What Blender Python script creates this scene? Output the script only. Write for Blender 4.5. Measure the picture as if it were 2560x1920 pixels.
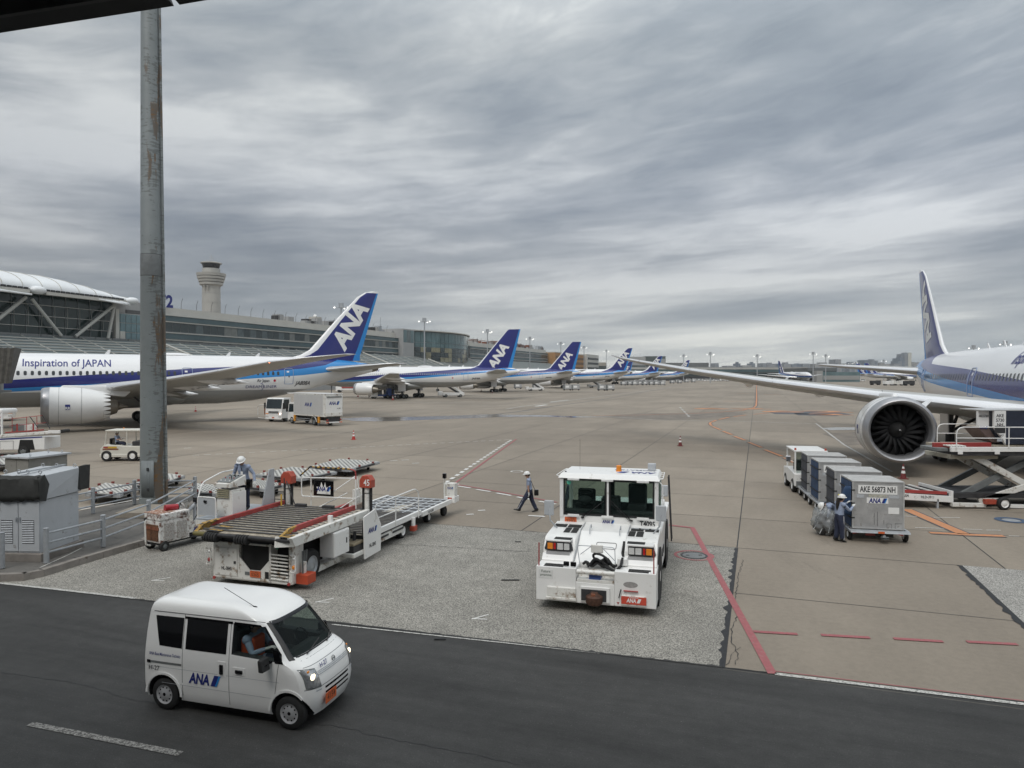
import bpy, bmesh, math, random
from mathutils import Vector, Matrix, noise as mn
for _o in list(bpy.data.objects): bpy.data.objects.remove(_o)
random.seed(7)
SC = bpy.context.scene
COL = SC.collection
R = math.radians; PI = math.pi
V = Vector
# ---------------------------------------------------------------- camera
CH, PITCH, FPX = 5.7, 0.0133, 1740.0          # eye height (m), tilt down (rad), focal length in 2560-wide pixels
cd = bpy.data.cameras.new('camera'); cam = bpy.data.objects.new('camera', cd); COL.objects.link(cam)
cd.sensor_width = 36; cd.lens = 36*FPX/2560; cd.clip_start = 0.05; cd.clip_end = 20000
cam.location = (0, 0, CH); cam.rotation_euler = (PI/2-PITCH, 0, 0); SC.camera = cam
# ---------------------------------------------------------------- world: overcast sky
SUN_EL, SUN_AZ = 52, 205                        # sun high, behind and left of the viewer, filtered by cloud
world = bpy.data.worlds.new('World'); SC.world = world; world.use_nodes = True
def _world():
    nt = world.node_tree; N = nt.nodes; L = nt.links; N.clear()
    def nd(t, **k):
        n = N.new(t)
        for a, b in k.items(): setattr(n, a, b)
        return n
    def mth(op, a, b=None, c=None, clamp=False):
        n = nd('ShaderNodeMath', operation=op); n.use_clamp = clamp
        for i, x in enumerate((a, b, c)):
            if x is None: continue
            if isinstance(x, (int, float)): n.inputs[i].default_value = x
            else: L.new(x, n.inputs[i])
        return n.outputs[0]
    out = nd('ShaderNodeOutputWorld')
    sky = nd('ShaderNodeTexSky', sky_type='NISHITA'); sky.sun_disc = False
    sky.sun_elevation = R(SUN_EL); sky.sun_rotation = R(SUN_AZ); sky.air_density = 1.5; sky.dust_density = 3
    b1 = nd('ShaderNodeBackground'); b1.inputs[1].default_value = 0.06; L.new(sky.outputs[0], b1.inputs[0])
    tc = nd('ShaderNodeTexCoord'); sp = nd('ShaderNodeSeparateXYZ'); L.new(tc.outputs['Generated'], sp.inputs[0])
    x, y, z = sp.outputs
    zc = mth('MAXIMUM', z, 0.0)
    zr = mth('MULTIPLY', mth('DIVIDE', zc, mth('ADD', zc, .32)), 1.7)      # cloud bases crowd together towards the horizon
    cb = nd('ShaderNodeCombineXYZ'); L.new(x, cb.inputs[0]); L.new(y, cb.inputs[1]); L.new(zr, cb.inputs[2])
    def lay(scale, sz, tilt, det, rough, dist, off):
        mp = nd('ShaderNodeMapping'); mp.vector_type = 'TEXTURE' if False else 'POINT'
        mp.inputs['Rotation'].default_value = (0, R(tilt), 0); mp.inputs['Location'].default_value = (off, off*.7, off*.3)
        L.new(cb.outputs[0], mp.inputs[0])
        m2 = nd('ShaderNodeMapping'); m2.inputs['Scale'].default_value = (1, 1, sz); L.new(mp.outputs[0], m2.inputs[0])
        n = nd('ShaderNodeTexNoise'); n.inputs['Scale'].default_value = scale; n.inputs['Detail'].default_value = det
        n.inputs['Roughness'].default_value = rough; n.inputs['Distortion'].default_value = dist
        L.new(m2.outputs[0], n.inputs['Vector']); return n.outputs[0]
    n1 = lay(1.9, 2.9, 9, 6, .55, .25, 3.1)
    n2 = lay(6.5, 3.4, 11, 7, .6, .55, 8.4)
    n3 = lay(1.1, 1.8, 14, 2, .5, .2, 1.7)
    s = mth('ADD', mth('MULTIPLY', n1, .5), mth('MULTIPLY', n2, .17)); s = mth('ADD', s, mth('MULTIPLY', n3, .44))
    # contrast
    c = mth('MULTIPLY_ADD', mth('SUBTRACT', s, .55), 4.3, .5, clamp=True)
    cr = nd('ShaderNodeValToRGB'); L.new(c, cr.inputs[0]); e = cr.color_ramp.elements
    e[0].position = 0; e[0].color = (.195, .228, .270, 1); e[1].position = 1; e[1].color = (.70, .715, .71, 1)
    a = e.new(.35); a.color = (.290, .322, .360, 1); a = e.new(.65); a.color = (.43, .455, .478, 1)
    # brightness grows with height as under any overcast sky, with a pale band low on the horizon
    el = nd('ShaderNodeValToRGB'); L.new(zc, el.inputs[0]); q = el.color_ramp.elements
    q[0].position = 0; q[0].color = (1.4, 1.36, 1.24, 1); q[1].position = 1; q[1].color = (2.9, 2.88, 2.8, 1)
    for p_, v_ in ((.035, (1.35, 1.32, 1.22)), (.075, (1.0, 1.0, .98)), (.14, (.80, .81, .84)), (.24, (.86, .88, .93)), (.42, (1.10, 1.11, 1.10)), (.6, (1.7, 1.7, 1.67))):
        t = q.new(p_); t.color = (*v_, 1)
    mx = nd('ShaderNodeMix', data_type='RGBA', blend_type='MULTIPLY'); mx.inputs[0].default_value = 1
    L.new(cr.outputs[0], mx.inputs[6]); L.new(el.outputs[0], mx.inputs[7])
    # the west (left) side carries the heavier cloud
    wl = nd('ShaderNodeMapRange'); L.new(x, wl.inputs[0]); wl.inputs[1].default_value = -.75; wl.inputs[2].default_value = .5
    wl.inputs[3].default_value = .80; wl.inputs[4].default_value = 1.12
    mg = nd('ShaderNodeVectorMath', operation='SCALE'); L.new(mx.outputs[2], mg.inputs[0]); L.new(wl.outputs[0], mg.inputs['Scale'])
    b2 = nd('ShaderNodeBackground'); b2.inputs[1].default_value = SKY; L.new(mg.outputs[0], b2.inputs[0])
    ms = nd('ShaderNodeMixShader'); ms.inputs[0].default_value = .93
    L.new(b1.outputs[0], ms.inputs[1]); L.new(b2.outputs[0], ms.inputs[2]); L.new(ms.outputs[0], out.inputs[0])
SKY = 1.0
_world()
sd = bpy.data.lights.new('sun', 'SUN'); sun = bpy.data.objects.new('sun', sd); COL.objects.link(sun)
sd.energy = 1.2; sd.angle = R(25); sd.color = (1, .965, .92)
_sd = V((math.sin(R(SUN_AZ))*math.cos(R(SUN_EL)), math.cos(R(SUN_AZ))*math.cos(R(SUN_EL)), math.sin(R(SUN_EL))))
sun.rotation_euler = _sd.to_track_quat('Z', 'Y').to_euler()
SC.view_settings.view_transform = 'Standard'; SC.view_settings.look = 'None'
SC.view_settings.exposure = 0.22; SC.view_settings.gamma = 1; SC.view_settings.use_curve_mapping = False
SC.cycles.max_bounces = 6; SC.cycles.diffuse_bounces = 3; SC.cycles.glossy_bounces = 3; SC.cycles.transparent_max_bounces = 8
# ---------------------------------------------------------------- survey: photograph pixel -> real place
def ray(px, py):
    u = (px-1280)/FPX; v = (960-py)/FPX
    return V((u, math.cos(PITCH)+v*math.sin(PITCH), -math.sin(PITCH)+v*math.cos(PITCH)))
def G(px, py, z=0.0):
    r = ray(px, py); t = (z-CH)/r.z
    return V((r.x*t, r.y*t, z))
def P(px, py, Y):
    r = ray(px, py); t = Y/r.y
    return V((r.x*t, Y, CH+r.z*t))
# ---------------------------------------------------------------- materials
MATS = {}
def mat(name, col, rough=.5, metal=0, var=.08, scale=3.0, bump=0, emit=0, dirt=0, dirtcol=(.12, .10, .08), spec=.5, det=4, coat=0, stretch=None, alpha=None):
    if name in MATS: return MATS[name]
    m = bpy.data.materials.new(name); m.use_nodes = True; MATS[name] = m
    nt = m.node_tree; N = nt.nodes; L = nt.links; b = N['Principled BSDF']
    b.inputs['Roughness'].default_value = rough; b.inputs['Metallic'].default_value = metal
    b.inputs['Specular IOR Level'].default_value = spec
    if coat: b.inputs['Coat Weight'].default_value = coat; b.inputs['Coat Roughness'].default_value = .08
    if emit:
        b.inputs['Emission Color'].default_value = (*col, 1); b.inputs['Emission Strength'].default_value = emit
    tc = N.new('ShaderNodeTexCoord'); mp = N.new('ShaderNodeMapping'); L.new(tc.outputs['Object'], mp.inputs[0])
    if stretch: mp.inputs['Scale'].default_value = stretch
    n = N.new('ShaderNodeTexNoise'); n.inputs['Scale'].default_value = scale; n.inputs['Detail'].default_value = det; n.inputs['Roughness'].default_value = .6
    L.new(mp.outputs[0], n.inputs['Vector'])
    cr = N.new('ShaderNodeValToRGB'); e = cr.color_ramp.elements
    lo = [max(0, c*(1-var)) for c in col]; hi = [min(1, c*(1+var)) for c in col]
    e[0].position = .3; e[0].color = (*lo, 1); e[1].position = .7; e[1].color = (*hi, 1)
    L.new(n.outputs[0], cr.inputs[0]); c_out = cr.outputs[0]
    if dirt:
        n2 = N.new('ShaderNodeTexNoise'); n2.inputs['Scale'].default_value = scale*2.3; n2.inputs['Detail'].default_value = 7; n2.inputs['Roughness'].default_value = .68
        L.new(mp.outputs[0], n2.inputs['Vector'])
        r2 = N.new('ShaderNodeMapRange'); r2.inputs[1].default_value = .66-dirt*.3; r2.inputs[2].default_value = .74-dirt*.2
        L.new(n2.outputs[0], r2.inputs[0])
        mx = N.new('ShaderNodeMix'); mx.data_type = 'RGBA'; L.new(r2.outputs[0], mx.inputs[0]); L.new(c_out, mx.inputs[6]); mx.inputs[7].default_value = (*dirtcol, 1)
        c_out = mx.outputs[2]
        rr = N.new('ShaderNodeMapRange'); rr.inputs[3].default_value = rough; rr.inputs[4].default_value = min(1, rough+.35)
        L.new(r2.outputs[0], rr.inputs[0]); L.new(rr.outputs[0], b.inputs['Roughness'])
    L.new(c_out, b.inputs['Base Color'])
    if bump:
        bp = N.new('ShaderNodeBump'); bp.inputs['Strength'].default_value = bump; bp.inputs['Distance'].default_value = .02
        L.new(n.outputs[0], bp.inputs['Height']); L.new(bp.outputs[0], b.inputs['Normal'])
    return m
def glass(name, col=(.6, .7, .68), op=.5, dark=(.02, .03, .03)):
    m = bpy.data.materials.new(name); m.use_nodes = True; MATS[name] = m
    nt = m.node_tree; N = nt.nodes; L = nt.links; b = N['Principled BSDF']
    b.inputs['Base Color'].default_value = (*dark, 1); b.inputs['Roughness'].default_value = .04
    tr = N.new('ShaderNodeBsdfTransparent'); tr.inputs[0].default_value = (*col, 1)
    ms = N.new('ShaderNodeMixShader'); ms.inputs[0].default_value = op
    L.new(tr.outputs[0], ms.inputs[1]); L.new(b.outputs[0], ms.inputs[2]); L.new(ms.outputs[0], N['Material Output'].inputs[0])
    return m
W_ = mat('white_paint', (.80, .795, .775), .35, var=.02, dirt=.2, dirtcol=(.55, .53, .48), scale=1.5, coat=.2)
WD = mat('worn_white_paint', (.72, .71, .67), .5, var=.07, dirt=.42, dirtcol=(.25, .18, .12), scale=1.6)
WV = mat('car_white_paint', (.84, .835, .815), .22, var=.015, scale=.8, coat=.6)
WR = mat('rusting_white_paint', (.74, .73, .70), .55, var=.05, dirt=.62, dirtcol=(.13, .045, .022), scale=2.2)
RUST = mat('rust', (.20, .07, .035), .8, var=.45, scale=9)
RUSTP = mat('rust_streak_paint', (.25, .10, .05), .8, var=.3, scale=6, dirt=.55, dirtcol=(.68, .64, .58))
BK = mat('black_rubber', (.018, .018, .018), .75, var=.3, scale=8)
DK = mat('dark_steel', (.035, .035, .037), .6, var=.3, scale=5)
GM = mat('machine_grey', (.16, .17, .17), .55, var=.15, scale=4, dirt=.2)
LG = mat('light_grey_paint', (.44, .46, .48), .5, var=.06, dirt=.15, scale=1.5)
GV = mat('galvanised_steel', (.40, .42, .44), .45, .35, var=.14, scale=7)
AL = mat('scuffed_aluminium', (.50, .50, .50), .42, .55, var=.18, scale=2.2, dirt=.25, dirtcol=(.30, .27, .24))
CH_ = mat('bright_metal', (.75, .75, .76), .2, 1, var=.05)
RD = mat('red_paint', (.34, .05, .045), .5, var=.15, dirt=.22, dirtcol=(.16, .04, .03), scale=3)
REDL = mat('red_oxide_paint', (.40, .07, .04), .55, var=.12, dirt=.2, scale=4)
ORP = mat('orange_plate', (.62, .13, .04), .5, var=.05)
YEL = mat('yellow_paint', (.55, .34, .04), .5, var=.12, dirt=.25, scale=4)
ORL = mat('amber_lens', (.75, .25, .03), .25, var=.05)
NB = mat('navy_lettering', (.015, .025, .18), .5, var=.05)
NBK = mat('black_lettering', (.02, .02, .025), .5, var=.05)
WL = mat('white_lettering', (.8, .8, .78), .5, var=.04)
LB = mat('light_blue_paint', (.03, .24, .60), .4, var=.04)
DB = mat('dark_blue_paint', (.020, .026, .17), .3, var=.05, coat=.4)
BLK = mat('black_glass', (.004, .004, .005), .08, var=.1)
TINT = mat('dark_window_glass', (.025, .035, .04), .08, var=.3, scale=.3)
TEAL = mat('teal_glass', (.10, .16, .17), .10, var=.3, scale=.12)
GL = glass('cab_glass', (.80, .87, .84), .12)
GLW = glass('windscreen_glass', (.50, .58, .55), .22)
LENS = mat('headlamp_lens', (.8, .8, .78), .1, .3, var=.1, scale=30)
LIT = mat('lit_lamp', (1, .97, .9), .3, emit=2)
LITW = mat('lit_headlamp', (1, .85, .6), .3, emit=2.2)
BLU = mat('blue_canvas', (.028, .062, .135), .75, var=.25, scale=3)
CNV = mat('grey_canvas', (.06, .065, .08), .75, var=.25, scale=3)
TARP = mat('dark_tarpaulin', (.035, .036, .034), .8, var=.2, scale=4, bump=.5)
GUN = mat('gunmetal_blue', (.05, .10, .30), .5, var=.2)
CONC = mat('kerb_concrete', (.22, .20, .18), .85, var=.22, scale=2, bump=.3, dirt=.3)
# ---------------------------------------------------------------- mesh building
class MB:
    def __init__(s): s.v = []; s.f = []; s.m = []; s.sm = []; s.mats = []
    def mi(s, m):
        if m not in s.mats: s.mats.append(m)
        return s.mats.index(m)
    def add(s, vs, fs, m, sm=False, M=None):
        o = len(s.v)
        s.v += [tuple(M @ V(p)) if M is not None else tuple(p) for p in vs]
        for i, f in enumerate(fs):
            s.f.append([o+k for k in f]); s.m.append(s.mi(m[i] if isinstance(m, list) else m)); s.sm.append(sm)
        return s
    def box(s, x0, x1, y0, y1, z0, z1, m, M=None):
        if x0 > x1: x0, x1 = x1, x0
        if y0 > y1: y0, y1 = y1, y0
        if z0 > z1: z0, z1 = z1, z0
        vs = [(x, y, z) for z in (z0, z1) for y in (y0, y1) for x in (x0, x1)]
        return s.add(vs, [(0, 2, 3, 1), (4, 5, 7, 6), (0, 1, 5, 4), (2, 6, 7, 3), (0, 4, 6, 2), (1, 3, 7, 5)], m, M=M)
    def hexa(s, b, t, m, M=None):        # bottom quad, top quad (ccw from above)
        return s.add(list(b)+list(t), [(3, 2, 1, 0), (4, 5, 6, 7), (0, 1, 5, 4), (1, 2, 6, 5), (2, 3, 7, 6), (3, 0, 4, 7)], m, M=M)
    def tube(s, p, q, r, m, n=8, r2=None, cap=True, M=None):
        p, q = V(p), V(q); d = q-p
        if d.length < 1e-6: return s
        d.normalize(); a = d.orthogonal().normalized(); b = d.cross(a); r2 = r if r2 is None else r2
        vs = []
        for k in range(n):
            t = 2*PI*k/n; w = a*math.cos(t)+b*math.sin(t); vs += [p+w*r, q+w*r2]
        fs = [(2*k, 2*((k+1) % n), 2*((k+1) % n)+1, 2*k+1) for k in range(n)]
        s.add(vs, fs, m, True, M)
        if cap:
            o = len(s.v)-2*n
            s.f.append([o+2*k for k in range(n)][::-1]); s.m.append(s.mi(m)); s.sm.append(False)
            s.f.append([o+2*k+1 for k in range(n)]); s.m.append(s.mi(m)); s.sm.append(False)
        return s
    def pipe(s, pts, r, m, n=8, M=None):
        for a, b in zip(pts, pts[1:]): s.tube(a, b, r, m, n, M=M)
        return s
    def rail(s, pts, r, m, rad=.12, n=7, M=None):   # pipe with rounded corners
        pts = [V(p) for p in pts]; out = [pts[0]]
        for i in range(1, len(pts)-1):
            a, b, c = pts[i-1], pts[i], pts[i+1]; d1 = (a-b); d2 = (c-b); k = min(rad, d1.length*.45, d2.length*.45)
            p1 = b+d1.normalized()*k; p2 = b+d2.normalized()*k
            for t in (0, .33, .67, 1): out.append(p1.lerp(b, t).lerp(b.lerp(p2, t), t))
        out.append(pts[-1]); return s.pipe(out, r, m, n, M)
    def lathe(s, prof, org, ax, m, n=24, sm=True, M=None, cap=True):   # prof [(along axis, radius)], m may be list per band
        org, d = V(org), V(ax).normalized(); a = d.orthogonal().normalized(); b = d.cross(a)
        vs = []
        for h, r in prof:
            for k in range(n):
                t = 2*PI*k/n; vs.append(org+d*h+(a*math.cos(t)+b*math.sin(t))*r)
        fs = []; ms = []
        for i in range(len(prof)-1):
            for k in range(n):
                fs.append((i*n+k, i*n+(k+1) % n, (i+1)*n+(k+1) % n, (i+1)*n+k)); ms.append(m[i] if isinstance(m, list) else m)
        s.add(vs, fs, ms, sm, M); o = len(s.v)-len(vs)
        for i, rev in ((0, True), (len(prof)-1, False)):
            if cap and prof[i][1] > 1e-4:
                c = [o+i*n+k for k in range(n)]; s.f.append(c[::-1] if rev else c); s.m.append(s.mi(ms[0] if rev else ms[-1])); s.sm.append(False)
        return s
    def prism(s, pts, ax, a0, a1, m, M=None, side=None):   # pts 2d polygon in the plane normal to ax ('x': (y,z), 'y': (x,z), 'z': (x,y))
        def mk(p, a): return {'x': (a, p[0], p[1]), 'y': (p[0], a, p[1]), 'z': (p[0], p[1], a)}[ax]
        n = len(pts); vs = [mk(p, a0) for p in pts]+[mk(p, a1) for p in pts]
        fs = [tuple(range(n))[::-1], tuple(range(n, 2*n))]+[(i, (i+1) % n, n+(i+1) % n, n+i) for i in range(n)]
        return s.add(vs, fs, [m, m]+[side or m]*n, M=M)
    def loft(s, rings, m, cap=True, sm=True, M=None):
        n = len(rings[0]); vs = [p for r in rings for p in r]; fs = []; ms = []
        for i in range(len(rings)-1):
            for k in range(n):
                fs.append((i*n+k, i*n+(k+1) % n, (i+1)*n+(k+1) % n, (i+1)*n+k)); ms.append(m(i, k) if callable(m) and not hasattr(m, 'name') else m)
        s.add(vs, fs, ms, sm, M)
        if cap:
            o = len(s.v)-len(vs)
            s.f.append([o+k for k in range(n)][::-1]); s.m.append(s.mi(ms[0])); s.sm.append(False)
            s.f.append([o+(len(rings)-1)*n+k for k in range(n)]); s.m.append(s.mi(ms[-1])); s.sm.append(False)
        return s
    def ball(s, c, rad, m, n=12, k=8, M=None):
        rx, ry, rz = (rad,)*3 if isinstance(rad, (int, float)) else rad
        rings = []
        for i in range(1, k):
            a = PI*i/k; rings.append([(c[0]+rx*math.sin(a)*math.cos(2*PI*j/n), c[1]+ry*math.sin(a)*math.sin(2*PI*j/n), c[2]-rz*math.cos(a)) for j in range(n)])
        return s.loft(rings, m, True, True, M)
    def sheet(s, pts, z, m):
        return s.add([(p[0], p[1], z) for p in pts], [tuple(range(len(pts)))], m)
    def wheel(s, c, ax, r, w, tyre=None, rim=None, n=20, hub=.55):
        c, ax = V(c), V(ax).normalized()
        s.lathe([(-w/2, r*hub), (-w/2, r*.86), (-w*.36, r*.97), (-w*.15, r), (w*.15, r), (w*.36, r*.97), (w/2, r*.86), (w/2, r*hub)], c, ax, tyre or BK, n, cap=False)
        s.lathe([(-w*.52, r*.12), (-w*.52, r*.2), (-w*.42, r*.34), (-w*.38, r*.48), (-w*.51, r*hub), (-w*.4, r*.58), (w*.4, r*.58), (w*.51, r*hub), (w*.38, r*.48), (w*.42, r*.34), (w*.52, r*.2), (w*.52, r*.12)], c, ax, rim or W_, n)
        return s
    def obj(s, name, parent=None, loc=None, bev=0, ang=38):
        me = bpy.data.meshes.new(name); me.from_pydata(s.v, [], s.f)
        for m in s.mats: me.materials.append(m)
        me.polygons.foreach_set('material_index', s.m); me.polygons.foreach_set('use_smooth', s.sm)
        me.update(); me.validate()
        if any(s.sm): me.set_sharp_from_angle(angle=R(ang))
        o = bpy.data.objects.new(name, me); COL.objects.link(o)
        if parent: o.parent = parent
        if loc: o.location = loc
        if bev:
            b = o.modifiers.new('Bevel', 'BEVEL'); b.width = bev; b.segments = 2; b.limit_method = 'ANGLE'; b.angle_limit = R(40)
        return o
def thing(name, label, cat, loc=(0, 0, 0), rz=0, group=None):
    o = bpy.data.objects.new(name, None); COL.objects.link(o); o.location = loc; o.rotation_euler = (0, 0, rz)
    o['label'] = label; o['category'] = cat
    if group: o['group'] = group
    return o
def tag(o, label, cat, group=None):
    o['label'] = label; o['category'] = cat
    if group: o['group'] = group
    return o
def struct(o, kind='structure'): o['kind'] = kind; return o
KIDS = {}
def dup(root, loc, rz, label, scale=None):
    kids = {}
    for o in bpy.data.objects:
        if o.parent: kids.setdefault(o.parent.name, []).append(o)
    def cp(o, par):
        c = o.copy(); COL.objects.link(c)
        if par: c.parent = par
        for k in kids.get(o.name, []): cp(k, c)
        return c
    r = cp(root, None); r.location = loc; r.rotation_euler = (0, 0, rz); r['label'] = label
    if scale: r.scale = (scale,)*3
    return r
def Tm(loc, x=(1, 0, 0), up=(0, 0, 1)):     # frame: text runs along x, letters stand along up
    x = V(x).normalized(); up = V(up); up = (up-x*up.dot(x)).normalized(); n = x.cross(up)
    return Matrix(((x.x, up.x, n.x, loc[0]), (x.y, up.y, n.y, loc[1]), (x.z, up.z, n.z, loc[2]), (0, 0, 0, 1)))
def text_verts(s, size, bold=0, shear=0, xs=1, sp=1, sub=0):
    cu = bpy.data.curves.new('t', 'FONT'); cu.body = s; cu.size = size; cu.offset = bold*size; cu.shear = shear; cu.space_character = sp
    cu.align_x = 'CENTER'; cu.align_y = 'CENTER'; cu.resolution_u = 3
    o = bpy.data.objects.new('t', cu); COL.objects.link(o)
    me = bpy.data.meshes.new_from_object(o, depsgraph=bpy.context.evaluated_depsgraph_get())
    vs = [(v.co.x*xs, v.co.y) for v in me.vertices]; fs = [tuple(p.vertices) for p in me.polygons]
    bpy.data.objects.remove(o); bpy.data.curves.remove(cu); bpy.data.meshes.remove(me)
    if sub:
        bm = bmesh.new(); bv = [bm.verts.new((x, y, 0)) for x, y in vs]
        for f in fs:
            try: bm.faces.new([bv[i] for i in f])
            except ValueError: pass
        bmesh.ops.triangulate(bm, faces=bm.faces)
        for _ in range(7):
            e = [e for e in bm.edges if e.calc_length() > sub]
            if not e: break
            bmesh.ops.subdivide_edges(bm, edges=e, cuts=1); bmesh.ops.triangulate(bm, faces=[f for f in bm.faces if len(f.verts) > 3])
        bm.verts.index_update(); vs = [(v.co.x, v.co.y) for v in bm.verts]; fs = [tuple(v.index for v in f.verts) for f in bm.faces]; bm.free()
    return vs, fs
def text(s, size, m, parent, M, name='lettering', bold=.0, shear=0, xs=1, lift=.003, fn=None, mb=None, sp=1, width=None):
    bpy.context.view_layer.update()
    vs, fs = text_verts(s, size, bold, shear, xs, sp, size*.22 if fn else 0)
    if width:
        k = width/(max(v[0] for v in vs)-min(v[0] for v in vs)); vs = [(x*k, y) for x, y in vs]
    b = mb or MB()
    pts = [fn(x, y) for x, y in vs] if fn else [M @ V((x, y, lift)) for x, y in vs]
    b.add(pts, fs, m)
    if mb: return None
    return b.obj(name, parent)
def logo(w, parent, M, mb=None, name='airline_logo', cols=None):      # ANA with its two tone slash, w = total width
    c1, c2, c3 = cols or (NB, NB, LB)
    b = mb or MB(); h = w*.29
    vs, fs = text_verts('ANA', h*1.33, .035, .18, 1.0)
    x0 = min(v[0] for v in vs); x1 = max(v[0] for v in vs); y0 = min(v[1] for v in vs); y1 = max(v[1] for v in vs)
    sx = w*.66/(x1-x0); sy = h/(y1-y0)
    b.add([M @ V((-w/2+(x-x0)*sx, (y-y0)*sy-h/2, .003)) for x, y in vs], fs, c1)
    for a, c, mm in ((.70, .84, c2), (.84, .90, c3)):
        q = [(-w/2+w*a, -h/2), (-w/2+w*c, -h/2), (-w/2+w*(c+.12), h/2), (-w/2+w*(a+.12), h/2)]
        b.add([M @ V((x, y, .003)) for x, y in q], [(0, 1, 2, 3)], mm)
    if mb is None: return b.obj(name, parent)
# ================================================================ GROUND
GA = R(19.4)                                          # the slab grid's turn
gn = V((math.cos(GA), -math.sin(GA), 0)); gd = V((math.sin(GA), math.cos(GA), 0))
def gridp(a, b, z=0): p = gn*a+gd*b; return V((p.x, p.y, z))
def ground_mat(name, base, kind):
    m = bpy.data.materials.new(name); m.use_nodes = True
    nt = m.node_tree; N = nt.nodes; L = nt.links; b = N['Principled BSDF']
    def nd(t, **k):
        n = N.new(t)
        for a, c in k.items(): setattr(n, a, c)
        return n
    def mth(op, a, c=None, d=None, clamp=False):
        n = nd('ShaderNodeMath', operation=op); n.use_clamp = clamp
        for i, x in enumerate((a, c, d)):
            if x is None: continue
            if isinstance(x, (int, float)): n.inputs[i].default_value = x
            else: L.new(x, n.inputs[i])
        return n.outputs[0]
    tc = nd('ShaderNodeTexCoord'); mp = nd('ShaderNodeMapping'); mp.inputs['Rotation'].default_value = (0, 0, GA); L.new(tc.outputs['Object'], mp.inputs[0])
    def noise(sc, det=4, rough=.6, st=(1, 1, 1), dist=0, src=None):
        q = nd('ShaderNodeMapping'); q.inputs['Scale'].default_value = st; L.new(src or mp.outputs[0], q.inputs[0])
        n = nd('ShaderNodeTexNoise'); n.inputs['Scale'].default_value = sc; n.inputs['Detail'].default_value = det; n.inputs['Roughness'].default_value = rough; n.inputs['Distortion'].default_value = dist
        L.new(q.outputs[0], n.inputs['Vector']); return n.outputs[0]
    def rng(x, a0, a1, b0, b1):
        n = nd('ShaderNodeMapRange'); L.new(x, n.inputs[0])
        for i, v in enumerate((a0, a1, b0, b1)): n.inputs[i+1].default_value = v
        return n.outputs[0]
    mul = None
    def times(a, c): return mth('MULTIPLY', a, c) if a is not None else c
    if kind == 'slab':
        sp = nd('ShaderNodeSeparateXYZ'); L.new(mp.outputs[0], sp.inputs[0])
        ia = mth('FLOOR', mth('DIVIDE', mth('ADD', sp.outputs[0], .6), 7.5)); ib = mth('FLOOR', mth('DIVIDE', mth('ADD', sp.outputs[1], 1.0), 15.0))
        cb = nd('ShaderNodeCombineXYZ'); L.new(ia, cb.inputs[0]); L.new(ib, cb.inputs[1])
        wn = nd('ShaderNodeTexWhiteNoise', noise_dimensions='2D'); L.new(cb.outputs[0], wn.inputs['Vector'])
        mul = rng(wn.outputs[0], 0, 1, .90, 1.06)
        mul = times(mul, rng(noise(.05, 5, .6, (1, .5, 1), .6), .3, .7, .80, 1.14))
        mul = times(mul, rng(noise(.35, 5, .65, (1, .35, 1)), .3, .75, 1.09, .86))
        mul = times(mul, rng(noise(6, 6, .7), .3, .7, .90, 1.08))
        mul = times(mul, rng(noise(45, 3, .7), .3, .7, .90, 1.10))
        st = noise(.8, 6, .7, (1, .15, 1), .8, tc.outputs['Object'])       # rubber and oil streaks
        mul = times(mul, rng(st, .64, .76, 1, .72))
        mul = times(mul, rng(noise(.55, 7, .75, (1, .5, 1), .4), .66, .78, 1, .70)); mul = times(mul, rng(noise(4.5, 3, .6), .70, .80, 1, .62)); mul = times(mul, rng(noise(.16, 4, .6), .58, .72, 1, 1.13))
        b.inputs['Roughness'].default_value = .78
    elif kind == 'porous':
        sp1 = noise(30, 3, .8); sp2 = noise(2.2, 4, .6); sp3 = noise(.35, 4, .6)
        mul = rng(sp1, .38, .63, .36, 1.95)
        mul = times(mul, rng(sp2, .3, .7, .88, 1.1)); mul = times(mul, rng(sp3, .3, .7, .85, 1.12))
        b.inputs['Roughness'].default_value = .85
    else:
        sp1 = noise(38, 2, .8); mul = rng(sp1, .66, .78, 1, 4.2)
        mul = times(mul, rng(noise(3, 5, .65), .3, .7, .85, 1.15)); mul = times(mul, rng(noise(.3, 4, .6, (.4, 1, 1)), .3, .7, .82, 1.15))
        mul = times(mul, rng(noise(60, 3, .8), .3, .7, .7, 1.35))
        mul = times(mul, rng(noise(.9, 5, .7, (.12, 1.3, 1), .2), .4, .7, 1.25, .72)); mul = times(mul, rng(noise(.6, 7, .75), .64, .76, 1, 1.35)); mul = times(mul, rng(noise(1.6, 6, .7), .68, .78, 1, .6))
        b.inputs['Roughness'].default_value = .72
    sc = nd('ShaderNodeVectorMath', operation='SCALE'); sc.inputs[0].default_value = base; L.new(mul, sc.inputs['Scale'])
    L.new(sc.outputs[0], b.inputs['Base Color'])
    bp = nd('ShaderNodeBump'); bp.inputs['Strength'].default_value = .35 if kind != 'slab' else .12; bp.inputs['Distance'].default_value = .01
    L.new(noise(30, 4, .7), bp.inputs['Height']); L.new(bp.outputs[0], b.inputs['Normal'])
    b.inputs['Specular IOR Level'].default_value = .35
    return m
SLAB = ground_mat('apron_concrete', (.268, .229, .183), 'slab')
PORO = ground_mat('porous_asphalt', (.225, .214, .190), 'porous')
ASPH = ground_mat('road_asphalt', (.037, .0365, .035), 'asph')
SEAM = mat('tar_seam', (.012, .012, .013), .6, var=.3, scale=10)
ap = MB().sheet([(-3000, -400), (3000, -400), (3000, 6000), (-3000, 6000)], 0, SLAB).obj('apron'); struct(ap)
e0, e1 = G(0, 1459), G(2560, 1755.7); ed = (e1-e0).normalized()
r0, r1 = e0-ed*80, e1+ed*90
rp = V((ed.y, -ed.x, 0))
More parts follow.
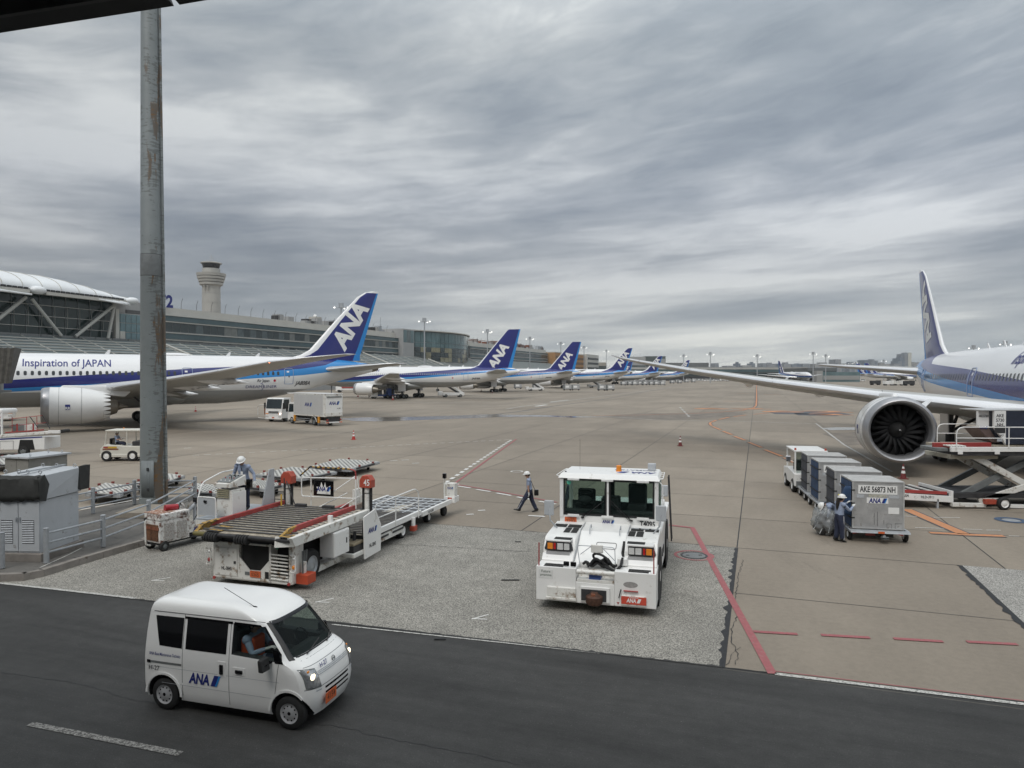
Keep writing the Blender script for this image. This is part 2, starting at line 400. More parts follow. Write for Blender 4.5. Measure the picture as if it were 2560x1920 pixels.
rd = MB().sheet([r0, r0+rp*40, r1+rp*40, r1], .004, ASPH).obj('road'); struct(rd)
# joints between the concrete slabs, each its own strip of sealant
for k in range(-13, 14):
    a = -.6+7.5*k; b0 = 14.0
    if k == 0 : b0 = 14.0
    j = MB(); w = .018
    p = [gridp(a-w, b0), gridp(a+w, b0), gridp(a+w, 560), gridp(a-w, 560)]
    j.sheet(p, .005, SEAM).obj('joint', ap)
for k in range(3, 26):
    b_ = -1+5*k; w = .016
    a0 = -.6 if b_ < 24.5 else -60
    MB().sheet([gridp(a0, b_-w), gridp(90, b_-w), gridp(90, b_+w), gridp(a0, b_+w)], .0055, mat('pale_sealant', (.085, .078, .068), .8, var=.4, scale=1)).obj('joint', ap)
# porous asphalt patches with ragged tar edge
def eb(a):   # grid b of the road edge at grid a
    t = ((gridp(a, 0)-e0).dot(gn)); 
    for q in range(30):
        pass
    n_ = V((-ed.y, ed.x, 0)); p0 = gridp(a, 0); return (e0-p0).dot(n_)/gd.dot(n_)
pa = MB().sheet([gridp(-.6, eb(-.6)+.01), gridp(-.6, 24), gridp(-26, 24), gridp(-26, eb(-26)+.01)], .008, PORO).obj('asphalt_patch'); struct(pa)
PORO2 = ground_mat('porous_asphalt_pale', (.26, .25, .23), 'porous')
pb = MB().sheet([gridp(5.75, eb(5.75)+.01), gridp(14, eb(14)+.01), gridp(14, 24), gridp(5.75, 24)], .008, PORO2).obj('asphalt_patch'); struct(pb)
def ragged(p, q, w, m, z, name, parent, seed=0, step=.12, one=True):
    rnd = random.Random(seed); p, q = V(p), V(q); d = q-p; n = int(d.length/step); nn = V((-d.y, d.x, 0)).normalized(); d.normalize()
    vs = []; fs = []
    for i in range(n+1):
        c = p+d*(i*step); h = w*(.35+.65*max(0, mn.noise(V((i*.35, seed, 1)))*1.6+.4)*(.6+.8*rnd.random()))
        vs += [c+nn*h, c-nn*(w*.3 if one else h)]
    for i in range(n): fs.append((2*i, 2*i+1, 2*i+3, 2*i+2))
    b = MB(); b.add([(v.x, v.y, z) for v in vs], fs, m); return b.obj(name, parent)
ragged(gridp(-.6, eb(-.6)), gridp(-.6, 24), .13, SEAM, .0125, 'tar_edge', pa, 3)
ragged(gridp(5.75, eb(5.75)), gridp(5.75, 24), .16, SEAM, .0125, 'tar_edge', pb, 5)
ragged(gridp(-.6, 24), gridp(-14, 24), .03, SEAM, .0125, 'tar_edge', pa, 9, .2, False)
def crack(px, m, z, w, seed, parent):
    rnd = random.Random(seed); pts = []
    for (x0, y0), (x1, y1) in zip(px, px[1:]):
        a, b = G(x0, y0), G(x1, y1); n = max(2, int((b-a).length/.12))
        for i in range(n): pts.append(a.lerp(b, i/n)+V((rnd.uniform(-.03, .03), rnd.uniform(-.03, .03), 0)))
    vs = []; fs = []
    for i, p in enumerate(pts):
        d = (pts[min(i+1, len(pts)-1)]-pts[max(i-1, 0)]); nn = V((-d.y, d.x, 0)).normalized()*w*(.4+rnd.random())
        vs += [(p.x+nn.x, p.y+nn.y, z), (p.x-nn.x, p.y-nn.y, z)]
    for i in range(len(pts)-1): fs.append((2*i, 2*i+1, 2*i+3, 2*i+2))
    return MB().add(vs, fs, m).obj('crack', parent)
for q0, q1, ww, sd_ in ((eb(-.6), 0, .05, 31),):
    ragged(gridp(-24, eb(-24)-.02), gridp(-.6, eb(-.6)-.02), .07, ASPH, .0132, 'ragged_edge', rd, 31, .06, True)
    ragged(gridp(-.6, eb(-.6)-.02), gridp(14, eb(14)-.02), .035, ASPH, .0132, 'ragged_edge', rd, 33, .06, True)
crack([(1858, 1400), (1846, 1440), (1838, 1500), (1850, 1530), (1832, 1560), (1828, 1600), (1846, 1640), (1836, 1668)], SEAM, .0135, .008, 1, pa)
crack([(1850, 1620), (1828, 1635), (1822, 1660), (1800, 1668)], SEAM, .0135, .006, 2, pa)
crack([(965, 1360), (1100, 1367), (1240, 1375), (1340, 1382)], SEAM, .0135, .012, 4, pa)
crack([(0, 1682), (90, 1695), (190, 1708), (330, 1750), (700, 1800), (860, 1820), (980, 1850), (1150, 1880), (1320, 1920)], SEAM, .008, .006, 6, rd)
crack([(1660, 1378), (1760, 1385), (1858, 1392)], SEAM, .0135, .008, 7, pa)
# painted markings: worn paint on a surface of its own
def paint(name, col, wear=.35):
    m = mat(name, col, .7, var=.12, scale=8, dirt=wear, dirtcol=(.24, .22, .19)); return m
PW = paint('road_paint_white', (.66, .65, .62)); PR = paint('road_paint_red', (.31, .095, .10), .3); PO = paint('road_paint_orange', (.50, .22, .10), .3)
PK = mat('marking_border_grey', (.085, .09, .10), .8, var=.2, scale=8); PB = paint('road_paint_blue', (.05, .09, .16), .2)
WX = mat('worn_road_paint', (.50, .49, .46), .75, var=.15, scale=12, dirt=.55, dirtcol=(.10, .10, .095))
def line(px, w, m, z=.016, name='painted_line', parent=ap, world=None):
    pts = world or [G(*p) for p in px]; vs = []; fs = []
    for i, p in enumerate(pts):
        d1 = (p-pts[i-1]).normalized() if i else (pts[1]-p).normalized(); d2 = (pts[i+1]-p).normalized() if i < len(pts)-1 else d1
        d = (d1+d2).normalized(); nn = V((-d.y, d.x, 0))*w/2/max(.5, d.dot(d1)); vs += [(p.x+nn.x, p.y+nn.y, z), (p.x-nn.x, p.y-nn.y, z)]
    for i in range(len(pts)-1): fs.append((2*i, 2*i+1, 2*i+3, 2*i+2))
    return MB().add(vs, fs, m).obj(name, parent)
line([(1660, 1312), (1731, 1320), (1931, 1686)], .17, PR, name='red_line')
for a, b in (((1884, 1580), (1993.6, 1586.5)), ((2052.6, 1588.5), (2174.7, 1595.5)), ((2233.6, 1597.5), (2357.7, 1605)), ((2416.7, 1605.5), (2543.6, 1612))): line([a, b], .13, PR, name='red_dash')
line([(1937, 1686), (2560, 1762), (2760, 1786)], .11, WX, name='road_edge_line')
line([(1937, 1679.5), (2560, 1754), (2760, 1778)], .03, PR, .017, name='red_edge_line')
line([(-120, 1446), (0, 1459), (160, 1476.5), (340, 1497)], .10, WX, name='road_edge_line')
line([(830, 1562), (1250, 1607), (1500, 1634)], .05, WX, .013, name='road_edge_line')
line([(75, 1811), (451, 1886)], .13, mat('worn_centre_paint', (.30, .29, .27), .8, var=.3, scale=14, dirt=.75, dirtcol=(.055, .053, .05)), .012, name='centre_dash')
for i in range(20):
    t = i/19.; t0 = 1-(1-t)**1.0
    a, b = G(1117, 1209), G(1282, 1099.5); p = a.lerp(b, (i+.2)/20); q = a.lerp(b, (i+.75)/20)
    line(None, .22, PW, name='white_dash', world=[p-V((.12, 0, 0)), q-V((.12, 0, 0))])
line([(1112, 1208), (1120, 1212), (1148, 1211)], .2, PW, name='white_corner')
line([(1291, 1098), (1134.6, 1210.5)], .13, PR, name='red_line')
line([(1134.6, 1210.5), (1240, 1228.5), (1393, 1256.7)], .13, PR, name='red_line')
for a, b in (((1144.8, 1215.7), (1176.6, 1220.7)), ((1191, 1224), (1225.8, 1229.5)), ((1241, 1233), (1277.6, 1239.5)), ((1292.6, 1243), (1325.8, 1249)), ((1348, 1253.8), (1389.5, 1261)), ((1321, 1289.5), (1362, 1292))): line([a, b], .17, PW, name='white_dash')
a, b = G(478, 1139), G(1278, 1099.3)
for i in range(34): line(None, .10, PW, name='white_dash', world=[a.lerp(b, (i+.1)/34), a.lerp(b, (i+.7)/34)])
for y, x0, x1, n in ((1006, 880, 1420, 3), (1014, 1120, 1500, 1), (1027, 1265, 1330, 1)):   # far faint stand lines
    line([(x0, y), (x1, y+2)], .25, WX, name='faint_line')
line([(1265, 1023), (1312, 1015), (1370, 1008), (1480, 994), (1600, 979), (1680, 968)], .3, WX, name='faint_line')
line([(1340, 1016), (1366, 1012)], .8, PW, name='white_dash'); line([(1375, 1005), (1420, 1000)], .5, PW, name='white_dash')
line([(1240, 1036), (1290, 1030), (1380, 1016), (1500, 1000), (1690, 966)], .35, PK, .012, name='expansion_joint')
line([(1500, 1040), (1640, 1050), (1879, 1054), (2040, 1060)], .22, WX, name='faint_line')
line([(2040, 1059), (2110, 1112), (2230, 1180)], .16, WX, name='faint_line')
[line([(1700+25*k/5, 1018+26*k/5), (1700+25*(k+.6)/5, 1018+26*(k+.6)/5)], .3, WX, name='faint_dash') for k in range(5)]
for cx, cy, ro, ri, m in ((1292, 1179, .38, .29, PW), (2528, 1301, .56, .34, PB), (1735, 1389.5, .62, .53, PR)):
    c = G(cx, cy); vs = []; fs = []
    for k in range(32):
        t = 2*PI*k/32
        for r_ in (ro, ri): vs.append((c.x+r_*math.cos(t), c.y+r_*math.sin(t), .017))
    for k in range(32): fs.append((2*k, 2*((k+1) % 32), 2*((k+1) % 32)+1, 2*k+1))
    MB().add(vs, fs, m).obj('ring_marking', ap)
c = G(1735, 1389.5); mh = thing('manhole_cover', 'round iron manhole cover inside a red painted ring right of the tow tractor', 'manhole cover', (c.x, c.y, .0))
MB().lathe([(0, .42), (.02, .42), (.022, .36), (.016, .35), (.02, .33), (.02, 0)], (0, 0, 0), (0, 0, 1), [DK, DK, DK, GM, GM], 32).obj('lid', mh)
for s in (-1, 1): MB().box(s*.2-.05, s*.2+.05, -.03, .03, .0205, .028, DK).obj('lifting_hole', mh)
c = G(2528, 1301); MB().lathe([(0, .3), (.012, .3), (.014, 0)], (c.x, c.y, .002), (0, 0, 1), GV, 24).obj('pit_lid', ap)
def bordered(px, w, m=PO, z=.018, name='orange_line', bw=.16, world=None):
    line(px, w+bw, PK, z-.004, name='marking_border', world=world); return line(px, w, m, z, name=name, world=world)
bordered([(2266, 1274), (2410, 1336)], .42); bordered([(2324, 1332.5), (2404, 1336.5)], .28); bordered([(2404, 1337), (2510, 1341)], .3)
for a, b in (((2254, 1291), (2292, 1292)), ((2334, 1294), (2400, 1295)), ((2288, 1320), (2360, 1322)), ((2408, 1323.5), (2456, 1325)), ((2466, 1326), (2502, 1326.6)), ((2522, 1340.5), (2548, 1341.5))): line([a, b], .05, PW, name='thin_line')
for a, b in (((1986, 1157), (1962, 1145)), ((1954.5, 1141), (1912.6, 1124.7)), ((1904, 1119), (1872, 1105.9)), ((1863, 1101), (1836, 1091)), ((1830, 1086.8), (1807, 1078)), ((1801, 1074.6), (1782, 1066.8))):
    bordered([a, b], .30, name='orange_dash')
bordered([(1779, 1064.5), (1774.6, 1060), (1777, 1055.8)], .3, name='orange_dash')
for a, b in (((1779.5, 1055), (1791, 1050.6)), ((1798, 1049), (1823, 1043)), ((1834, 1041.6), (1866, 1037.6)), ((1883.6, 1036), (1917, 1033))): bordered([a, b], .35, name='orange_dash')
bordered([(1891.5, 955), (1891.5, 975), (1891.5, 1000), (1890.5, 1014), (1885, 1019), (1856, 1026), (1800, 1030.5), (1729, 1034), (1600, 1037.5), (1480, 1040)], .32, bw=.3)
for a, b in (((1904, 972.5), (1948, 973)), ((1910, 986.5), (1950, 987)), ((1842, 984), (1872, 984.3)), ((1808, 1003), (1875, 1003.5))): line([a, b], .6, PO, .015, name='orange_bar')
M_ = Tm(G(1960, 1031)+V((0, 0, .02)), (1, -.06, 0), (0, 1, 0)); s_ = G(1960, 1031); 
line([(1925, 1031), (2110, 1033)], 9, PK, .011, name='marking_border'); line([(1990, 1036), (2090, 1037.5)], 5, PK, .011, name='marking_border')
text('62', 6.5, PO, ap, Tm(G(2010, 1029.5), (1, -.05, 0), (.05, 1, 0)), 'stand_number', .02, xs=2.1, lift=.02)
text('2', 5, PO, ap, Tm(G(2076, 1036.5), (1, -.05, 0), (.05, 1, 0)), 'stand_number', .02, xs=2.3, lift=.02)
text('62', 5, PO, ap, Tm(G(1826, 1022), (1, -.05, 0), (.05, 1, 0)), 'stand_number', .02, xs=2.6, lift=.02)
for x, y, s in ((385, 1452, 1), (795, 1506, -1), (1186, 1548, 1)):                   # small white corner ticks
    c = G(x, y); q = V((.33, .05, 0))
    line(None, .045, PW, name='corner_tick', world=[c+V((.32, .28, 0)), c+V((-.06, -.03, 0))]); line(None, .045, PW, .0165, name='corner_tick', world=[c+V((-.06, 0, 0)), c+V((.30, -.04, 0))])
for x, y in ((1014, 1150), (1176, 1286), (1205, 1276), (985, 1152), (1040, 1158), (180, 1167), (470, 1120)): line([(x-10, y+1), (x+8, y)], .14, PW, name='white_tick')
for x, y, l in ((1276, 1452, .5), (1100, 1600, .25), (1295, 1356, .2)):
    a = G(x, y); MB().box(-l/2, l/2, -.03, .03, 0, .012, BK).obj('debris_scrap', ap, (a.x, a.y, .02))
# standing water
WATER = mat('standing_water', (.10, .09, .08), .10, var=.1, scale=.2, spec=.9)
def blob(px, z, m, name, seed=1):
    rnd = random.Random(seed); pts = [G(*p) for p in px]; o = []
    for a, b in zip(pts, pts[1:]+pts[:1]):
        for t in (0, .25, .5, .75):
            p = a.lerp(b, t); k = mn.noise(V((p.x*.15, p.y*.15, seed)))*2.0; o.append((p.x+k, p.y+k*.6))
    return MB().sheet(o, z, m).obj(name)
struct(blob([(846, 1047), (900, 1044), (960, 1043), (1040, 1042), (1180, 1037.5), (1230, 1036), (1300, 1037.5), (1430, 1040), (1520, 1042.5), (1440, 1043.5), (1320, 1042), (1240, 1043), (1160, 1046), (1050, 1050), (960, 1053), (880, 1052)], .013, WATER, 'puddle', 1))
struct(blob([(2056, 1070), (2090, 1068.5), (2150, 1070), (2150, 1076), (2070, 1076)], .013, WATER, 'puddle', 2))
DAMP = mat('damp_concrete', (.17, .145, .118), .75, var=.3, scale=.6)
struct(blob([(2062, 1084), (2150, 1080), (2170, 1110), (2110, 1114)], .011, DAMP, 'damp_patch', 5)); struct(blob([(1480, 1042), (1600, 1034), (1760, 1032), (1870, 1030), (1850, 1040), (1700, 1050), (1560, 1048)], .009, DAMP, 'damp_patch', 4))
# ---------------------------------------------------------------- kerbed island on the left
isl_px = [(-160, 1452), (0, 1452), (60, 1450), (111, 1440), (200, 1411), (365, 1362), (440, 1310), (497, 1256), (486, 1250), (420, 1253), (349, 1260), (202, 1287), (-160, 1330)]
isl = MB(); KZ = .20
q = [G(*p) for p in isl_px]; ISL = mat('island_surface', (.115, .108, .098), .85, var=.25, scale=1.2, bump=.3, dirt=.3, dirtcol=(.06, .058, .055))
isl.prism([(p.x, p.y) for p in q][::-1], 'z', 0, KZ-.02, ISL); io = isl.obj('kerb_island'); struct(io)
def kerb(pts, w=.2):
    for a, b in zip(pts, pts[1:]):
        a, b = G(*a), G(*b); L_ = (b-a).length; n = max(1, round(L_/.9)); d = (b-a).normalized(); nn = V((-d.y, d.x, 0))
        for i in range(n):
            p0 = a+d*(L_*i/n+.006); p1 = a+d*(L_*(i+1)/n-.006)
            MB().hexa([p0, p1, p1+nn*w, p0+nn*w], [p+V((0, 0, KZ)) for p in (p0+nn*.02, p1+nn*.02, p1+nn*w, p0+nn*w)], CONC).obj('kerbstone', io)
kerb([(-160, 1455), (0, 1455), (60, 1453), (111, 1442.5), (200, 1413.5), (365, 1364), (442, 1311), (498, 1256)])
line([(202, 1287), (349, 1260), (400, 1250)], .1, PW, .22, name='white_line', parent=io)
line([(100, 1435), (175, 1400), (205, 1384)], .05, WX, .186, name='white_line', parent=io)
SLABB = mat('footing_concrete', (.25, .22, .18), .85, var=.15, scale=3, bump=.2)
# guard rails: galvanised posts with three rails
def zG(p, z=KZ): return G(p[0], p[1], z)
def guard(posts, hs, label, n_end=None):
    pts = [zG(p) for p in posts]; t = thing('guard_rail', label, 'guard rail', pts[0], 0, 'guard rails round the concrete island')
    o = pts[0]
    for p in pts: 
        b = MB(); c = p-o; b.tube(c, c+V((0, 0, hs)), .075, GV, 12); b.lathe([(0, .08), (.015, .08), (.03, .05), (.03, 0)], c+V((0, 0, hs)), (0, 0, 1), GV, 12); b.obj('post', t)
    for z in (.28, .55, .82):
        b = MB()
        for a, c in zip(pts, pts[1:]): b.tube(a-o+V((0, 0, hs*z/.95)), c-o+V((0, 0, hs*z/.95)), .032, GV, 8)
        b.obj('rail', t)
    return t
guard([(-130, 1424), (5, 1420)], 1.0, 'short grey guard rail at the left edge beside the louvred cabinet')
guard([(116, 1407), (258, 1367), (372, 1321), (488, 1250)], 1.0, 'long grey guard rail along the front kerb behind the rusty cart')
guard([(130, 1306), (232.5, 1283), (336, 1260), (383, 1252)], 1.0, 'rear grey guard rail between cabinet and lamp mast')
guard([(400, 1252), (487, 1249.5)], .98, 'short rear guard rail right of the lamp mast')
# ---------------------------------------------------------------- big lamp mast
pb_ = zG((383, 1264)); mast = thing('lamp_mast', 'thick grey steel mast with rust and peeling paint rising out of the island', 'mast', pb_)
def mast_mat():
    m = mat('mast_paint', (.215, .235, .235), .45, var=.10, scale=1.2, dirt=.12, dirtcol=(.12, .13, .13))
    nt = m.node_tree; N = nt.nodes; L = nt.links; b = N['Principled BSDF']
    old = b.inputs['Base Color'].links[0].from_socket
    tc = N.new('ShaderNodeTexCoord'); mp = N.new('ShaderNodeMapping'); mp.inputs['Scale'].default_value = (1.2, 1.2, .22); L.new(tc.outputs['Object'], mp.inputs[0])
    n = N.new('ShaderNodeTexNoise'); n.inputs['Scale'].default_value = 1.6; n.inputs['Detail'].default_value = 6; n.inputs['Roughness'].default_value = .6; L.new(mp.outputs[0], n.inputs['Vector'])
    sp = N.new('ShaderNodeSeparateXYZ'); L.new(tc.outputs['Object'], sp.inputs[0])
    g = N.new('ShaderNodeMapRange'); g.inputs[1].default_value = -.1; g.inputs[2].default_value = .35; g.inputs[3].default_value = -.05; g.inputs[4].default_value = .09; L.new(sp.outputs[0], g.inputs[0])
    ad = N.new('ShaderNodeMath'); ad.operation = 'ADD'; L.new(n.outputs[0], ad.inputs[0]); L.new(g.outputs[0], ad.inputs[1])
    r = N.new('ShaderNodeMapRange'); r.inputs[1].default_value = .62; r.inputs[2].default_value = .645; L.new(ad.outputs[0], r.inputs[0])
    mx = N.new('ShaderNodeMix'); mx.data_type = 'RGBA'; L.new(r.outputs[0], mx.inputs[0]); L.new(old, mx.inputs[6]); mx.inputs[7].default_value = (.17, .095, .04, 1)
    # scratched streaks
    mp2 = N.new('ShaderNodeMapping'); mp2.inputs['Scale'].default_value = (2, 2, 9); mp2.inputs['Rotation'].default_value = (0, .5, 0); L.new(tc.outputs['Object'], mp2.inputs[0])
    n2 = N.new('ShaderNodeTexNoise'); n2.inputs['Scale'].default_value = 1.4; n2.inputs['Detail'].default_value = 5; L.new(mp2.outputs[0], n2.inputs['Vector'])
    mu = N.new('ShaderNodeMath'); mu.operation = 'MULTIPLY_ADD'; L.new(n2.outputs[0], mu.inputs[0]); mu.inputs[1].default_value = .8; L.new(ad.outputs[0], mu.inputs[2])
    r2 = N.new('ShaderNodeMapRange'); r2.inputs[1].default_value = .98; r2.inputs[2].default_value = 1.02; L.new(mu.outputs[0], r2.inputs[0]); r2.inputs[4].default_value = .65
    m2 = N.new('ShaderNodeMix'); m2.data_type = 'RGBA'; L.new(r2.outputs[0], m2.inputs[0]); L.new(mx.outputs[2], m2.inputs[6]); m2.inputs[7].default_value = (.10, .105, .10, 1)
    L.new(m2.outputs[2], b.inputs['Base Color']); return m
MM = mast_mat()
MB().lathe([(0, .50), (9.6, .42), (9.62, .425), (10.5, .42), (10.52, .415), (30, .27)], (0, 0, 0), (0, 0, 1), [MM, DK, GM, DK, MM], 40).obj('pole', mast)
MB().lathe([(0, .535), (.35, .53), (.36, .5)], (0, 0, .02), (0, 0, 1), MM, 40).obj('collar', mast)
MB().tube((.56, .05, .0), (.33, .03, 29), .05, MM, 10).obj('conduit', mast)
hb = MB(); 
for k in range(9):
    t0, t1 = [R(-118+k*6.5-0), R(-118+(k+1)*6.5)]
    hb.add([(.512*math.cos(t0), .512*math.sin(t0), .45), (.512*math.cos(t1), .512*math.sin(t1), .45), (.508*math.cos(t1), .508*math.sin(t1), 1.95), (.508*math.cos(t0), .508*math.sin(t0), 1.95)], [(0, 1, 2, 3)], mat('hatch_paint', (.19, .21, .215), .5), True)
hd = hb.obj('hatch', mast); sm_ = hd.modifiers.new('Solidify', 'SOLIDIFY'); sm_.thickness = -.02
for z in (.75, 1.6): MB().box(.02, .10, -.56, -.50, z-.06, z+.06, DK).obj('hinge', mast)
MB().lathe([(0, .7), (.3, .7), (.5, .3)], (0, 0, 30), (0, 0, 1), GV, 16).obj('head', mast)
f_ = zG((362, 1286)); fo = MB().box(-1.0, 1.05, -.85, .9, 0, .22, SLABB).obj('mast_footing', None, (f_.x+.2, f_.y+.2, KZ-.02), .02); struct(fo)
# ---------------------------------------------------------------- cabinets
def cabinet(px_l, px_c, px_r, z0, h, label, m, tarp, name='electric_cabinet'):
    c = zG(px_c, z0); l = zG(px_l, z0); r = zG(px_r, z0)
    w = (c-l).length; dpt = (r-c).length; ang = math.atan2((c-l).y, (c-l).x)
    t = thing(name, label, 'cabinet', (c.x, c.y, z0), ang, 'electric cabinets on the concrete island')
    # local: x from -w..0 along the door front, y back
    MB().box(-w, 0, 0, dpt, 0, h, m).obj('housing', t, bev=.012)
    MB().box(-w-.1, .1, -.1, dpt+.1, -(z0-KZ+.03), -.002, CONC).obj('plinth', t, bev=.02)
    for i in (0, 1):
        x0 = -w+i*w/2+.01; d = MB(); d.box(x0, x0+w/2-.02, -.025, -.002, .05, h*.98 if not tarp else h*.98, m); dd = d.obj('door', t, bev=.006)
        lx0, lx1 = (x0+w*.09, x0+w*.36) ; 
        for k in range(13):
            z = h*.2+k*h*.033*(1 if tarp else .8)
            MB().prism([(-.045, z), (-.026, z+.022), (-.026, z-.004)], 'x', lx0, lx1, GV if tarp else LG).obj('louvre', dd)
        s = MB(); s.box(lx0-.01, lx1+.01, -.0265, -.026, h*.2-.03, h*.2+13*h*.033*(1 if tarp else .8), DK); s.obj('louvre_back', dd)
        hx = x0+(w/2-.07 if i == 0 else .04); MB().box(hx, hx+.03, -.07, -.025, h*.6, h*.6+.14, GV).obj('handle', dd, bev=.008)
    return t, w, dpt
c1, w1, d1 = cabinet((-5, 1381), (101, 1383), (202.5, 1350), .42, 1.55, 'large pale grey louvred cabinet with dark tarpaulin round its top', LG, True)
hd = MB(); hd.hexa([(-w1-.06, -.05, 1.57), (.05, -.05, 1.57), (.06, d1+.05, 1.57), (-w1-.06, d1+.05, 1.57)], [(-w1-.03, .1, 2.28), (.02, .1, 2.28), (.1, d1+.15, 2.34), (-w1-.03, d1+.15, 2.34)], LG)
hd.obj('hood', c1, bev=.015)
MB().box(-w1*.5-.04, -w1*.5+.04, -.0, d1+.3, 2.35, 2.39, GV).obj('hood_bar', c1)
tp = MB(); n = 14; rings = []
for j, (z, o) in enumerate(((1.50, .10), (1.72, .13), (1.95, .12), (2.2, .10), (2.30, .02))):
    r_ = []
    for k in range(n):
        t = k/(n-1); x = -w1-.1+(w1+.2)*t; r_.append((x, -o-.03*mn.noise(V((k*.9, j*.8, 0)))*2, z+.03*mn.noise(V((k*.7, j, 4)))*2+(.10*t if j < 1 else 0)))
    rings.append(r_)
vs = [p for r_ in rings for p in r_]; fs = [(i*n+k, i*n+k+1, (i+1)*n+k+1, (i+1)*n+k) for i in range(4) for k in range(n-1)]
tp.add(vs, fs, TARP, True); to = tp.obj('tarpaulin', c1); to.modifiers.new('S', 'SOLIDIFY').thickness = .02
MB().hexa([(.06, -.12, 1.56), (.10, .12, 1.52), (.07, .30, 2.0), (.05, .1, 2.0)], [(.02, -.12, 2.28), (.07, .05, 2.28), (.08, .10, 2.32), (.03, .12, 2.3)], TARP).obj('tarpaulin', c1)
MB().hexa([(.02, d1-.15, 1.7), (.12, d1-.1, 1.62), (.15, d1+.3, 1.62), (.0, d1+.3, 1.62)], [(.03, d1-.05, 2.36), (.10, d1-.1, 2.38), (.18, d1+.3, 2.38), (0, d1+.3, 2.38)], TARP).obj('tarpaulin', c1)
def eyebolt(c, par):
    b = MB(); r = .05; pts = [V(c)+V((r*math.cos(2*PI*k/12), 0, r+.03+r*math.sin(2*PI*k/12))) for k in range(13)]; b.pipe(pts, .012, GV, 6); b.tube(c, V(c)+V((0, 0, .04)), .016, GV, 6); b.obj('lifting_eye', par)
for x, y in ((-w1*.9, .15), (-w1*.6, .18), (-.1, .15), (-w1*.4, .2), (-w1*.55, d1), (-.1, d1*.98), (-w1*.9, d1)): eyebolt((x, y, 2.31), c1)
c2_, w2, d2 = cabinet((14, 1246), (73, 1250), (130, 1232), .35, 1.75, 'plain grey cabinet with flat overhanging roof behind the tarpaulined one', mat('drab_grey_paint', (.24, .235, .215), .6, dirt=.15), False)
MB().box(-w2-.12, .12, -.12, d2+.12, 1.76, 1.84, LG).obj('lid', c2_, bev=.01)
for x, y in ((-w2*.5, d2*.8), (-.1, d2*.9), (-.05, .1)): eyebolt((x, y, 1.84), c2_)
# ================================================================ TERMINAL
TD = V((.3475, .9377, 0)); TR = math.atan2(TD.y, TD.x); TO = V((-100.6, 219, 0))
def s_px(px, y=0.0):
    u = (px-1280)/FPX; o = TO+V((-TD.y, TD.x, 0))*y; return (o.x-o.y*u)/(TD.y*u-TD.x)
CW = mat('terminal_cladding', (.34, .34, .335), .6, var=.06, scale=.3); CWL = mat('terminal_trim', (.50, .49, .45), .6, var=.05, scale=.4)
WINB = mat('terminal_window', (.055, .07, .072), .1, var=.5, scale=.09, det=2); SPAN = mat('terminal_spandrel', (.075, .115, .125), .25, var=.2, scale=.1)
LOUV = mat('terminal_louvre', (.20, .235, .24), .4, .2, var=.12, scale=.2); FEN = mat('roof_fence', (.1, .1, .1), .6)
AGL_ = None
WARM = mat('warm_lit_glass', (.20, .19, .13), .15, var=.35, scale=.15, emit=.04)
def paned(t, x0, x1, y, z0, z1, n, m, name='window', each=True, fr=.12):
    """row of n window panes in a wall plane facing -y"""
    w = (x1-x0)/n
    if each:
        me = MB().box(0, w-fr, -.06, 0, 0, z1-z0, m).obj(name, t, (x0+fr/2, y, z0))
        alt = []
        if m is WINB or m is AGL_ or m is TEAL:
            for q_ in (mat('terminal_window_blind', (.17, .18, .17), .3, var=.3, scale=.3), mat('terminal_window_pale', (.10, .125, .13), .08, var=.4, scale=.15)):
                d_ = me.data.copy(); d_.materials[0] = q_; alt.append(d_)
        rn = random.Random(int(x0*7+z0*3))
        for i in range(1, n):
            c = me.copy(); COL.objects.link(c); c.parent = t; c.location = (x0+fr/2+i*w, y, z0); v_ = rn.random()
            if alt and v_ < .5: c.data = alt[0 if v_ < .16 else 1]
    else:
        b = MB()
        for i in range(n): b.box(x0+i*w+fr/2, x0+(i+1)*w-fr/2, y-.06, y, z0, z1, m)
        struct(b.obj(name, t), 'stuff')
def roof_fence(t, x0, x1, z, y, step=6.2, h=3.2):
    n = int((x1-x0)/step)
    me = MB().pipe([(0, 0, 0), (0, -.1, h*.6), (0, -.7, h)], .07, FEN, 5).obj('fence_post', t, (x0, y, z))
    for i in range(1, n):
        c = me.copy(); COL.objects.link(c); c.parent = t; c.location = (x0+i*step, y, z)
def wing(name, label, s0, s1, npan, each, top=0):
    t = thing(name, label, 'terminal building', TO, TR)
    MB().box(s0, s1, .05, 32, 0, 23.7+top, CW).obj('wall', t)
    for z0, z1, m, pr in ((22.0, 23.5+top, SPAN, .25), (16.6, 18.2, SPAN, .25)): MB().box(s0, s1, -pr, .04, z0, z1, m).obj('spandrel', t)
    for z in (23.55+top, 21.6, 18.3, 16.1): MB().box(s0, s1, -.55, .02, z, z+.22, CWL).obj('ledge', t)
    paned(t, s0+.3, s1-.3, .04, 18.75, 21.5, npan, WINB, 'window', each); paned(t, s0+.3, s1-.3, .04, 14.2, 16.05, npan, WINB, 'window', each)
    for z in (13.2, 13.9): MB().box(s0, s1, -1.5, -1.42, z, z+.12, CWL).obj('balcony_rail', t)
    MB().box(s0, s1, 1.5, 30, 23.9+top, 26.2+top, CWL).obj('parapet', t)
    roof_fence(t, s0+2, s1-1, 26.2+top, 1.6)
    return t
w_a = wing('terminal_building', 'long banded terminal wing with teal spandrels and roof fence behind the first aircraft', -10.9, 130, 46, True)
rnd = random.Random(3)
for i in range(26):
    x = rnd.uniform(40, 128); h = rnd.uniform(.8, 2.6); w = rnd.uniform(.6, 3.5); MB().box(x, x+w, 2.2, 5, 26.2, 26.2+h, rnd.choice((GV, CW, DK))).obj('rooftop_unit', w_a)
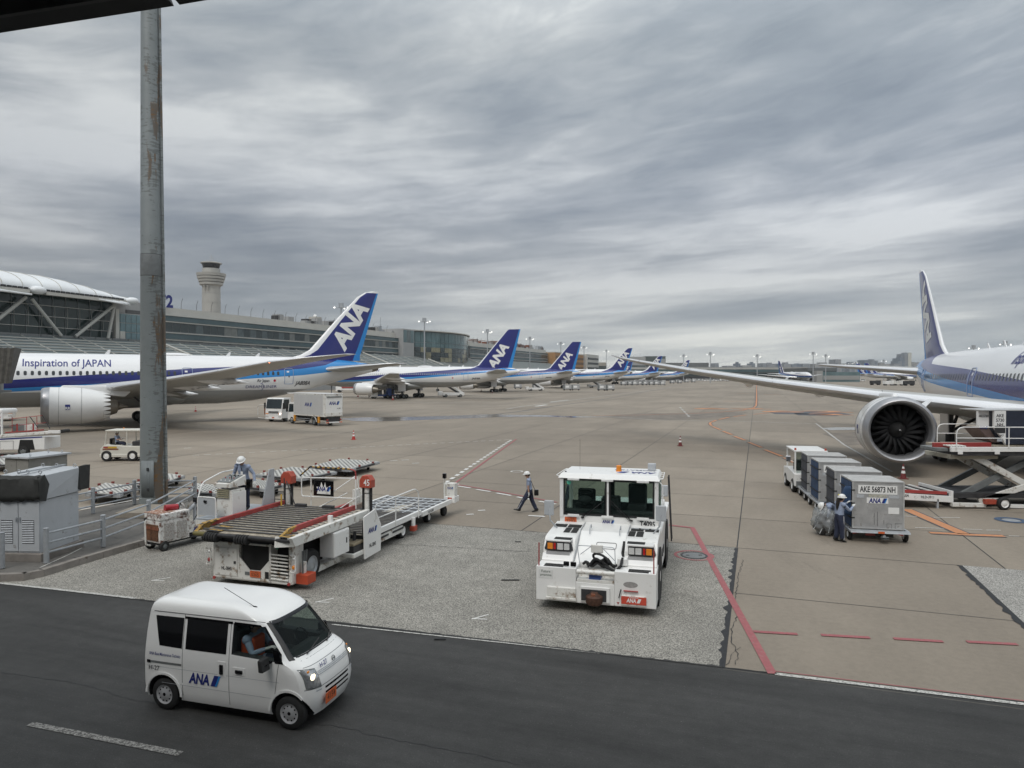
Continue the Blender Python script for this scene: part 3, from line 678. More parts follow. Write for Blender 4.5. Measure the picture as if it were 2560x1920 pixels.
for x in (92, 96, 104, 118): MB().tube((x, 3, 26.2), (x, 3, 33), .12, GV, 5).obj('antenna', w_a)
w_b = wing('terminal_building', 'further banded terminal wing with rusty rooftop pipes beyond the glass rotunda', 216, 373, 48, False, -.5)
for i in range(40):
    x = rnd.uniform(220, 370); h = rnd.uniform(1, 3); w = rnd.uniform(1, 6); MB().box(x, x+w, 2.2, 5, 25.7, 25.7+h, rnd.choice((GV, RUST, RUST, CW))).obj('rooftop_unit', w_b)
for z in (26.6, 27.4): MB().box(218, 330, 1.9, 2.1, z, z+.3, RUST).obj('roof_pipe', w_b)
# lower front building with long louvres and apron level openings
lo = thing('terminal_frontage', 'low terminal frontage with long horizontal grey louvre roof facing the apron', 'terminal building', TO, TR)
MB().box(-120, 375, -13.5, -.1, 0, 9.6, CW).obj('wall', lo)
for i in range(7):
    y0 = -1.2-i*1.9; z0 = 15.1-i*.78
    b = MB(); b.prism([(y0, z0), (y0-1.75, z0-.55), (y0-1.75, z0-.75), (y0, z0-.18)], 'x', -120, 375, LOUV); b.obj('louvre', lo)
    MB().box(-120, 375, y0-1.86, y0-1.76, z0-.62, z0-.40, CWL).obj('louvre_edge', lo)
for i in range(36):   # sloping ribs dividing the louvre glazing
    x = -118+i*8.0; MB().tube((x, -.8, 15.35), (x+1.2, -14.2, 9.9), .10, CWL, 5).obj('rib', lo)
for i in range(30): MB().box(-119+i*5, -114.2+i*5, -1.0, -.2, 15.15, 15.75, GM).obj('gutter_box', lo)
for k, x in enumerate((-14, 96, 150, 210)): MB().tube((x, -1, 15.6), (x+3, -13, 10.6), .35, CWL, 6).obj('drain_chute', lo)
rnd = random.Random(5); x = 60
while x < 368:
    w = rnd.uniform(3, 11); m = rnd.choice((DK, WINB, WINB, CWL, DK)); z0 = rnd.choice((0, 0, 4.8)); MB().box(x, x+w, -13.62, -13.5, z0, z0+rnd.uniform(3.5, 4.2), m).obj('opening', lo); x += w+rnd.uniform(1, 4)
MB().box(-120, 375, -14.6, -13.4, 9.2, 9.9, CWL).obj('fascia', lo); MB().box(-120, 375, -14.0, -13.45, 4.3, 4.7, CWL).obj('canopy', lo)
# glazed hall with curved white roof
ROOFW = mat('roof_membrane', (.74, .76, .77), .4, var=.06, scale=.15); STR = mat('strut_paint', (.42, .42, .39), .5, var=.06)
HG = mat('hall_glass', (.024, .042, .040), .07, var=.7, scale=.07, det=3)
ha = thing('terminal_hall', 'glazed terminal hall with slanting struts under a curved white roof', 'terminal hall', TO, TR)
MB().box(-120, -27.6, .1, 30, 0, 15.0, CW).obj('wall', ha)
sp_n = 24; s0, s1 = -110, -28.2; wv = (s1-s0)/sp_n
pane = MB().box(.03, wv-.03, .2, .3, 0, 2.62, HG).obj('pane', ha, (s0, 0, 15.1))
for r_ in range(4):
    for i in range(sp_n):
        if r_ == 0 and i == 0: continue
        c = pane.copy(); COL.objects.link(c); c.parent = ha; c.location = (s0+i*wv, 0, 15.1+r_*2.68)
for i in range(sp_n+1): MB().box(s0+i*wv-.035, s0+i*wv+.035, .0, .22, 15, 25.9, GM).obj('mullion', ha)
for i in range(sp_n): MB().box(s0+i*wv+.55, s0+i*wv+.60, .05, .2, 17.8, 23.1, STR).obj('mullion', ha)
for r_ in range(5): MB().box(s0, s1, -.15, .1, 15.0+r_*2.68-.07, 15.0+r_*2.68+.07, STR).obj('transom', ha)
def hp(px, py, y=-1.6):
    s = s_px(px, y); w = TO+TD*s+V((-TD.y, TD.x, 0))*y; return V((s, y, CH+(P(px, py, w.y).z-CH)))
for a, b in (((-70, 851), (67, 743)), ((81, 747), (154, 839)), ((190, 841), (286, 764)), ((271, 846), (287, 766))): MB().tube(hp(*a), hp(*b), .42, STR, 8).obj('strut', ha)
def hz(s):
    tb = [(-118, 30.4), (-80, 31.4), (-58, 31.7), (-44, 31.4), (-36, 30.1), (-30, 28.6), (-26, 27.5), (-23, 26.9)]
    for a, b in zip(tb, tb[1:]):
        if a[0] <= s <= b[0]: return a[1]+(b[1]-a[1])*(s-a[0])/(b[0]-a[0])
    return 26.9
rings = []
for i in range(60):
    s = -118+i*(118-23.5)/59; t = max(0, min(1, (s+62)/38)); rz_ = hz(s); ez = 26.75-.15*t; yb = 14-6*t
    ring = [(s, -4+(yb+4)*(1-math.cos(PI/2*k/9)), ez+(rz_-ez)*math.sin(PI/2*k/9)) for k in range(10)]
    ring += [(s, 36, rz_-2), (s, 36, ez-.6), (s, -4, ez-.35)]; rings.append(ring)
MB().loft(rings, ROOFW).obj('roof', ha, ang=30)
for i in range(0, 60, 3):
    MB().pipe([V(p)+V((0, -.03, .05)) for p in rings[i][:10]], .09, CWL, 5).obj('roof_rib', ha)
for s in (-118, -52, -25.5):
    if s > -100: MB().ball((s, -4.2, 26.2), (1.9, 1.5, 1.0), ROOFW, 14, 8).obj('roof_node', ha)
for a, b in ((-110, -54), (-50, -27)):
    MB().box(a, b, -4.3, -3.2, 25.3, 26.1, CWL).obj('fascia', ha)
    n = int((b-a)/1.3)
    for i in range(n): MB().box(a+i*1.3, a+i*1.3+.95, -4.36, -4.02, 26.16, 26.6, DK).obj('slot', ha)
for k in range(4): MB().rail([(-37+k*2.2, -3.6, 25.9), (-33+k*1.8, -5.4-.0*k, 25.2), (-27, -5.0, 24.9)], .2, ROOFW, 3).obj('roof_pipe', ha); MB().rail([(-76+k*2.8, -3.6, 25.9), (-66+k*1.8, -5.4, 25.0), (-54, -4.8, 24.9)], .22, ROOFW, 4).obj('roof_pipe', ha)
an = thing('terminal_annex', 'pale blue glazed stair annex between the hall and the mast', 'terminal building', TO, TR)
MB().box(-27.4, -11, .6, 20, 0, 23.1, CW).obj('wall', an)
AGL = mat('annex_glass', (.15, .23, .25), .1, var=.3, scale=.2)
for r_ in range(3): paned(an, -27.2, -11.2, .5, 15.2+r_*2.62, 17.6+r_*2.62, 9, AGL, 'pane', True, .16)
MB().box(-27.4, -26.3, -.3, .5, 14, 24, CWL).obj('column', an); MB().box(-25.6, -24.0, .2, .45, 15.2, 17.9, CWL).obj('door', an)
MB().box(-26.8, -11, 1.2, 12, 23.2, 26.6, CW).obj('penthouse', an); MB().box(-23, -14, .9, 1.2, 23.2, 24.2, FEN).obj('railing', an)
MB().pipe([(-17.5, 1, 27.0), (-14, 1, 29.2), (-11, 1, 27.0)], .18, FEN, 5).obj('davit', an)
text('2', 5.0, NB, an, Tm((-9.0, -.4, 27.6), (1, 0, 0)), 'sign_lettering', .04)
text('T', 5.0, NB, an, Tm((-12.0, -.4, 27.6), (1, 0, 0)), 'sign_lettering', .04)
# glass rotunda
ro = thing('glass_rotunda', 'curved teal glass lounge building bulging from the terminal with warm lit lower panes', 'terminal building', TO, TR)
MB().box(129, 140, -3, 20, 0, 28.2, CW).obj('wall', ro); paned(ro, 129.3, 139.7, -3.0, 21.6, 27.6, 3, TEAL, 'pane', True, .2)
cy = 60.; rr = 70.; a0, a1 = math.asin(-36/rr), math.asin(38/rr); nA = 22
pts = [(176+rr*math.sin(a0+(a1-a0)*i/nA), cy-rr*math.cos(a0+(a1-a0)*i/nA)) for i in range(nA+1)]
MB().prism([(p[0], p[1]+.3) for p in pts]+[(212, 40), (140, 40)], 'z', 0, 27.8, CW).obj('drum', ro)
MB().prism([(p[0], p[1]-1.2) for p in pts]+[(214, 40), (138, 40)], 'z', 28.0, 28.5, CWL).obj('roof_rim', ro)
rnd = random.Random(11)
for i in range(nA):
    p, q_ = V((*pts[i], 0)), V((*pts[i+1], 0)); d = (q_-p); n_ = V((d.y, -d.x, 0)).normalized()
    for z0, z1, m in ((22.3, 27.6, TEAL), (19.9, 22.1, TEAL), (17.4, 19.7, WARM if rnd.random() < .3 and i < 17 else WINB), (14.9, 17.2, WARM if rnd.random() < .4 and i < 15 else WINB), (12.4, 14.7, WARM if rnd.random() < .4 and i < 15 else WINB)):
        a = p+d*.03; b = q_-d*.03
        MB().hexa([a+n_*.02+V((0, 0, z0)), b+n_*.02+V((0, 0, z0)), b-n_*.25+V((0, 0, z0)), a-n_*.25+V((0, 0, z0))], [a+n_*.02+V((0, 0, z1)), b+n_*.02+V((0, 0, z1)), b-n_*.25+V((0, 0, z1)), a-n_*.25+V((0, 0, z1))], m).obj('pane', ro)
# orange and white blocks, far grey buildings
OB = mat('orange_brick', (.36, .20, .085), .7, var=.1, scale=.5)
ob = thing('office_building', 'orange brick office block beside the far end of the terminal', 'office building', TO, TR); MB().box(374, 470, -6, 20, 0, 23.9, OB).obj('wall', ob)
for r_ in range(3): paned(ob, 376, 468, -6, 10.5+r_*4.3, 12.8+r_*4.3, 26, DK, 'window', False, 1.7)
MB().box(374, 470, -6.2, 20, 23.9, 24.5, CWL).obj('parapet', ob)
wb = thing('office_building', 'white office block with dark window bands at the far end of the terminal', 'office building', TO, TR); MB().box(471, 520, -8, 20, 0, 25.3, CWL).obj('wall', wb)
for r_ in range(3): MB().box(475, 519, -8.15, -8, 11+r_*4.6, 13+r_*4.6, WINB).obj('window_band', wb)
def block(px0, px1, ytop, Y, name, label, cat, m, dep=40, bands=0, bm=None, group=None):
    a, b = P(px0, ytop, Y), P(px1, ytop, Y); t = thing(name, label, cat, ((a.x+b.x)/2, Y, 0), 0, group); w = (b.x-a.x)/2
    MB().box(-w, w, 0, dep, 0, a.z, m).obj('wall', t)
    for k in range(bands): z = a.z*(.22+.74*k/bands); MB().box(-w*.97, w*.97, -.25, 0, z, z+a.z*.42/bands, bm or WINB).obj('window_band', t)
    return t
FG = mat('far_grey_cladding', (.30, .30, .29), .7, var=.06, scale=.05); FD = mat('far_dark_cladding', (.13, .135, .135), .7, var=.2, scale=.05)
block(1487, 1516, 906, 760, 'far_building', 'low beige far building just left of the grey terminal', 'building', mat('far_beige', (.33, .31, .27), .7), 40, 2)
block(1560, 1614, 892, 700, 'far_building', 'pale grey box building behind the fourth aircraft tail', 'building', FG, 40, 1)
block(1613, 1664, 890.5, 705, 'far_building', 'dark glass cube building with thin flat roof beyond the tails', 'building', mat('far_dark_glass', (.09, .105, .10), .3), 40, 0)
block(1650, 1664.5, 897, 702, 'far_building', 'narrow grey annex on the right of the dark glass cube', 'building', FG, 40)
block(1664, 1772, 907, 708, 'far_terminal', 'long dark grey pier roof beyond the last aircraft tail', 'terminal building', FD, 60, 1, FG)
t = block(1540, 2020, 917.5, 660, 'far_terminal', 'very long low grey terminal with glass band across the far apron', 'terminal building', FG, 60, 0)
for z0, z1, m in ((8.2, 10.6, SPAN), (4.3, 7.5, WINB), (0, 3.6, DK), (10.9, 11.6, CWL)): MB().box(-91, 91, -1, -.02, z0, z1, m).obj('facade_band', t)
t = block(2018, 2092, 920, 560, 'pier_building', 'dark glass pier building with open truss top right of the far terminal', 'terminal building', FD, 50, 2, WINB)
t = block(2042, 2057, 927, 540, 'stair_tower', 'plain grey stair tower in front of the dark pier building', 'building', FG, 8)
block(2057, 2150, 930, 552, 'pier_building', 'teal glazed gate pier above the right wing', 'terminal building', TEAL, 20, 1, FG)
# ---------------------------------------------------------------- skyline across the water
cols = [(.16, .19, .22), (.20, .22, .24), (.24, .25, .26), (.13, .16, .20), (.27, .27, .26)]  # mostly bluish greys, putting distance haze into the tower colours
SKM = [mat('skyline_hazed_'+n, c, .6, var=.15, scale=.02) for n, c in zip(('slate', 'ash', 'stone', 'blue', 'sand'), cols)]
sk = [(1207, 1261, 420), (1145, 1200, 375), (1308, 1435, 410), (1465, 1500, 380), (1530, 1655, 405), (1660, 1705, 378), (1805, 1862, 375), (1870, 1990, 388), (1980, 2072, 383), (2074, 2130, 392), (2132, 2195, 385)]
rnd = random.Random(21); shades = ['slate blue', 'ash grey', 'stone grey', 'deep blue', 'sand coloured']
places = iter(['far left end of the skyline', 'squat twin topped one left of the slab', 'long low slab right of the light mast', 'small peaked one in the middle of the skyline', 'low one beneath the central light mast', 'square one right of the central mast',
 'tall square one before the long row', 'wide row left of the blue tail fin', 'wide row behind the blue tail fin', 'one right of the blue tail fin', 'last one above the pier roof', 'left one above the dark pier', 'ridged slab above the dark pier',
 'narrow dark one above the dark pier', 'blue cube left of the right hand mast', 'wide slab under the second right mast', 'tall flat topped tower over the tailplane', 'dark slab left of the two far fins', 'tower above the two far fins', 'stepped tower right of the far fins',
 'pale cluster right of the far fins', 'pale block before the twin towers', 'lowest step of the twin towers', 'middle step of the twin towers', 'tallest tower catching the light', 'slab between the tallest tower and the aircraft', 'last one touching the right aircraft'])
def tower(x0, x1, yt, Y, i, lit=False):
    a, b = P(x0, yt, Y), P(x1, yt, Y); w = (b.x-a.x)/2; c = i % 5
    t = thing('skyline_building', f'{shades[c]} high rise on skyline, {next(places)}', 'high rise', ((a.x+b.x)/2, Y, 0), 0, 'buildings of the distant city skyline')
    MB().box(-w, w, 0, 60, 0, a.z, SKM[c]).obj('tower', t); n = max(2, int(w/9)); b_ = MB()
    for k in range(n): x = -w+2*w*(k+.5)/n; b_.box(x-w/n*.45, x+w/n*.2, -1.5, 0, 12, a.z-6-10*rnd.random(), SKM[(c+1+k % 2) % 5])
    b_.obj('window_strip', t)
    if rnd.random() < .5: MB().box(-w*.4, w*.3, 10, 40, a.z, a.z+6, SKM[c]).obj('plant_room', t)
    if lit: MB().box(0, w*.95, -1.8, -.2, 25, 100, mat('painted_sky_reflection', (.6, .58, .5), .2, .6)).obj('painted_glint_panel', t)  # pale panel puts the tower's bright reflection into its colour
tower(1560, 1578, 927, 2600, 0)
for i, (x0, x1, y) in enumerate(sk[1:]): tower(1580+x0/5.53, 1580+x1/5.53, 840+y/5.53, 2600+20*i, i+1)
sk2 = [(0, 95, 385), (108, 175, 388), (175, 247, 400), (262, 360, 382), (428, 710, 385), (712, 790, 322), (890, 1030, 378), (1115, 1185, 332), (1200, 1300, 340), (1322, 1460, 385), (1522, 1600, 382), (1583, 1612, 345), (1605, 1665, 305), (1663, 1762, 247), (1768, 1870, 378), (1872, 1955, 364)]
for i, (x0, x1, y) in enumerate(sk2): tower(1960+x0/5.53, 1960+x1/5.53, 840+y/5.53, 2650+25*i, (i*3+2) % 5, lit=(y == 247))
HILL = mat('far_woodland', (.035, .05, .035), .9, var=.3, scale=.05)
hb = MB(); n = 40; ring = []
for i in range(n): x = P(1475+i*2.2, 930, 800).x; z = 12+7*math.exp(-((i-5)/5)**2)+1.5*mn.noise(V((i*.5, 0, 0))); hb.box(x, x+1.4, 800, 830, 0, z, HILL)
struct(hb.obj('treeline'), 'stuff')
# ---------------------------------------------------------------- control towers
TWC = mat('tower_concrete', (.40, .39, .36), .7, var=.05, scale=.1)
ct = P(529.5, 937, 681); ct = thing('control_tower', 'tall pale concrete control tower with ringed head and dark glass cab', 'control tower', (ct.x, 681, 0))
zz = lambda y: CH+(P(529.5, y, 681).z-CH)
MB().lathe([(0, 9), (zz(716), 8.3)], (0, 0, 0), (0, 0, 1), TWC, 32).obj('shaft', ct)
for i in range(7):
    z = 40+i*9; MB().lathe([(0, 8.55), (.18, 8.55)], (0, 0, z), (0, 0, 1), CW, 32).obj('shaft_joint', ct)
for y0, y1, r0_, r1_ in ((716, 713, 8.5, 9.6), (713, 706, 10.6, 10.9), (705.5, 699, 11.4, 11.9), (698.5, 692, 12.4, 12.9), (691.5, 683, 13.0, 13.6)):
    MB().lathe([(0, r0_), ((zz(y1)-zz(y0))*.85, r1_), ((zz(y1)-zz(y0))*.86, r1_-.9)], (0, 0, zz(y0)), (0, 0, 1), TWC, 40).obj('gallery', ct)
MB().lathe([(0, 9.4), (zz(687)-zz(690), 9.4)], (0, 0, zz(690)), (0, 0, 1), WINB, 32).obj('window_ring', ct)
MB().lathe([(0, 8.2), (zz(672)-zz(683), 8.2)], (0, 0, zz(683)), (0, 0, 1), TWC, 32).obj('drum', ct)
MB().lathe([(0, 7.4), (zz(660)-zz(671), 8.7)], (0, 0, zz(671)), (0, 0, 1), BLK, 20).obj('cab_glass', ct)
MB().lathe([(0, 9.4), (.8, 9.9), (1.4, 9.0), (1.5, 0)], (0, 0, zz(660)), (0, 0, 1), TWC, 32).obj('cab_roof', ct)
for dx, h in ((-4, 3), (-1.2, 6), (.3, 7.5), (2, 5), (5, 2.5)): MB().tube((dx, 0, zz(656)), (dx, 0, zz(656)+h), .18, TWC, 5).obj('antenna', ct)
for a in (-105, -85): MB().prism([(8.2, zz(716)), (11, zz(716)), (8.2, zz(732))], 'y', -.6, .6, TWC, Matrix.Rotation(R(a), 4, 'Z')).obj('bracket', ct)
p_ = P(788.5, 937, 520); st = thing('control_tower', 'small older control tower with white radome above the terminal roof', 'control tower', (p_.x, 520, 0)); y2 = lambda y: P(788.5, y, 520).z
MB().lathe([(0, 3.4), (y2(812), 3.4), (y2(811.5), 4.4), (y2(806), 4.6), (y2(805.9), 3.9)], (0, 0, 0), (0, 0, 1), TWC, 20).obj('shaft', st)
MB().lathe([(0, 3.7), (1.8, 4.3)], (0, 0, y2(805)), (0, 0, 1), BLK, 16).obj('cab_glass', st); MB().lathe([(0, 4.8), (1.8, 4.6), (1.9, 0)], (0, 0, y2(799)), (0, 0, 1), TWC, 20).obj('cab_roof', st); MB().ball((0, 0, y2(791)), 1.5, W_, 12, 8).obj('radome', st)
# ---------------------------------------------------------------- apron light masts
lp = [(853, 758, 240, 'behind the nearest tail fin'), (1061, 795, 298, 'in front of the glass rotunda'), (1218.5, 823, 371, 'between the rotunda and the second tail fin'), (1324.7, 842, 445, 'beside the second tail fin'), (1402, 855, 516, 'left of the third tail fin'), (1460, 865, 587, 'right of the third tail fin'),
      (1516, 874.5, 676, 'at the tip of the long wing'), (1709, 886, 560, 'above the last tail of the row'), (1776, 880.5, 470, 'right of the row of tails'), (1893, 886, 500, 'above the orange taxi line'), (2033, 880, 480, 'left of the pair above the pier'), (2064.5, 886, 520, 'right of the pair above the pier'),
      (2110, 908.5, 900, 'small one above the tailplane'), (2126, 906, 860, 'small one left of the two far fins'), (2139, 904.5, 830, 'small one just left of the two far fins'), (2209.5, 899, 680, 'right of the two far fins'), (2434, 863, 330, 'left one behind the right fuselage'), (2513, 852.6, 300, 'right one behind the right fuselage')]
lm0 = None
for px, yt, Y, wh in lp:
    p = P(px, yt, Y); lab = 'tall apron floodlight mast '+wh
    if lm0 is None:
        lm0 = thing('floodlight_mast', lab, 'floodlight mast', (p.x, Y, p.z-31), 0, 'floodlight masts round the apron')
        MB().lathe([(-12, .42), (29.5, .24)], (0, 0, 0), (0, 0, 1), GV, 10).obj('pole', lm0)
        MB().lathe([(0, .9), (.12, .95), (.2, .9), (.25, .85), (1.6, .85), (1.7, .3)], (0, 0, 29.4), (0, 0, 1), GV, 10).obj('head', lm0)
        for s in (-1, 1): MB().tube((0, 0, 29.5), (s*2.3, 0, 29.6), .12, GV, 6).obj('arm', lm0); MB().ball((s*2.3, -.2, 29.5), (.30, .25, .22), LIT, 8, 6).obj('lamp', lm0)
        for s, y_ in ((-.6, -1.2), (.9, -1.4)): MB().ball((s*1.6, y_, 29.0), (.24, .2, .2), LIT if s > 0 else GV, 8, 6).obj('lamp', lm0)
    else: dup(lm0, (p.x, Y, p.z-31), 0, lab)
# ================================================================ AIRCRAFT
AW = mat('aircraft_white', (.80, .80, .80), .28, var=.015, scale=.3, coat=.3); AG = mat('aircraft_belly_grey', (.36, .37, .36), .35, var=.04, scale=.3, coat=.2)
WG = mat('wing_grey', (.40, .40, .38), .4, var=.07, scale=.4, dirt=.06, dirtcol=(.25, .24, .22), stretch=(1, .4, 1)); WM = mat('slat_metal', (.74, .74, .75), .27, .55, var=.05, scale=.5)
ENG = mat('nacelle_white', (.74, .74, .73), .3, var=.03, scale=.5, coat=.3); LIP = mat('nacelle_lip', (.40, .40, .41), .34, .65, var=.12, scale=1.5); EXH = mat('exhaust_metal', (.20, .18, .15), .4, .6, var=.2, scale=2)
FAN = mat('fan_titanium', (.007, .007, .008), .7, .0, var=.1); INT = mat('intake_liner', (.13, .13, .135), .45, .3, var=.06, scale=.6); CAV = mat('dark_cavity', (.012, .012, .012), .8, var=.1)
PW_ = mat('cabin_window', (.05, .055, .06), .15, var=.3, scale=2); DOORL = mat('door_outline', (.30, .36, .50), .5, var=.05)
SHD = mat('gear_tyre', (.02, .02, .02), .8, var=.2, scale=4)
def livery(name, Ln, zsh, curves):
    m = bpy.data.materials.new(name); m.use_nodes = True; nt = m.node_tree; N = nt.nodes; L = nt.links; b = N['Principled BSDF']
    b.inputs['Roughness'].default_value = .26; b.inputs['Coat Weight'].default_value = .3; b.inputs['Coat Roughness'].default_value = .1
    tc = N.new('ShaderNodeTexCoord'); sp = N.new('ShaderNodeSeparateXYZ'); L.new(tc.outputs['Object'], sp.inputs[0])
    dx = N.new('ShaderNodeMath'); dx.operation = 'DIVIDE'; L.new(sp.outputs[0], dx.inputs[0]); dx.inputs[1].default_value = Ln
    sh = N.new('ShaderNodeMath'); sh.operation = 'ADD'; L.new(sp.outputs[2], sh.inputs[0]); sh.inputs[1].default_value = -zsh
    cur = None
    cols = [(.80, .80, .80, 1), (.020, .026, .165, 1), (.035, .25, .60, 1), (.78, .78, .77, 1), (.33, .34, .335, 1)]
    rgb = N.new('ShaderNodeRGB'); rgb.outputs[0].default_value = cols[0]; cur = rgb.outputs[0]
    for i, pts in enumerate(curves):
        fc = N.new('ShaderNodeFloatCurve'); cv = fc.mapping.curves[0]
        P_ = [(x/57.0, z/12) for x, z in pts]
        cv.points[0].location = P_[0]; cv.points[1].location = P_[-1]
        for p in P_[1:-1]: cv.points.new(*p)
        for p in cv.points: p.handle_type = 'VECTOR'
        fc.mapping.update(); L.new(dx.outputs[0], fc.inputs['Value'])
        ml = N.new('ShaderNodeMath'); ml.operation = 'MULTIPLY_ADD'; L.new(fc.outputs[0], ml.inputs[0]); ml.inputs[1].default_value = 12; ml.inputs[2].default_value = 0
        lt = N.new('ShaderNodeMath'); lt.operation = 'LESS_THAN'; L.new(sh.outputs[0], lt.inputs[0]); L.new(ml.outputs[0], lt.inputs[1])
        mx = N.new('ShaderNodeMix'); mx.data_type = 'RGBA'; L.new(lt.outputs[0], mx.inputs[0]); L.new(cur, mx.inputs[6]); mx.inputs[7].default_value = cols[i+1]; cur = mx.outputs[2]
    ns = N.new('ShaderNodeTexNoise'); ns.inputs['Scale'].default_value = .5; ns.inputs['Detail'].default_value = 5
    mp = N.new('ShaderNodeMapping'); mp.inputs['Scale'].default_value = (.25, 1, 1.2); L.new(tc.outputs['Object'], mp.inputs[0]); L.new(mp.outputs[0], ns.inputs['Vector'])
    mr = N.new('ShaderNodeMapRange'); mr.inputs[1].default_value = .3; mr.inputs[2].default_value = .7; mr.inputs[3].default_value = .93; mr.inputs[4].default_value = 1.03; L.new(ns.outputs[0], mr.inputs[0])
    sc = N.new('ShaderNodeVectorMath'); sc.operation = 'SCALE'; L.new(cur, sc.inputs[0]); L.new(mr.outputs[0], sc.inputs['Scale']); L.new(sc.outputs[0], b.inputs['Base Color'])
    return m
C787 = [[(0, 4.6), (10, 4.9), (14, 5.05), (24, 5.8), (33, 6.45), (44, 7.0), (47, 8.1), (57, 9.5)],
        [(0, 3.9), (13, 4.15), (24, 4.75), (36, 5.65), (46, 6.5), (49, 6.95), (51, 7.7), (52, 9), (57, 9.6)],
        [(0, 3.5), (13, 3.8), (24, 4.3), (36, 5.0), (46, 5.65), (50, 6.1), (54, 6.6), (57, 6.9)],
        [(0, 3.8), (49, 3.85), (50, 2), (57, 1)]]
LIV8 = livery('livery_a', 57.0, 0, C787); LIV9 = livery('livery_b', 63.0, -.33, C787)
C767 = [[(0, 5.0), (14, 5.2), (30, 6.2), (45, 7.2), (48, 8.2), (57, 9.5)], [(0, 4.2), (14, 4.4), (30, 5.2), (45, 6.3), (50, 6.7), (52, 7.1), (57, 9.0)], [(0, 3.8), (14, 4.0), (30, 4.7), (45, 5.85), (50, 6.3), (54, 6.6), (57, 6.8)], [(0, 3.9), (46, 3.95), (50, 2), (57, 1)]]
LIV7 = livery('livery_c', 55.0, 0, C767)
SPEC = {
 'a': dict(L=56.7, R=2.97, zc=5.1, st=[(0, .05, 4.3), (.5, .7, 4.4), (1.4, 1.3, 4.6), (3, 1.95, 4.85), (5, 2.45, 4.98), (8, 2.87, 5.06), (10.5, 2.97, 5.1), (20, 2.97, 5.1), (30, 2.97, 5.1), (36, 2.96, 5.1), (40, 2.82, 5.24), (44, 2.48, 5.55), (48, 1.98, 5.98), (52, 1.33, 6.35), (55, .72, 6.55), (56.7, .36, 6.6)],
   W=[(2.6, 19.0, 31.0, 3.55, 1.25), (9.7, 23.6, 32.2, 4.35, .85), (16, 28.2, 34.2, 5.15, .55), (22, 32.5, 37.0, 6.05, .38), (26.5, 36.0, 39.6, 6.85, .24), (28.6, 38.8, 41.4, 7.25, .15), (30, 42.2, 43.2, 7.6, .07)],
   H=[(1.2, 48.6, 54.4, 6.35, .5), (5.5, 51.6, 55.6, 6.75, .3), (9.5, 54.6, 56.9, 7.1, .15), (9.9, 55.6, 57.1, 7.15, .08)],
   F=[(7.6, 43.8, 54.3, .34), (8.3, 46.2, 54.3, .34), (9.0, 47.4, 54.55, .33), (13, 50.9, 55.75, .24), (16.3, 53.9, 56.75, .15), (17.0, 55.0, 56.95, .11), (17.25, 56.1, 57.0, .05)],
   eng=(18.3, 9.75, 2.63, 1.87, 5.6), gear=(28.4, 4.9, .62), liv=LIV8, chev=True, lead=.12, tl=.13),
}
def stretch(sp, s1, d1, s2, d2):
    f = lambda x: x+(d1 if x > s1 else 0)+(d2 if x > s2 else 0)
    o = dict(sp); o['L'] = f(sp['L']); o['st'] = [(f(a), b, c) for a, b, c in sp['st']]
    o['W'] = [(a, f(b), f(min(c, s2-.01))+(c-min(c, s2-.01)), *r) for a, b, c, *r in sp['W']]
    k = f(sp['W'][0][1])-sp['W'][0][1]
    o['W'] = [(a, b+k, c+k, *r) for a, b, c, *r in sp['W']]
    o['H'] = [(a, f(b), f(c), *r) for a, b, c, *r in sp['H']]; o['F'] = [(a, f(b), f(c), r) for a, b, c, r in sp['F']]
    e = sp['eng']; o['eng'] = (e[0]+k, *e[1:]); g = sp['gear']; o['gear'] = (g[0]+k, *g[1:]); return o
SPEC['b'] = stretch(SPEC['a'], 15, 3.1, 34, 3.1); SPEC['b']['liv'] = LIV9; SPEC['b']['chev'] = False; SPEC['b']['tl'] = .13; SPEC['b']['lead'] = .04; SPEC['b']['W'] = [(a, b, c, d, e*(.66 if a < 12 else .8)) for a, b, c, d, e in SPEC['b']['W']]
SPEC['c'] = dict(L=54.9, R=2.52, zc=5.15, st=[(0, .05, 4.5), (.5, .7, 4.6), (1.6, 1.25, 4.75), (3, 1.75, 4.95), (5, 2.2, 5.08), (8, 2.5, 5.15), (12, 2.52, 5.15), (24, 2.52, 5.15), (36, 2.52, 5.15), (40, 2.4, 5.25), (44, 2.05, 5.55), (48, 1.55, 5.95), (52, .9, 6.3), (54.0, .5, 6.45), (54.9, .2, 6.5)],
   W=[(2.3, 17.8, 27.6, 3.7, 1.15), (7.9, 21.4, 29.0, 4.2, .75), (14, 26.0, 31.3, 4.85, .5), (20, 30.6, 34.0, 5.6, .3), (23.8, 33.6, 35.8, 6.0, .15)],
   H=[(1.2, 47.0, 52.5, 6.2, .45), (5, 49.5, 53.3, 6.5, .28), (9.2, 52.3, 54.3, 6.85, .12)],
   F=[(7.3, 42.6, 53.2, .3), (7.9, 44.6, 53.2, .3), (12, 48.2, 54.2, .22), (16.0, 51.8, 55.1, .13), (16.3, 52.2, 55.2, .08)],
   eng=(16.6, 7.9, 2.35, 1.45, 5.2), gear=(27.2, 4.65, .55), liv=LIV7, chev=False, lead=.05, tl=.12)
_b = SPEC['b']; _b['zc'] -= .33; _b['st'] = [(a, b, c-.33) for a, b, c in _b['st']]; _b['F'] = [(a-.45, b, c, d) for a, b, c, d in _b['F']]; _b['H'] = [(a, b, c, d-.35, e) for a, b, c, d, e in _b['H']]
SPEC['a']['W'] = [(a, b, c, d, e*.8) for a, b, c, d, e in SPEC['a']['W']]
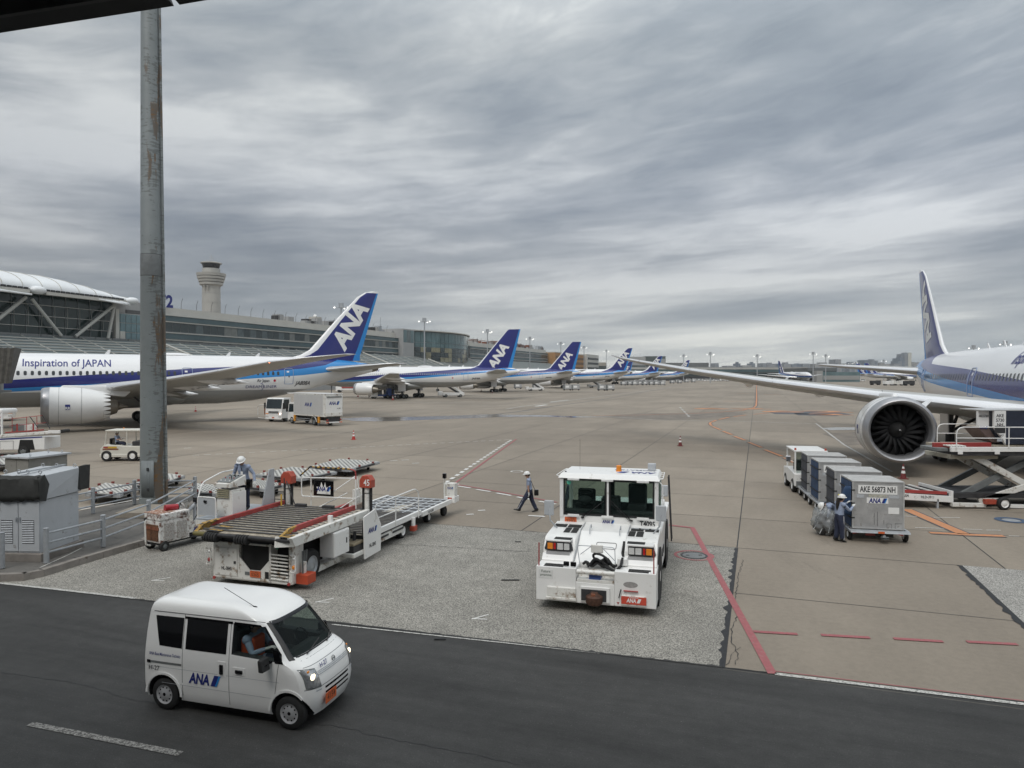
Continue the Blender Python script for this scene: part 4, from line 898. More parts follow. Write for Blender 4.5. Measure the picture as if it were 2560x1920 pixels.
def fus(sp, x):
    st = sp['st']
    for a, b in zip(st, st[1:]):
        if a[0] <= x <= b[0]: t = (x-a[0])/(b[0]-a[0]); return a[1]+(b[1]-a[1])*t, a[2]+(b[2]-a[2])*t
    return st[-1][1], st[-1][2]
def fside(sp, x, z, side, off=.012):
    r, c = fus(sp, x); h = max(-.999, min(.999, (z-c)/r)); return V((x, side*(r*math.sqrt(1-h*h)+off), z))
AF = [(0, 0), (.012, .30), (.05, .58), (.14, .86), (.32, 1), (.55, .86), (.78, .5), (.90, .26), (1, .03)]
def surf(sts, mats, vert=False, side=1, inc=.02):
    rings = []
    for st in sts:
        if vert: z, x0, x1, t = st; y = 0
        else: y, x0, x1, z, t = st
        c = x1-x0; up = [(x0+c*a, t*h) for a, h in AF]; lo = [(x0+c*a, -t*h*(1 if vert else .62)) for a, h in AF[::-1][:-1]]
        rings.append([(x, h, z) if vert else (x, side*y, z+h-inc*(x-x0)) for x, h in up+lo])
    return rings
def aircraft(key, label, loc, th, detail=2, port=True, texts=True, name='parked_airliner'):
    sp = SPEC[key]; t = thing(name, label, 'airliner', loc, th+PI, 'airliners parked on the apron')
    side = -1 if port else 1                     # -1 = port side (local -y)
    n = 40 if detail > 1 else 24; rings = []; st = sp['st']; xs = []
    for a, b in zip(st, st[1:]):
        k = max(1, int((b[0]-a[0])/(1.5 if detail > 1 else 4)));
        for i in range(k): xs.append(a[0]+(b[0]-a[0])*i/k)
    xs.append(st[-1][0])
    for x in xs: r, c = fus(sp, x); rings.append([(x, r*math.sin(2*PI*i/n), c+r*math.cos(2*PI*i/n)) for i in range(n)])
    fo = MB().loft(rings, sp['liv']).obj('fuselage', t, ang=60)
    r, c = fus(sp, sp['L']); MB().lathe([(-1.5, r*1.9*.62+.13), (-.6, r*1.35+.05), (0, r+.02), (.18, r*.8)], (sp['L'], 0, c), (1, 0, 0), EXH if key != 'c' else AW, 16).obj('tail_cone', t)
    # belly fairing
    w = sp['W'][0]; fr = []
    for i in range(13):
        u = i/12; x = w[1]-3+(w[2]-w[1]+7)*u; k = math.sin(PI*u)**.5 if 0 < u < 1 else .02
        fr.append([(x, (sp['R']*1.02)*k*math.sin(2*PI*j/16), 3.25+(-.1)+(1.35*k)*math.cos(2*PI*j/16)*(1 if math.cos(2*PI*j/16) < 0 else .7)) for j in range(16)])
    MB().loft(fr, AG).obj('belly_fairing', t)
    # fin with leading edge, stripe and tip colours
    F = sp['F']
    def fm(i, k):
        if i >= len(F)-3 and key != 'c': return AW if i >= len(F)-2 else DBm(k)
        return DBm(k)
    def DBm(k):
        nA = len(AF); a = AF[k][0] if k < nA else AF[2*nA-1-k][0]; a2 = AF[k+1][0] if k+1 < nA else AF[max(0, 2*nA-2-k) % nA if 2*nA-2-k < nA else nA-1][0]; lo = min(a, a2)
        return AW if lo < (.1 if sp['lead'] > .1 else .02) else (LB if lo >= .85 else DB)
    AFs = [tuple(x) for x in AF]
    MB().loft(surf(F, None, True), lambda i, k: fm(i, k)).obj('tail_fin', t, ang=50)
    # fin logo, one each side
    zmid = F[2][0] if key != 'c' else F[1][0]
    def finpt(u, v, s):      # u along the leading edge direction up, v across; returns surface point
        a = V((F[2][1]+(F[2][2]-F[2][1])*.50, 0, F[2][0])) if key != 'c' else V((F[1][1]+(F[1][2]-F[1][1])*.48, 0, F[1][0]+.4))
        top = F[-3]; b = V((top[1]+(top[2]-top[1])*.50, 0, top[0])); d = (b-a).normalized(); q = V((d.z, 0, -d.x))
        L_ = (b-a).length; p = a+d*(L_*.46+u)+q*v; x, z = p.x, p.z
        for s0, s1 in zip(F, F[1:]):
            if s0[0] <= z <= s1[0]:
                tt = (z-s0[0])/(s1[0]-s0[0]); x0 = s0[1]+(s1[1]-s0[1])*tt; x1 = s0[2]+(s1[2]-s0[2])*tt; th_ = s0[3]+(s1[3]-s0[3])*tt; cf = (x-x0)/(x1-x0)
                for g, h in zip(AF, AF[1:]):
                    if g[0] <= cf <= h[0]: hh = g[1]+(h[1]-g[1])*(cf-g[0])/(h[0]-g[0]); return V((x, s*(th_*hh+.02), z))
        return V((x, s*.2, z))
    sz = 3.15 if key != 'c' else 3.0
    for s in (side,) if detail < 2 else (-1, 1):
        vs, fs = text_verts('ANA', sz, .045, .12, 1.0, 1, .5); y0 = min(v[1] for v in vs); y1 = max(v[1] for v in vs)
        # letters read upward on the port side and downward on the starboard side
        pts = [finpt(x*1.0, -(y) if s < 0 else (y), s) if s < 0 else finpt(-x, y, s) for x, y in vs]
        MB().add(pts, fs, WL).obj('tail_logo', t)
    # wings
    def wm(i, k):
        nA = len(AF); a = AF[k][0] if k < nA else AF[2*nA-1-k][0]; a2 = AF[k+1][0] if k+1 < nA else AF[max(0, 2*nA-2-k) % nA if 2*nA-2-k < nA else nA-1][0]
        return WM if min(a, a2) < .045 else WG
    for s in (-1, 1):
        wo = MB().loft(surf(sp['W'], None, False, s, .055 if key == 'b' else .015), wm).obj('wing', t, ang=50)
        MB().loft(surf(sp['H'], None, False, s), wm).obj('tailplane', t, ang=50)
        if detail > 1 and s == side or detail == 1 and s == side:
            for y in ((6.5, 12.5, 17.5) if key != 'c' else (5.5, 12, 17)):     # flap track fairings
                for a, b in zip(sp['W'], sp['W'][1:]):
                    if a[0] <= y <= b[0]:
                        tt = (y-a[0])/(b[0]-a[0]); x1 = a[2]+(b[2]-a[2])*tt; z = a[3]+(b[3]-a[3])*tt
                        MB().lathe([(-3.6, .03), (-2.8, .26), (-1.5, .38), (0, .34), (1.0, .16), (1.6, .02)], (x1-.3, s*y, z-.38), (1, 0, -.06), AW, 12).obj('flap_fairing', wo)
            if detail > 1:
                a, b = sp['W'][0], sp['W'][1]; MB().hexa([(a[2]-2.0, s*4.5, 3.6), (a[2]+.6, s*4.5, 2.9), (a[2]+.8, s*8.2, 3.35), (a[2]-1.6, s*8.2, 4.0)][::s], [(a[2]-2.0, s*4.5, 3.75), (a[2]+.6, s*4.5, 3.0), (a[2]+.8, s*8.2, 3.42), (a[2]-1.6, s*8.2, 4.12)][::s], WG).obj('flap', wo)
                q = [(a_[1]+.05, s*a_[0], a_[3]-.0) for a_ in sp['W'][1:-1]]
                for i in range(1, len(sp['W'])-2):     # slat breaks
                    e = sp['W'][i]; MB().tube((e[1]-.01, s*e[0], e[3]+.02), (e[1]+(e[2]-e[1])*.07, s*e[0], e[3]+e[4]*.68), .02, DK, 5).obj('slat_gap', wo)
        # engine
        ex, ey, ez, er, el = sp['eng']; e = MB(); nn = 48 if detail > 1 and s == side else 20
        prof = [(.62, er*.775), (.22, er*.80), (.06, er*.835), (0, er*.88), (.05, er*.925), (.25, er*.965), (.7, er*.995), (1.8, er), (3.2, er*.985), (4.2, er*.90), (el-.35, er*.77)]
        mm = [LIP, LIP, LIP, LIP, LIP, LIP, ENG, ENG, ENG, ENG]
        if sp['chev'] == False and detail > 1: mm[5] = LIP
        e.lathe(prof, (ex, s*ey, ez), (1, 0, -.02), mm, nn, cap=False)
        e.lathe([(.62, er*.775), (1.0, er*.77), (1.35, er*.765)], (ex, s*ey, ez), (1, 0, -.02), INT, nn, cap=False)
        eo = e.obj('engine', t, ang=40)
        if sp['chev'] or key == 'b':
            cz = MB(); nc = 20
            for k in range(nc):
                t0, t1, tm = 2*PI*k/nc, 2*PI*(k+1)/nc, 2*PI*(k+.5)/nc; rr = er*.77; x = ex+el-.36
                zc_ = ez-.02*(el); pt = lambda a, r_, xx: (xx, s*ey+r_*math.sin(a), zc_+r_*math.cos(a))
                cz.add([pt(t0, rr, x), pt(t1, rr, x), pt(tm+.06, rr*.93, x+.62), pt(tm-.06, rr*.93, x+.62)], [(0, 1, 2, 3)], ENG)
            co = cz.obj('chevron_ring', eo); co.modifiers.new('S', 'SOLIDIFY').thickness = .04
        MB().lathe([(el-1.6, er*.70), (el-.3, er*.58), (el+.5, er*.44), (el+.9, er*.36), (el+1.0, er*.2), (el+1.9, .05)], (ex, s*ey, ez-.08), (1, 0, -.02), [EXH]*5, 20).obj('exhaust_core', eo)
        # fan
        if s == side and detail > 1:
            MB().lathe([(0, er*.77), (.02, er*.77), (.03, 0)], (ex+1.35, s*ey, ez-.03), (1, 0, 0), CAV, 32).obj('fan_disc', eo)
            MB().lathe([(-.75, .02), (-.6, .16), (-.3, .34), (0, .46), (.15, .46)], (ex+1.2, s*ey, ez-.03), (1, 0, 0), CAV if key == 'b' else FAN, 24).obj('spinner', eo)
            sw = [V((ex+1.2-.72+.62*(k/44)**.9*.75, s*ey+(.02+.26*k/44)*math.cos(k*.26+1), ez-.03+(.02+.26*k/44)*math.sin(k*.26+1))) for k in range(45)]
            MB().pipe([p-V((.06, 0, 0)) for p in sw], .022, WL, 5).obj('spinner_spiral', eo)
            bl = MB(); rs = [.44, .8, 1.1, er*.76]; tw = [.95, .7, .5, .35]
            for r_, a_ in zip(rs, tw):
                pass
            vv = []
            for r_, a_ in zip(rs, tw):
                cw = .16+.10*(r_/er); vv += [(-cw*math.cos(a_), -cw*math.sin(a_)*1.5+.05*(r_-1)**2, r_), (cw*math.cos(a_), cw*math.sin(a_)*1.5+.05*(r_-1)**2, r_)]
            bl.add(vv, [(0, 1, 3, 2), (2, 3, 5, 4), (4, 5, 7, 6)], FAN, True); b0 = bl.obj('fan_blade', eo, (ex+1.15, s*ey, ez-.03)); b0.modifiers.new('S', 'SOLIDIFY').thickness = .02
            for k in range(1, 20):
                c_ = b0.copy(); COL.objects.link(c_); c_.parent = eo; c_.rotation_euler = (2*PI*k/20, 0, 0)
            lb = MB()      # engine maker's plate
            for dx in (1.5,):
                for i in range(4):
                    pass
            t_ = R(92); pl = MB(); 
            for k in range(4):
                a0_, a1_ = R(84+k*4.0), R(88+k*4.0)
                f_ = lambda a, xx, o: (xx, s*(ey+(er*.998+o)*math.sin(a)), ez-.04+(er*.998+o)*math.cos(a))
                pl.add([f_(a0_, ex+2.0, .012), f_(a1_, ex+2.0, .012), f_(a1_, ex+2.42, .012), f_(a0_, ex+2.42, .012)], [(0, 1, 2, 3)], NB)
            po = pl.obj('maker_plate', eo)
            text('RR', .34, WL, po, None, 'lettering', .03, fn=lambda x, y: V((ex+2.21+(x if s < 0 else -x), s*(ey+er*1.012), ez-.16+y-.05)))
            MB().add([(ex+1.0, s*(ey-er*.72), ez+er*.66), (ex+2.3, s*(ey-er*.72), ez+er*.68), (ex+2.2, s*(ey-er*.98), ez+er*.88), (ex+1.5, s*(ey-er*.96), ez+er*.86)], [(0, 1, 2, 3)], AW).obj('nacelle_strake', eo).modifiers.new('S', 'SOLIDIFY').thickness = .05
            for x in (1.45, 3.35): MB().lathe([(0, er*1.0005*(1 if x < 3 else .982)+.004), (.025, er*1.0005*(1 if x < 3 else .98)+.004)], (ex+x, s*ey, ez-.02*x), (1, 0, -.02), GM, 48).obj('cowl_seam', eo)
        if s != side or detail < 2:
            MB().lathe([(0, er*.77), (.02, 0)], (ex+1.3, s*ey, ez-.03), (1, 0, 0), CAV, 20).obj('fan_disc', eo)
        # pylon
        zt = next((a[3]+(b[3]-a[3])*(ey-a[0])/(b[0]-a[0]) for a, b in zip(sp['W'], sp['W'][1:]) if a[0] <= ey <= b[0]), 4.3)
        MB().hexa([(ex+1.2, s*ey-.22, ez+er*.8), (ex+el+1.6, s*ey-.25, zt-.95), (ex+el+1.6, s*ey+.25, zt-.95), (ex+1.2, s*ey+.22, ez+er*.8)], [(ex+1.8, s*ey-.12, ez+er*1.08), (ex+el+2.8, s*ey-.2, zt+.2), (ex+el+2.8, s*ey+.2, zt+.2), (ex+1.8, s*ey+.12, ez+er*1.08)], ENG).obj('pylon', t, bev=.1)
        # main gear
        gx, gy, gr = sp['gear']; g = MB(); g.tube((gx, s*gy, 3.6), (gx, s*gy, gr+.1), .2, GM, 12); g.tube((gx, s*gy, gr), (gx, s*gy, gr+1.6), .27, DK, 12)
        g.tube((gx, s*gy, gr+1.3), (gx+.2, s*(gy-2.2), 3.2), .1, DK, 8); g.tube((gx, s*gy, gr+1.0), (gx-1.8, s*gy, 3.3), .1, DK, 8); g.tube((gx-.9, s*gy, gr), (gx+.9, s*gy, gr), .16, DK, 8)
        g.pipe([(gx+.3, s*gy, gr+.3), (gx+.5, s*gy, gr+.9), (gx+.3, s*gy, gr+1.5)], .06, DK, 6)
        go = g.obj('main_gear', t)
        for dx in (-.75, .75):
            for dy in (-.6, .6): MB().wheel((gx+dx, s*gy+dy, gr), (0, 1, 0), gr, .42, SHD, GM, 20).obj('wheel', go)
        MB().box(gx-.9, gx+1.0, s*gy+s*.28, s*gy+s*.36, gr+1.2, 3.7, AW).obj('gear_door', go)
    ng = MB(); nx = 5.2; ng.tube((nx, 0, 3.2), (nx, 0, .5), .13, GM, 10); no = ng.obj('nose_gear', t)
    for dy in (-.3, .3): MB().wheel((nx, dy, .45), (0, 1, 0), .45, .3, SHD, GM, 16).obj('wheel', no)
    # cabin windows and doors
    zw = sp['zc']+.78 if key != 'c' else 5.85; f = (sp['L']/56.7)
    doors = {'a': [(5.6, 1), (14.2, 1), (32.3, 1), (44.1, 1)], 'b': [(5.6, 1), (15.2, 1), (34.6, 1), (50.2, 1)], 'c': [(5.5, 1), (42.4, 1)]}[key]
    wh, ww = (.24, .145) if key != 'c' else (.17, .12)
    def winmesh(x, s):
        b = MB(); pts = []
        for k in range(12):
            a = 2*PI*k/12; cx, cz_ = math.cos(a), math.sin(a); e = .6; pts.append(fside(sp, x+ww*abs(cx)**e*(1 if cx > 0 else -1), zw+wh*abs(cz_)**e*(1 if cz_ > 0 else -1), s, .012))
        b.add(pts, [tuple(range(12))], PW_); return b
    x = 7.4; xs_ = []
    end = doors[-1][0]-1.0
    while x < end:
        if all(abs(x-d[0]) > 1.15 for d in doors): xs_.append(x)
        x += .62 if key != 'c' else .56
    if detail > 1:
        base = winmesh(20.0, side); b0 = None
        for x in xs_:
            if x > 39 and key == 'a' or x > 45: winmesh(x, side).obj('cabin_window', t); continue
            if b0 is None: b0 = base.obj('cabin_window', t, (x-20.0, 0, 0))
            else:
                c_ = b0.copy(); COL.objects.link(c_); c_.parent = t; c_.location = (x-20.0, 0, 0)
    else:
        b = MB()
        for x in xs_:
            m_ = winmesh(x, side); b.add(m_.v, m_.f, GV if key == 'c' else PW_)
        struct(b.obj('cabin_windows', t), 'stuff')
    for dx, _ in doors:
        z0, z1 = zw-1.35, zw+.62; hw = .55; b = MB()
        loop = [(dx-hw, z0+.05), (dx-hw, z1-.15), (dx-hw+.15, z1), (dx+hw-.15, z1), (dx+hw, z1-.15), (dx+hw, z0+.05), (dx+hw-.05, z0), (dx-hw+.05, z0)]
        pts = []
        for (xa, za), (xb, zb) in zip(loop, loop[1:]+loop[:1]):
            for k in range(4): pts.append(fside(sp, xa+(xb-xa)*k/4, za+(zb-za)*k/4, side, .015))
        b.pipe(pts+pts[:1], .035, DOORL, 5); do = b.obj('cabin_door', t)
        if detail > 1:
            q = MB(); q.add([fside(sp, dx+a, zw+c_, side, .02) for a, c_ in ((-.28, .1), (.02, .1), (.02, .3), (-.28, .3))], [(0, 1, 2, 3)], AW); q.add([fside(sp, dx+a, zw+c_, side, .02) for a, c_ in ((-.1, -.5), (.1, -.5), (.1, -.3), (-.1, -.3))], [(0, 1, 2, 3)], GM); q.obj('door_placard', do)
    d_ = side
    def ft(s, size, x0, z0, m, nm, **k): text(s, size, m, t, None, nm, fn=lambda a, b_: fside(sp, x0+(a if d_ < 0 else -a), z0+b_*.98, d_, .02), **k)
    if texts and detail > 1:
        if key == 'a':
            ft('Inspiration of JAPAN', 1.15, 20.5, 6.95, NB, 'slogan', bold=.01, width=8.1); ft('Air Japan', .55, 40.9, 4.97, NBK, 'lettering', bold=.01, width=1.5); ft('DREAM', .5, 39.8, 4.2, NB, 'lettering', width=1.95); ft('LINER', .5, 41.8, 4.2, NB, 'lettering', width=1.6)
            arc = [fside(sp, 40.65+.3*math.sin(a), 4.2+.42*math.cos(a), -1, .03) for a in [R(-10+k*18) for k in range(11)]]; MB().pipe(arc, .03, NB, 5).obj('crescent_mark', t)
            ft('JA808A', .74, 45.95, 4.6, NBK, 'registration', bold=.02, shear=.3, width=2.05)
            q = MB(); q.add([fside(sp, 42.3+a, 4.97+c_, -1, .018) for a, c_ in ((-.4, -.27), (.4, -.27), (.4, .27), (-.4, .27))], [(0, 1, 2, 3)], WL); q.add([fside(sp, 42.3+.16*math.cos(2*PI*k/16), 4.97+.16*math.sin(2*PI*k/16), -1, .026) for k in range(16)], [tuple(range(16))], mat('flag_red', (.5, .02, .05), .5)); q.obj('flag', t)
            e = sp['W']; text('JA808A', 2.3, NBK, t, None, 'registration', .02, .2, fn=lambda a, b_: V((33.3+a*.62-b_*.3-.0, -(17.0+a*.85), 4.62+.19*0+(.145*(a*.85)))) )
        if key == 'b':
            ft('Inspiration of JAPAN', 1.15, 24.2, 6.7, NB, 'slogan', bold=.01, width=8.1)
    elif detail == 1:
        if key == 'c': ft('Inspiration of JAPAN', 1.0, 16.2, 6.75, NB, 'slogan', bold=.01, width=7)
        dx = doors[-1][0]; ft('JA818A', .62, dx+2.4, sp['zc']-.35 if key == 'c' else 5.0, NBK, 'registration', bold=.02, shear=.3)
        q = MB(); q.add([fside(sp, dx-3.2+.17*math.cos(2*PI*k/12), 4.95+.17*math.sin(2*PI*k/12), d_, .026) for k in range(12)], [tuple(range(12))], mat('flag_red', (.5, .02, .05), .5)); q.obj('flag', t)
    if detail > 0:
        for x, h in ((24, .5), (37, .45), (40.5, .4)):
            r, c = fus(sp, x); MB().add([(x, 0, c+r-.02), (x+.5, 0, c+r-.02), (x+.62, 0, c+r+h), (x+.42, 0, c+r+h)], [(0, 1, 2, 3)], AW).obj('blade_antenna', t).modifiers.new('S', 'SOLIDIFY').thickness = .05
        r, c = fus(sp, 30); MB().ball((31, 0, c+r), (2.0, .8, .28), AW, 14, 8).obj('antenna_radome', t)
    if detail > 1 and key == 'a':
        s = -1; tp = sp['W'][4]; MB().ball((tp[1]+.2, s*tp[0], tp[3]), .09, mat('red_nav_light', (1, .25, .1), .3, emit=5), 8, 6).obj('navigation_light', t)
        MB().lathe([(0, .42), (.9, .60), (1.1, .5), (1.6, .02)], (9.0, -.0, 2.15), (1, 0, 0), AG, 10).obj('access_panel', t)
    return t
pa_ = aircraft('a', 'nearest white and blue airliner at left, registered JA808A, with slogan and scalloped engine', (-66.9, 66.8, 0), 3.702, 2, True)
pb__ = aircraft('b', 'airliner at the right edge, its big round engine intake facing the viewer', (23.95, 14.76, 0), -1.888, 2, False)
t_ = R(163)
p2 = aircraft('c', 'second airliner of the row, under it a blue hydrant truck and four dark wheel bogies', (-50.8, 178.2, 0), t_, 1)
p3 = dup(p2, (-30.5, 240.2, 0), t_+PI, 'third airliner of the row, half hidden behind the second tail fin')
p4 = aircraft('a', 'fourth airliner of the row, its tail fin crossed by the long wing tip', (-3.4, 311.7, 0), R(163), 1)
p5 = dup(p4, (36.2, 436.2, 0), R(163)+PI, 'fifth airliner of the row, beyond the baggage containers')
p6 = dup(p4, (83.3, 555.8, 0), R(163)+PI, 'sixth and last airliner of the left row, before the far terminal')
p7 = dup(p2, (44, 575, 0), R(166)+PI, 'small distant airliner tail just right of the fourth fin')
# far right: three more seen above the long wing
q = P(2168, 937, 640); p8 = aircraft('c', 'distant airliner fin at right, the right one of a close pair', (q.x+49.5, 640-18, 0), R(-20), 1, False)
q = P(2147, 937, 660); p9 = dup(p8, (q.x+49.5, 660-18, 0), R(-20)+PI, 'distant airliner fin at right, the left one of a close pair')
q = P(1964, 937, 520); p10 = aircraft('c', 'distant airliner seen head on above the long wing, pale blue belly', (q.x+2, 480, 0), R(-88), 1, False)
# jet bridge at the left edge
jb = thing('boarding_bridge', 'grey boarding bridge with folded canopy docked to the nearest aircraft', 'boarding bridge', P(-3, 937, 62)-V((0, 0, CH-.0)), .30)
JG = mat('bridge_grey', (.36, .355, .335), .55, var=.04, scale=.4)
jb.location.z = 0
a = P(0, 868, 61); zt_ = a.z; zb_ = P(0, 980, 61).z
MB().box(-16, -.9, -1.0, 2.6, zb_+.3, zt_, JG).obj('tunnel', jb, bev=.05)
MB().box(-3.4, -.55, -1.5, 2.7, zb_, zt_+.12, JG).obj('cab', jb, bev=.06)
MB().box(-.75, .1, -1.4, 2.6, zb_-.1, zb_+.1, GM).obj('floor_bumper', jb)
bl_ = MB(); rg = []
for i in range(10):
    u = i/9; o = .10*(i % 2); rg.append([(-.7+1.75*u*.9+.25, -1.2+o-.1, zb_+.75), (-.7+1.75*u*.55, 2.2, zb_+.75), (-.6+2.2*u*.75, 2.2, zt_-.1+o), (-.6+2.2*u, -1.2+o-.1, zt_-.1+o)])
bl_.loft(rg, mat('bellows_canvas', (.09, .085, .075), .85, var=.3, scale=3), True, False); bl_.obj('canopy_bellows', jb)
for x in (-2.6, -12): MB().tube((x, .6, 0), (x, .6, zb_+.2), .3, JG, 10).obj('support_leg', jb)
for x in (-2.9, -2.1): MB().box(x, x+.04, -1.56, -1.5, zb_+.2, zt_-.1, LG).obj('panel_seam', jb)
# ================================================================ MINIVAN
def lerp_tab(tab, z):
    if z <= tab[0][0]: return tab[0][1]
    for a, b in zip(tab, tab[1:]):
        if z <= b[0]: t = (z-a[0])/(b[0]-a[0]); return a[1]+(b[1]-a[1])*t
    return tab[-1][1]
XF = [(.2, 2.80), (.34, 2.86), (.46, 2.885), (.56, 2.88), (.68, 2.87), (.84, 2.83), (.95, 2.76), (1.02, 2.66), (1.08, 2.52), (1.15, 2.46), (1.3, 2.34), (1.5, 2.16), (1.62, 2.04), (1.69, 1.95), (1.74, 1.85), (1.79, 1.70), (1.83, 1.5), (1.855, 1.2)]
XR = [(.2, -.47), (.4, -.5), (.9, -.5), (1.3, -.485), (1.55, -.465), (1.68, -.44), (1.76, -.41), (1.81, -.36), (1.84, -.27), (1.855, -.14)]
YW = [(.2, .69), (.28, .715), (.5, .735), (.9, .7375), (1.05, .728), (1.3, .698), (1.55, .662), (1.66, .652), (1.73, .636), (1.78, .615), (1.82, .575), (1.845, .50), (1.855, .42)]
def van_front(y, z): 
    w = lerp_tab(YW, z); u = min(1, abs(y)/w); return lerp_tab(XF, z)-.05*u*u-.20*u**7
def build_van():
    c0, c1 = G(419, 1771), G(727, 1821); d = (c1-c0).normalized(); ang = math.atan2(d.y, d.x); o = c0+V((-d.y, d.x, 0))*.66
    t = thing('minivan', 'small white airport minivan with headlamps on, driving on the dark road in front', 'van', o, ang)
    zs = [.2, .26, .34, .42, .5, .6, .7, .8, .88, .95, 1.0, 1.05, 1.1, 1.18, 1.3, 1.42, 1.54, 1.62, 1.68, 1.72, 1.755, 1.79, 1.815, 1.835, 1.848, 1.855]
    rings = []
    for z in zs:
        w = lerp_tab(YW, z); xr = lerp_tab(XR, z); r = []
        for k in range(25):
            a = -1+2*k/24; y = w*math.sin(a*PI/2); r.append((van_front(y, z), y, z))
        xa = van_front(w, z); xb = xr+.11
        for k in range(1, 15): r.append((xa+(xb-xa)*k/15, w, z))
        for k in range(13):
            a = 1-2*k/12; y = w*math.sin(a*PI/2); r.append((xr+.11*(abs(y)/w)**7, y, z))
        for k in range(1, 15): r.append((xb+(xa-xb)*k/15, -w, z))
        rings.append(r)
    body = MB().loft(rings, WV).obj('body', t, ang=40)
    # wheel arches, cabin and openings cut out
    cut = []
    def fixn(me):
        bm = bmesh.new(); bm.from_mesh(me); bmesh.ops.recalc_face_normals(bm, faces=bm.faces); bm.to_mesh(me); bm.free()
    def cutter(b): c = b.obj('cut'); fixn(c.data); c.parent = t; cut.append(c); return c
    fixn(body.data)
    for x in (0, 2.43):
        for s in (-1, 1): cutter(MB().lathe([(0, .335), (.24, .335)], (x, s*.52, .28), (0, s, 0), BLK if False else DK, 28))
    cutter(MB().hexa([(.3, -.6, .55), (2.3, -.6, .55), (2.3, .6, .55), (.3, .6, .55)], [(.3, -.57, 1.66), (1.72, -.55, 1.66), (1.72, .55, 1.66), (.3, .57, 1.66)], mat('cabin_trim', (.03, .03, .032), .8)))
    cutter(MB().hexa([(2.1, -.6, .86), (2.44, -.58, .86), (2.44, .58, .86), (2.1, .6, .86)], [(1.6, -.55, 1.64), (1.76, -.55, 1.64), (1.76, .55, 1.64), (1.6, .55, 1.64)], MATS['cabin_trim']))
    cutter(MB().prism([(1.34, 1.10), (2.30, 1.06), (2.26, 1.18), (1.92, 1.58), (1.34, 1.60)], 'y', -.9, .9, MATS['cabin_trim']))      # front side windows
    ws = [(-.60, 1.10), (.60, 1.10), (.54, 1.62), (-.54, 1.62)]
    cutter(MB().add([(2.8, a, b+.02) for a, b in ws]+[(1.5, a*.99, b-.0) for a, b in ws], [(0, 1, 2, 3), (7, 6, 5, 4), (0, 4, 5, 1), (1, 5, 6, 2), (2, 6, 7, 3), (3, 7, 4, 0)], MATS['cabin_trim']))
    bpy.context.view_layer.update()
    for c in cut:
        m = body.modifiers.new('B', 'BOOLEAN'); m.object = c; m.operation = 'DIFFERENCE'; m.solver = 'EXACT'
        try: m.material_mode = 'TRANSFER'
        except Exception: pass
    dg = bpy.context.evaluated_depsgraph_get(); me = bpy.data.meshes.new_from_object(body.evaluated_get(dg), depsgraph=dg); body.modifiers.clear()
    body.data = me; me.name = 'body'; me.set_sharp_from_angle(angle=R(40))
    for c in cut: bpy.data.objects.remove(c)
    def patch(pts, m, name, off=.006, par=t, n=6, surf=None, thick=.008):
        # pts: 4 corners (u, z) bilinear patch mapped on the side or front surface
        b = MB(); vs = []
        for j in range(n+1):
            for i in range(n+1):
                u, v = i/n, j/n; p = [(1-u)*(1-v)*pts[0][k]+u*(1-v)*pts[1][k]+u*v*pts[2][k]+(1-u)*v*pts[3][k] for k in (0, 1)]; vs.append(surf(p[0], p[1], off))
        fs = [(j*(n+1)+i, j*(n+1)+i+1, (j+1)*(n+1)+i+1, (j+1)*(n+1)+i) for j in range(n) for i in range(n)]
        b.add(vs, fs, m, True); return b.obj(name, par)
    side = lambda s: (lambda x, z, off: (x, s*(lerp_tab(YW, z)+off), z))
    front = lambda y, z, off: (van_front(y, z)+off, y, z)
    for s in (-1, 1):
        S = side(s); nm = 'window'
        patch([(-.10, 1.10), (.36, 1.09), (.36, 1.59), (-.22, 1.585)], BLK, nm, .004, surf=S); 
        patch([(.43, 1.09), (1.24, 1.09), (1.24, 1.58), (.43, 1.58)], BLK, nm, .004, surf=S)
        patch([(.38, 1.58), (1.33, 1.58), (1.33, 1.62), (.38, 1.62)], BLK, 'window_header', .005, surf=S)
        patch([(1.36, 1.585), (1.90, 1.585), (1.86, 1.615), (1.36, 1.62)], BLK, 'window_header', .005, surf=S)
        patch([(1.37, 1.10), (2.20, 1.08), (1.93, 1.58), (1.37, 1.60)], GL, 'door_glass', -.004, surf=S)
        patch([(2.17, 1.05), (2.33, 1.05), (2.22, 1.24), (2.10, 1.26)], BLK, 'window_frame', .004, surf=S)
        for a, b in (((.375, .3), (.375, 1.66)), ((1.30, .26), (1.30, 1.62)), ((2.17, .52), (2.24, 1.04))):
            patch([(a[0]-.004, a[1]), (a[0]+.004, a[1]), (b[0]+.004, b[1]), (b[0]-.004, b[1])], DK, 'door_seam', .002, surf=S, n=10)
        for a, b in (((-.26, 1.655), (1.95, 1.665)),): patch([(a[0], a[1]-.005), (b[0], b[1]-.005), (b[0], b[1]+.005), (a[0], a[1]+.005)], DK, 'roof_gutter', .006, surf=S, n=20)
        patch([(-.33, .80), (.36, .80), (.36, .835), (-.33, .835)], GM, 'slide_rail', .006, surf=S, n=8); patch([(-.34, .795), (-.27, .795), (-.27, .845), (-.34, .845)], BLK, 'slide_rail_end', .012, surf=S)
        patch([(-.05, .475), (2.2, .475), (2.2, .482), (-.05, .482)], LG, 'body_crease', .002, surf=S, n=12)
        patch([(-.36, .735), (2.25, .745), (2.25, .752), (-.36, .742)], LG, 'body_crease', .001, surf=S, n=12)
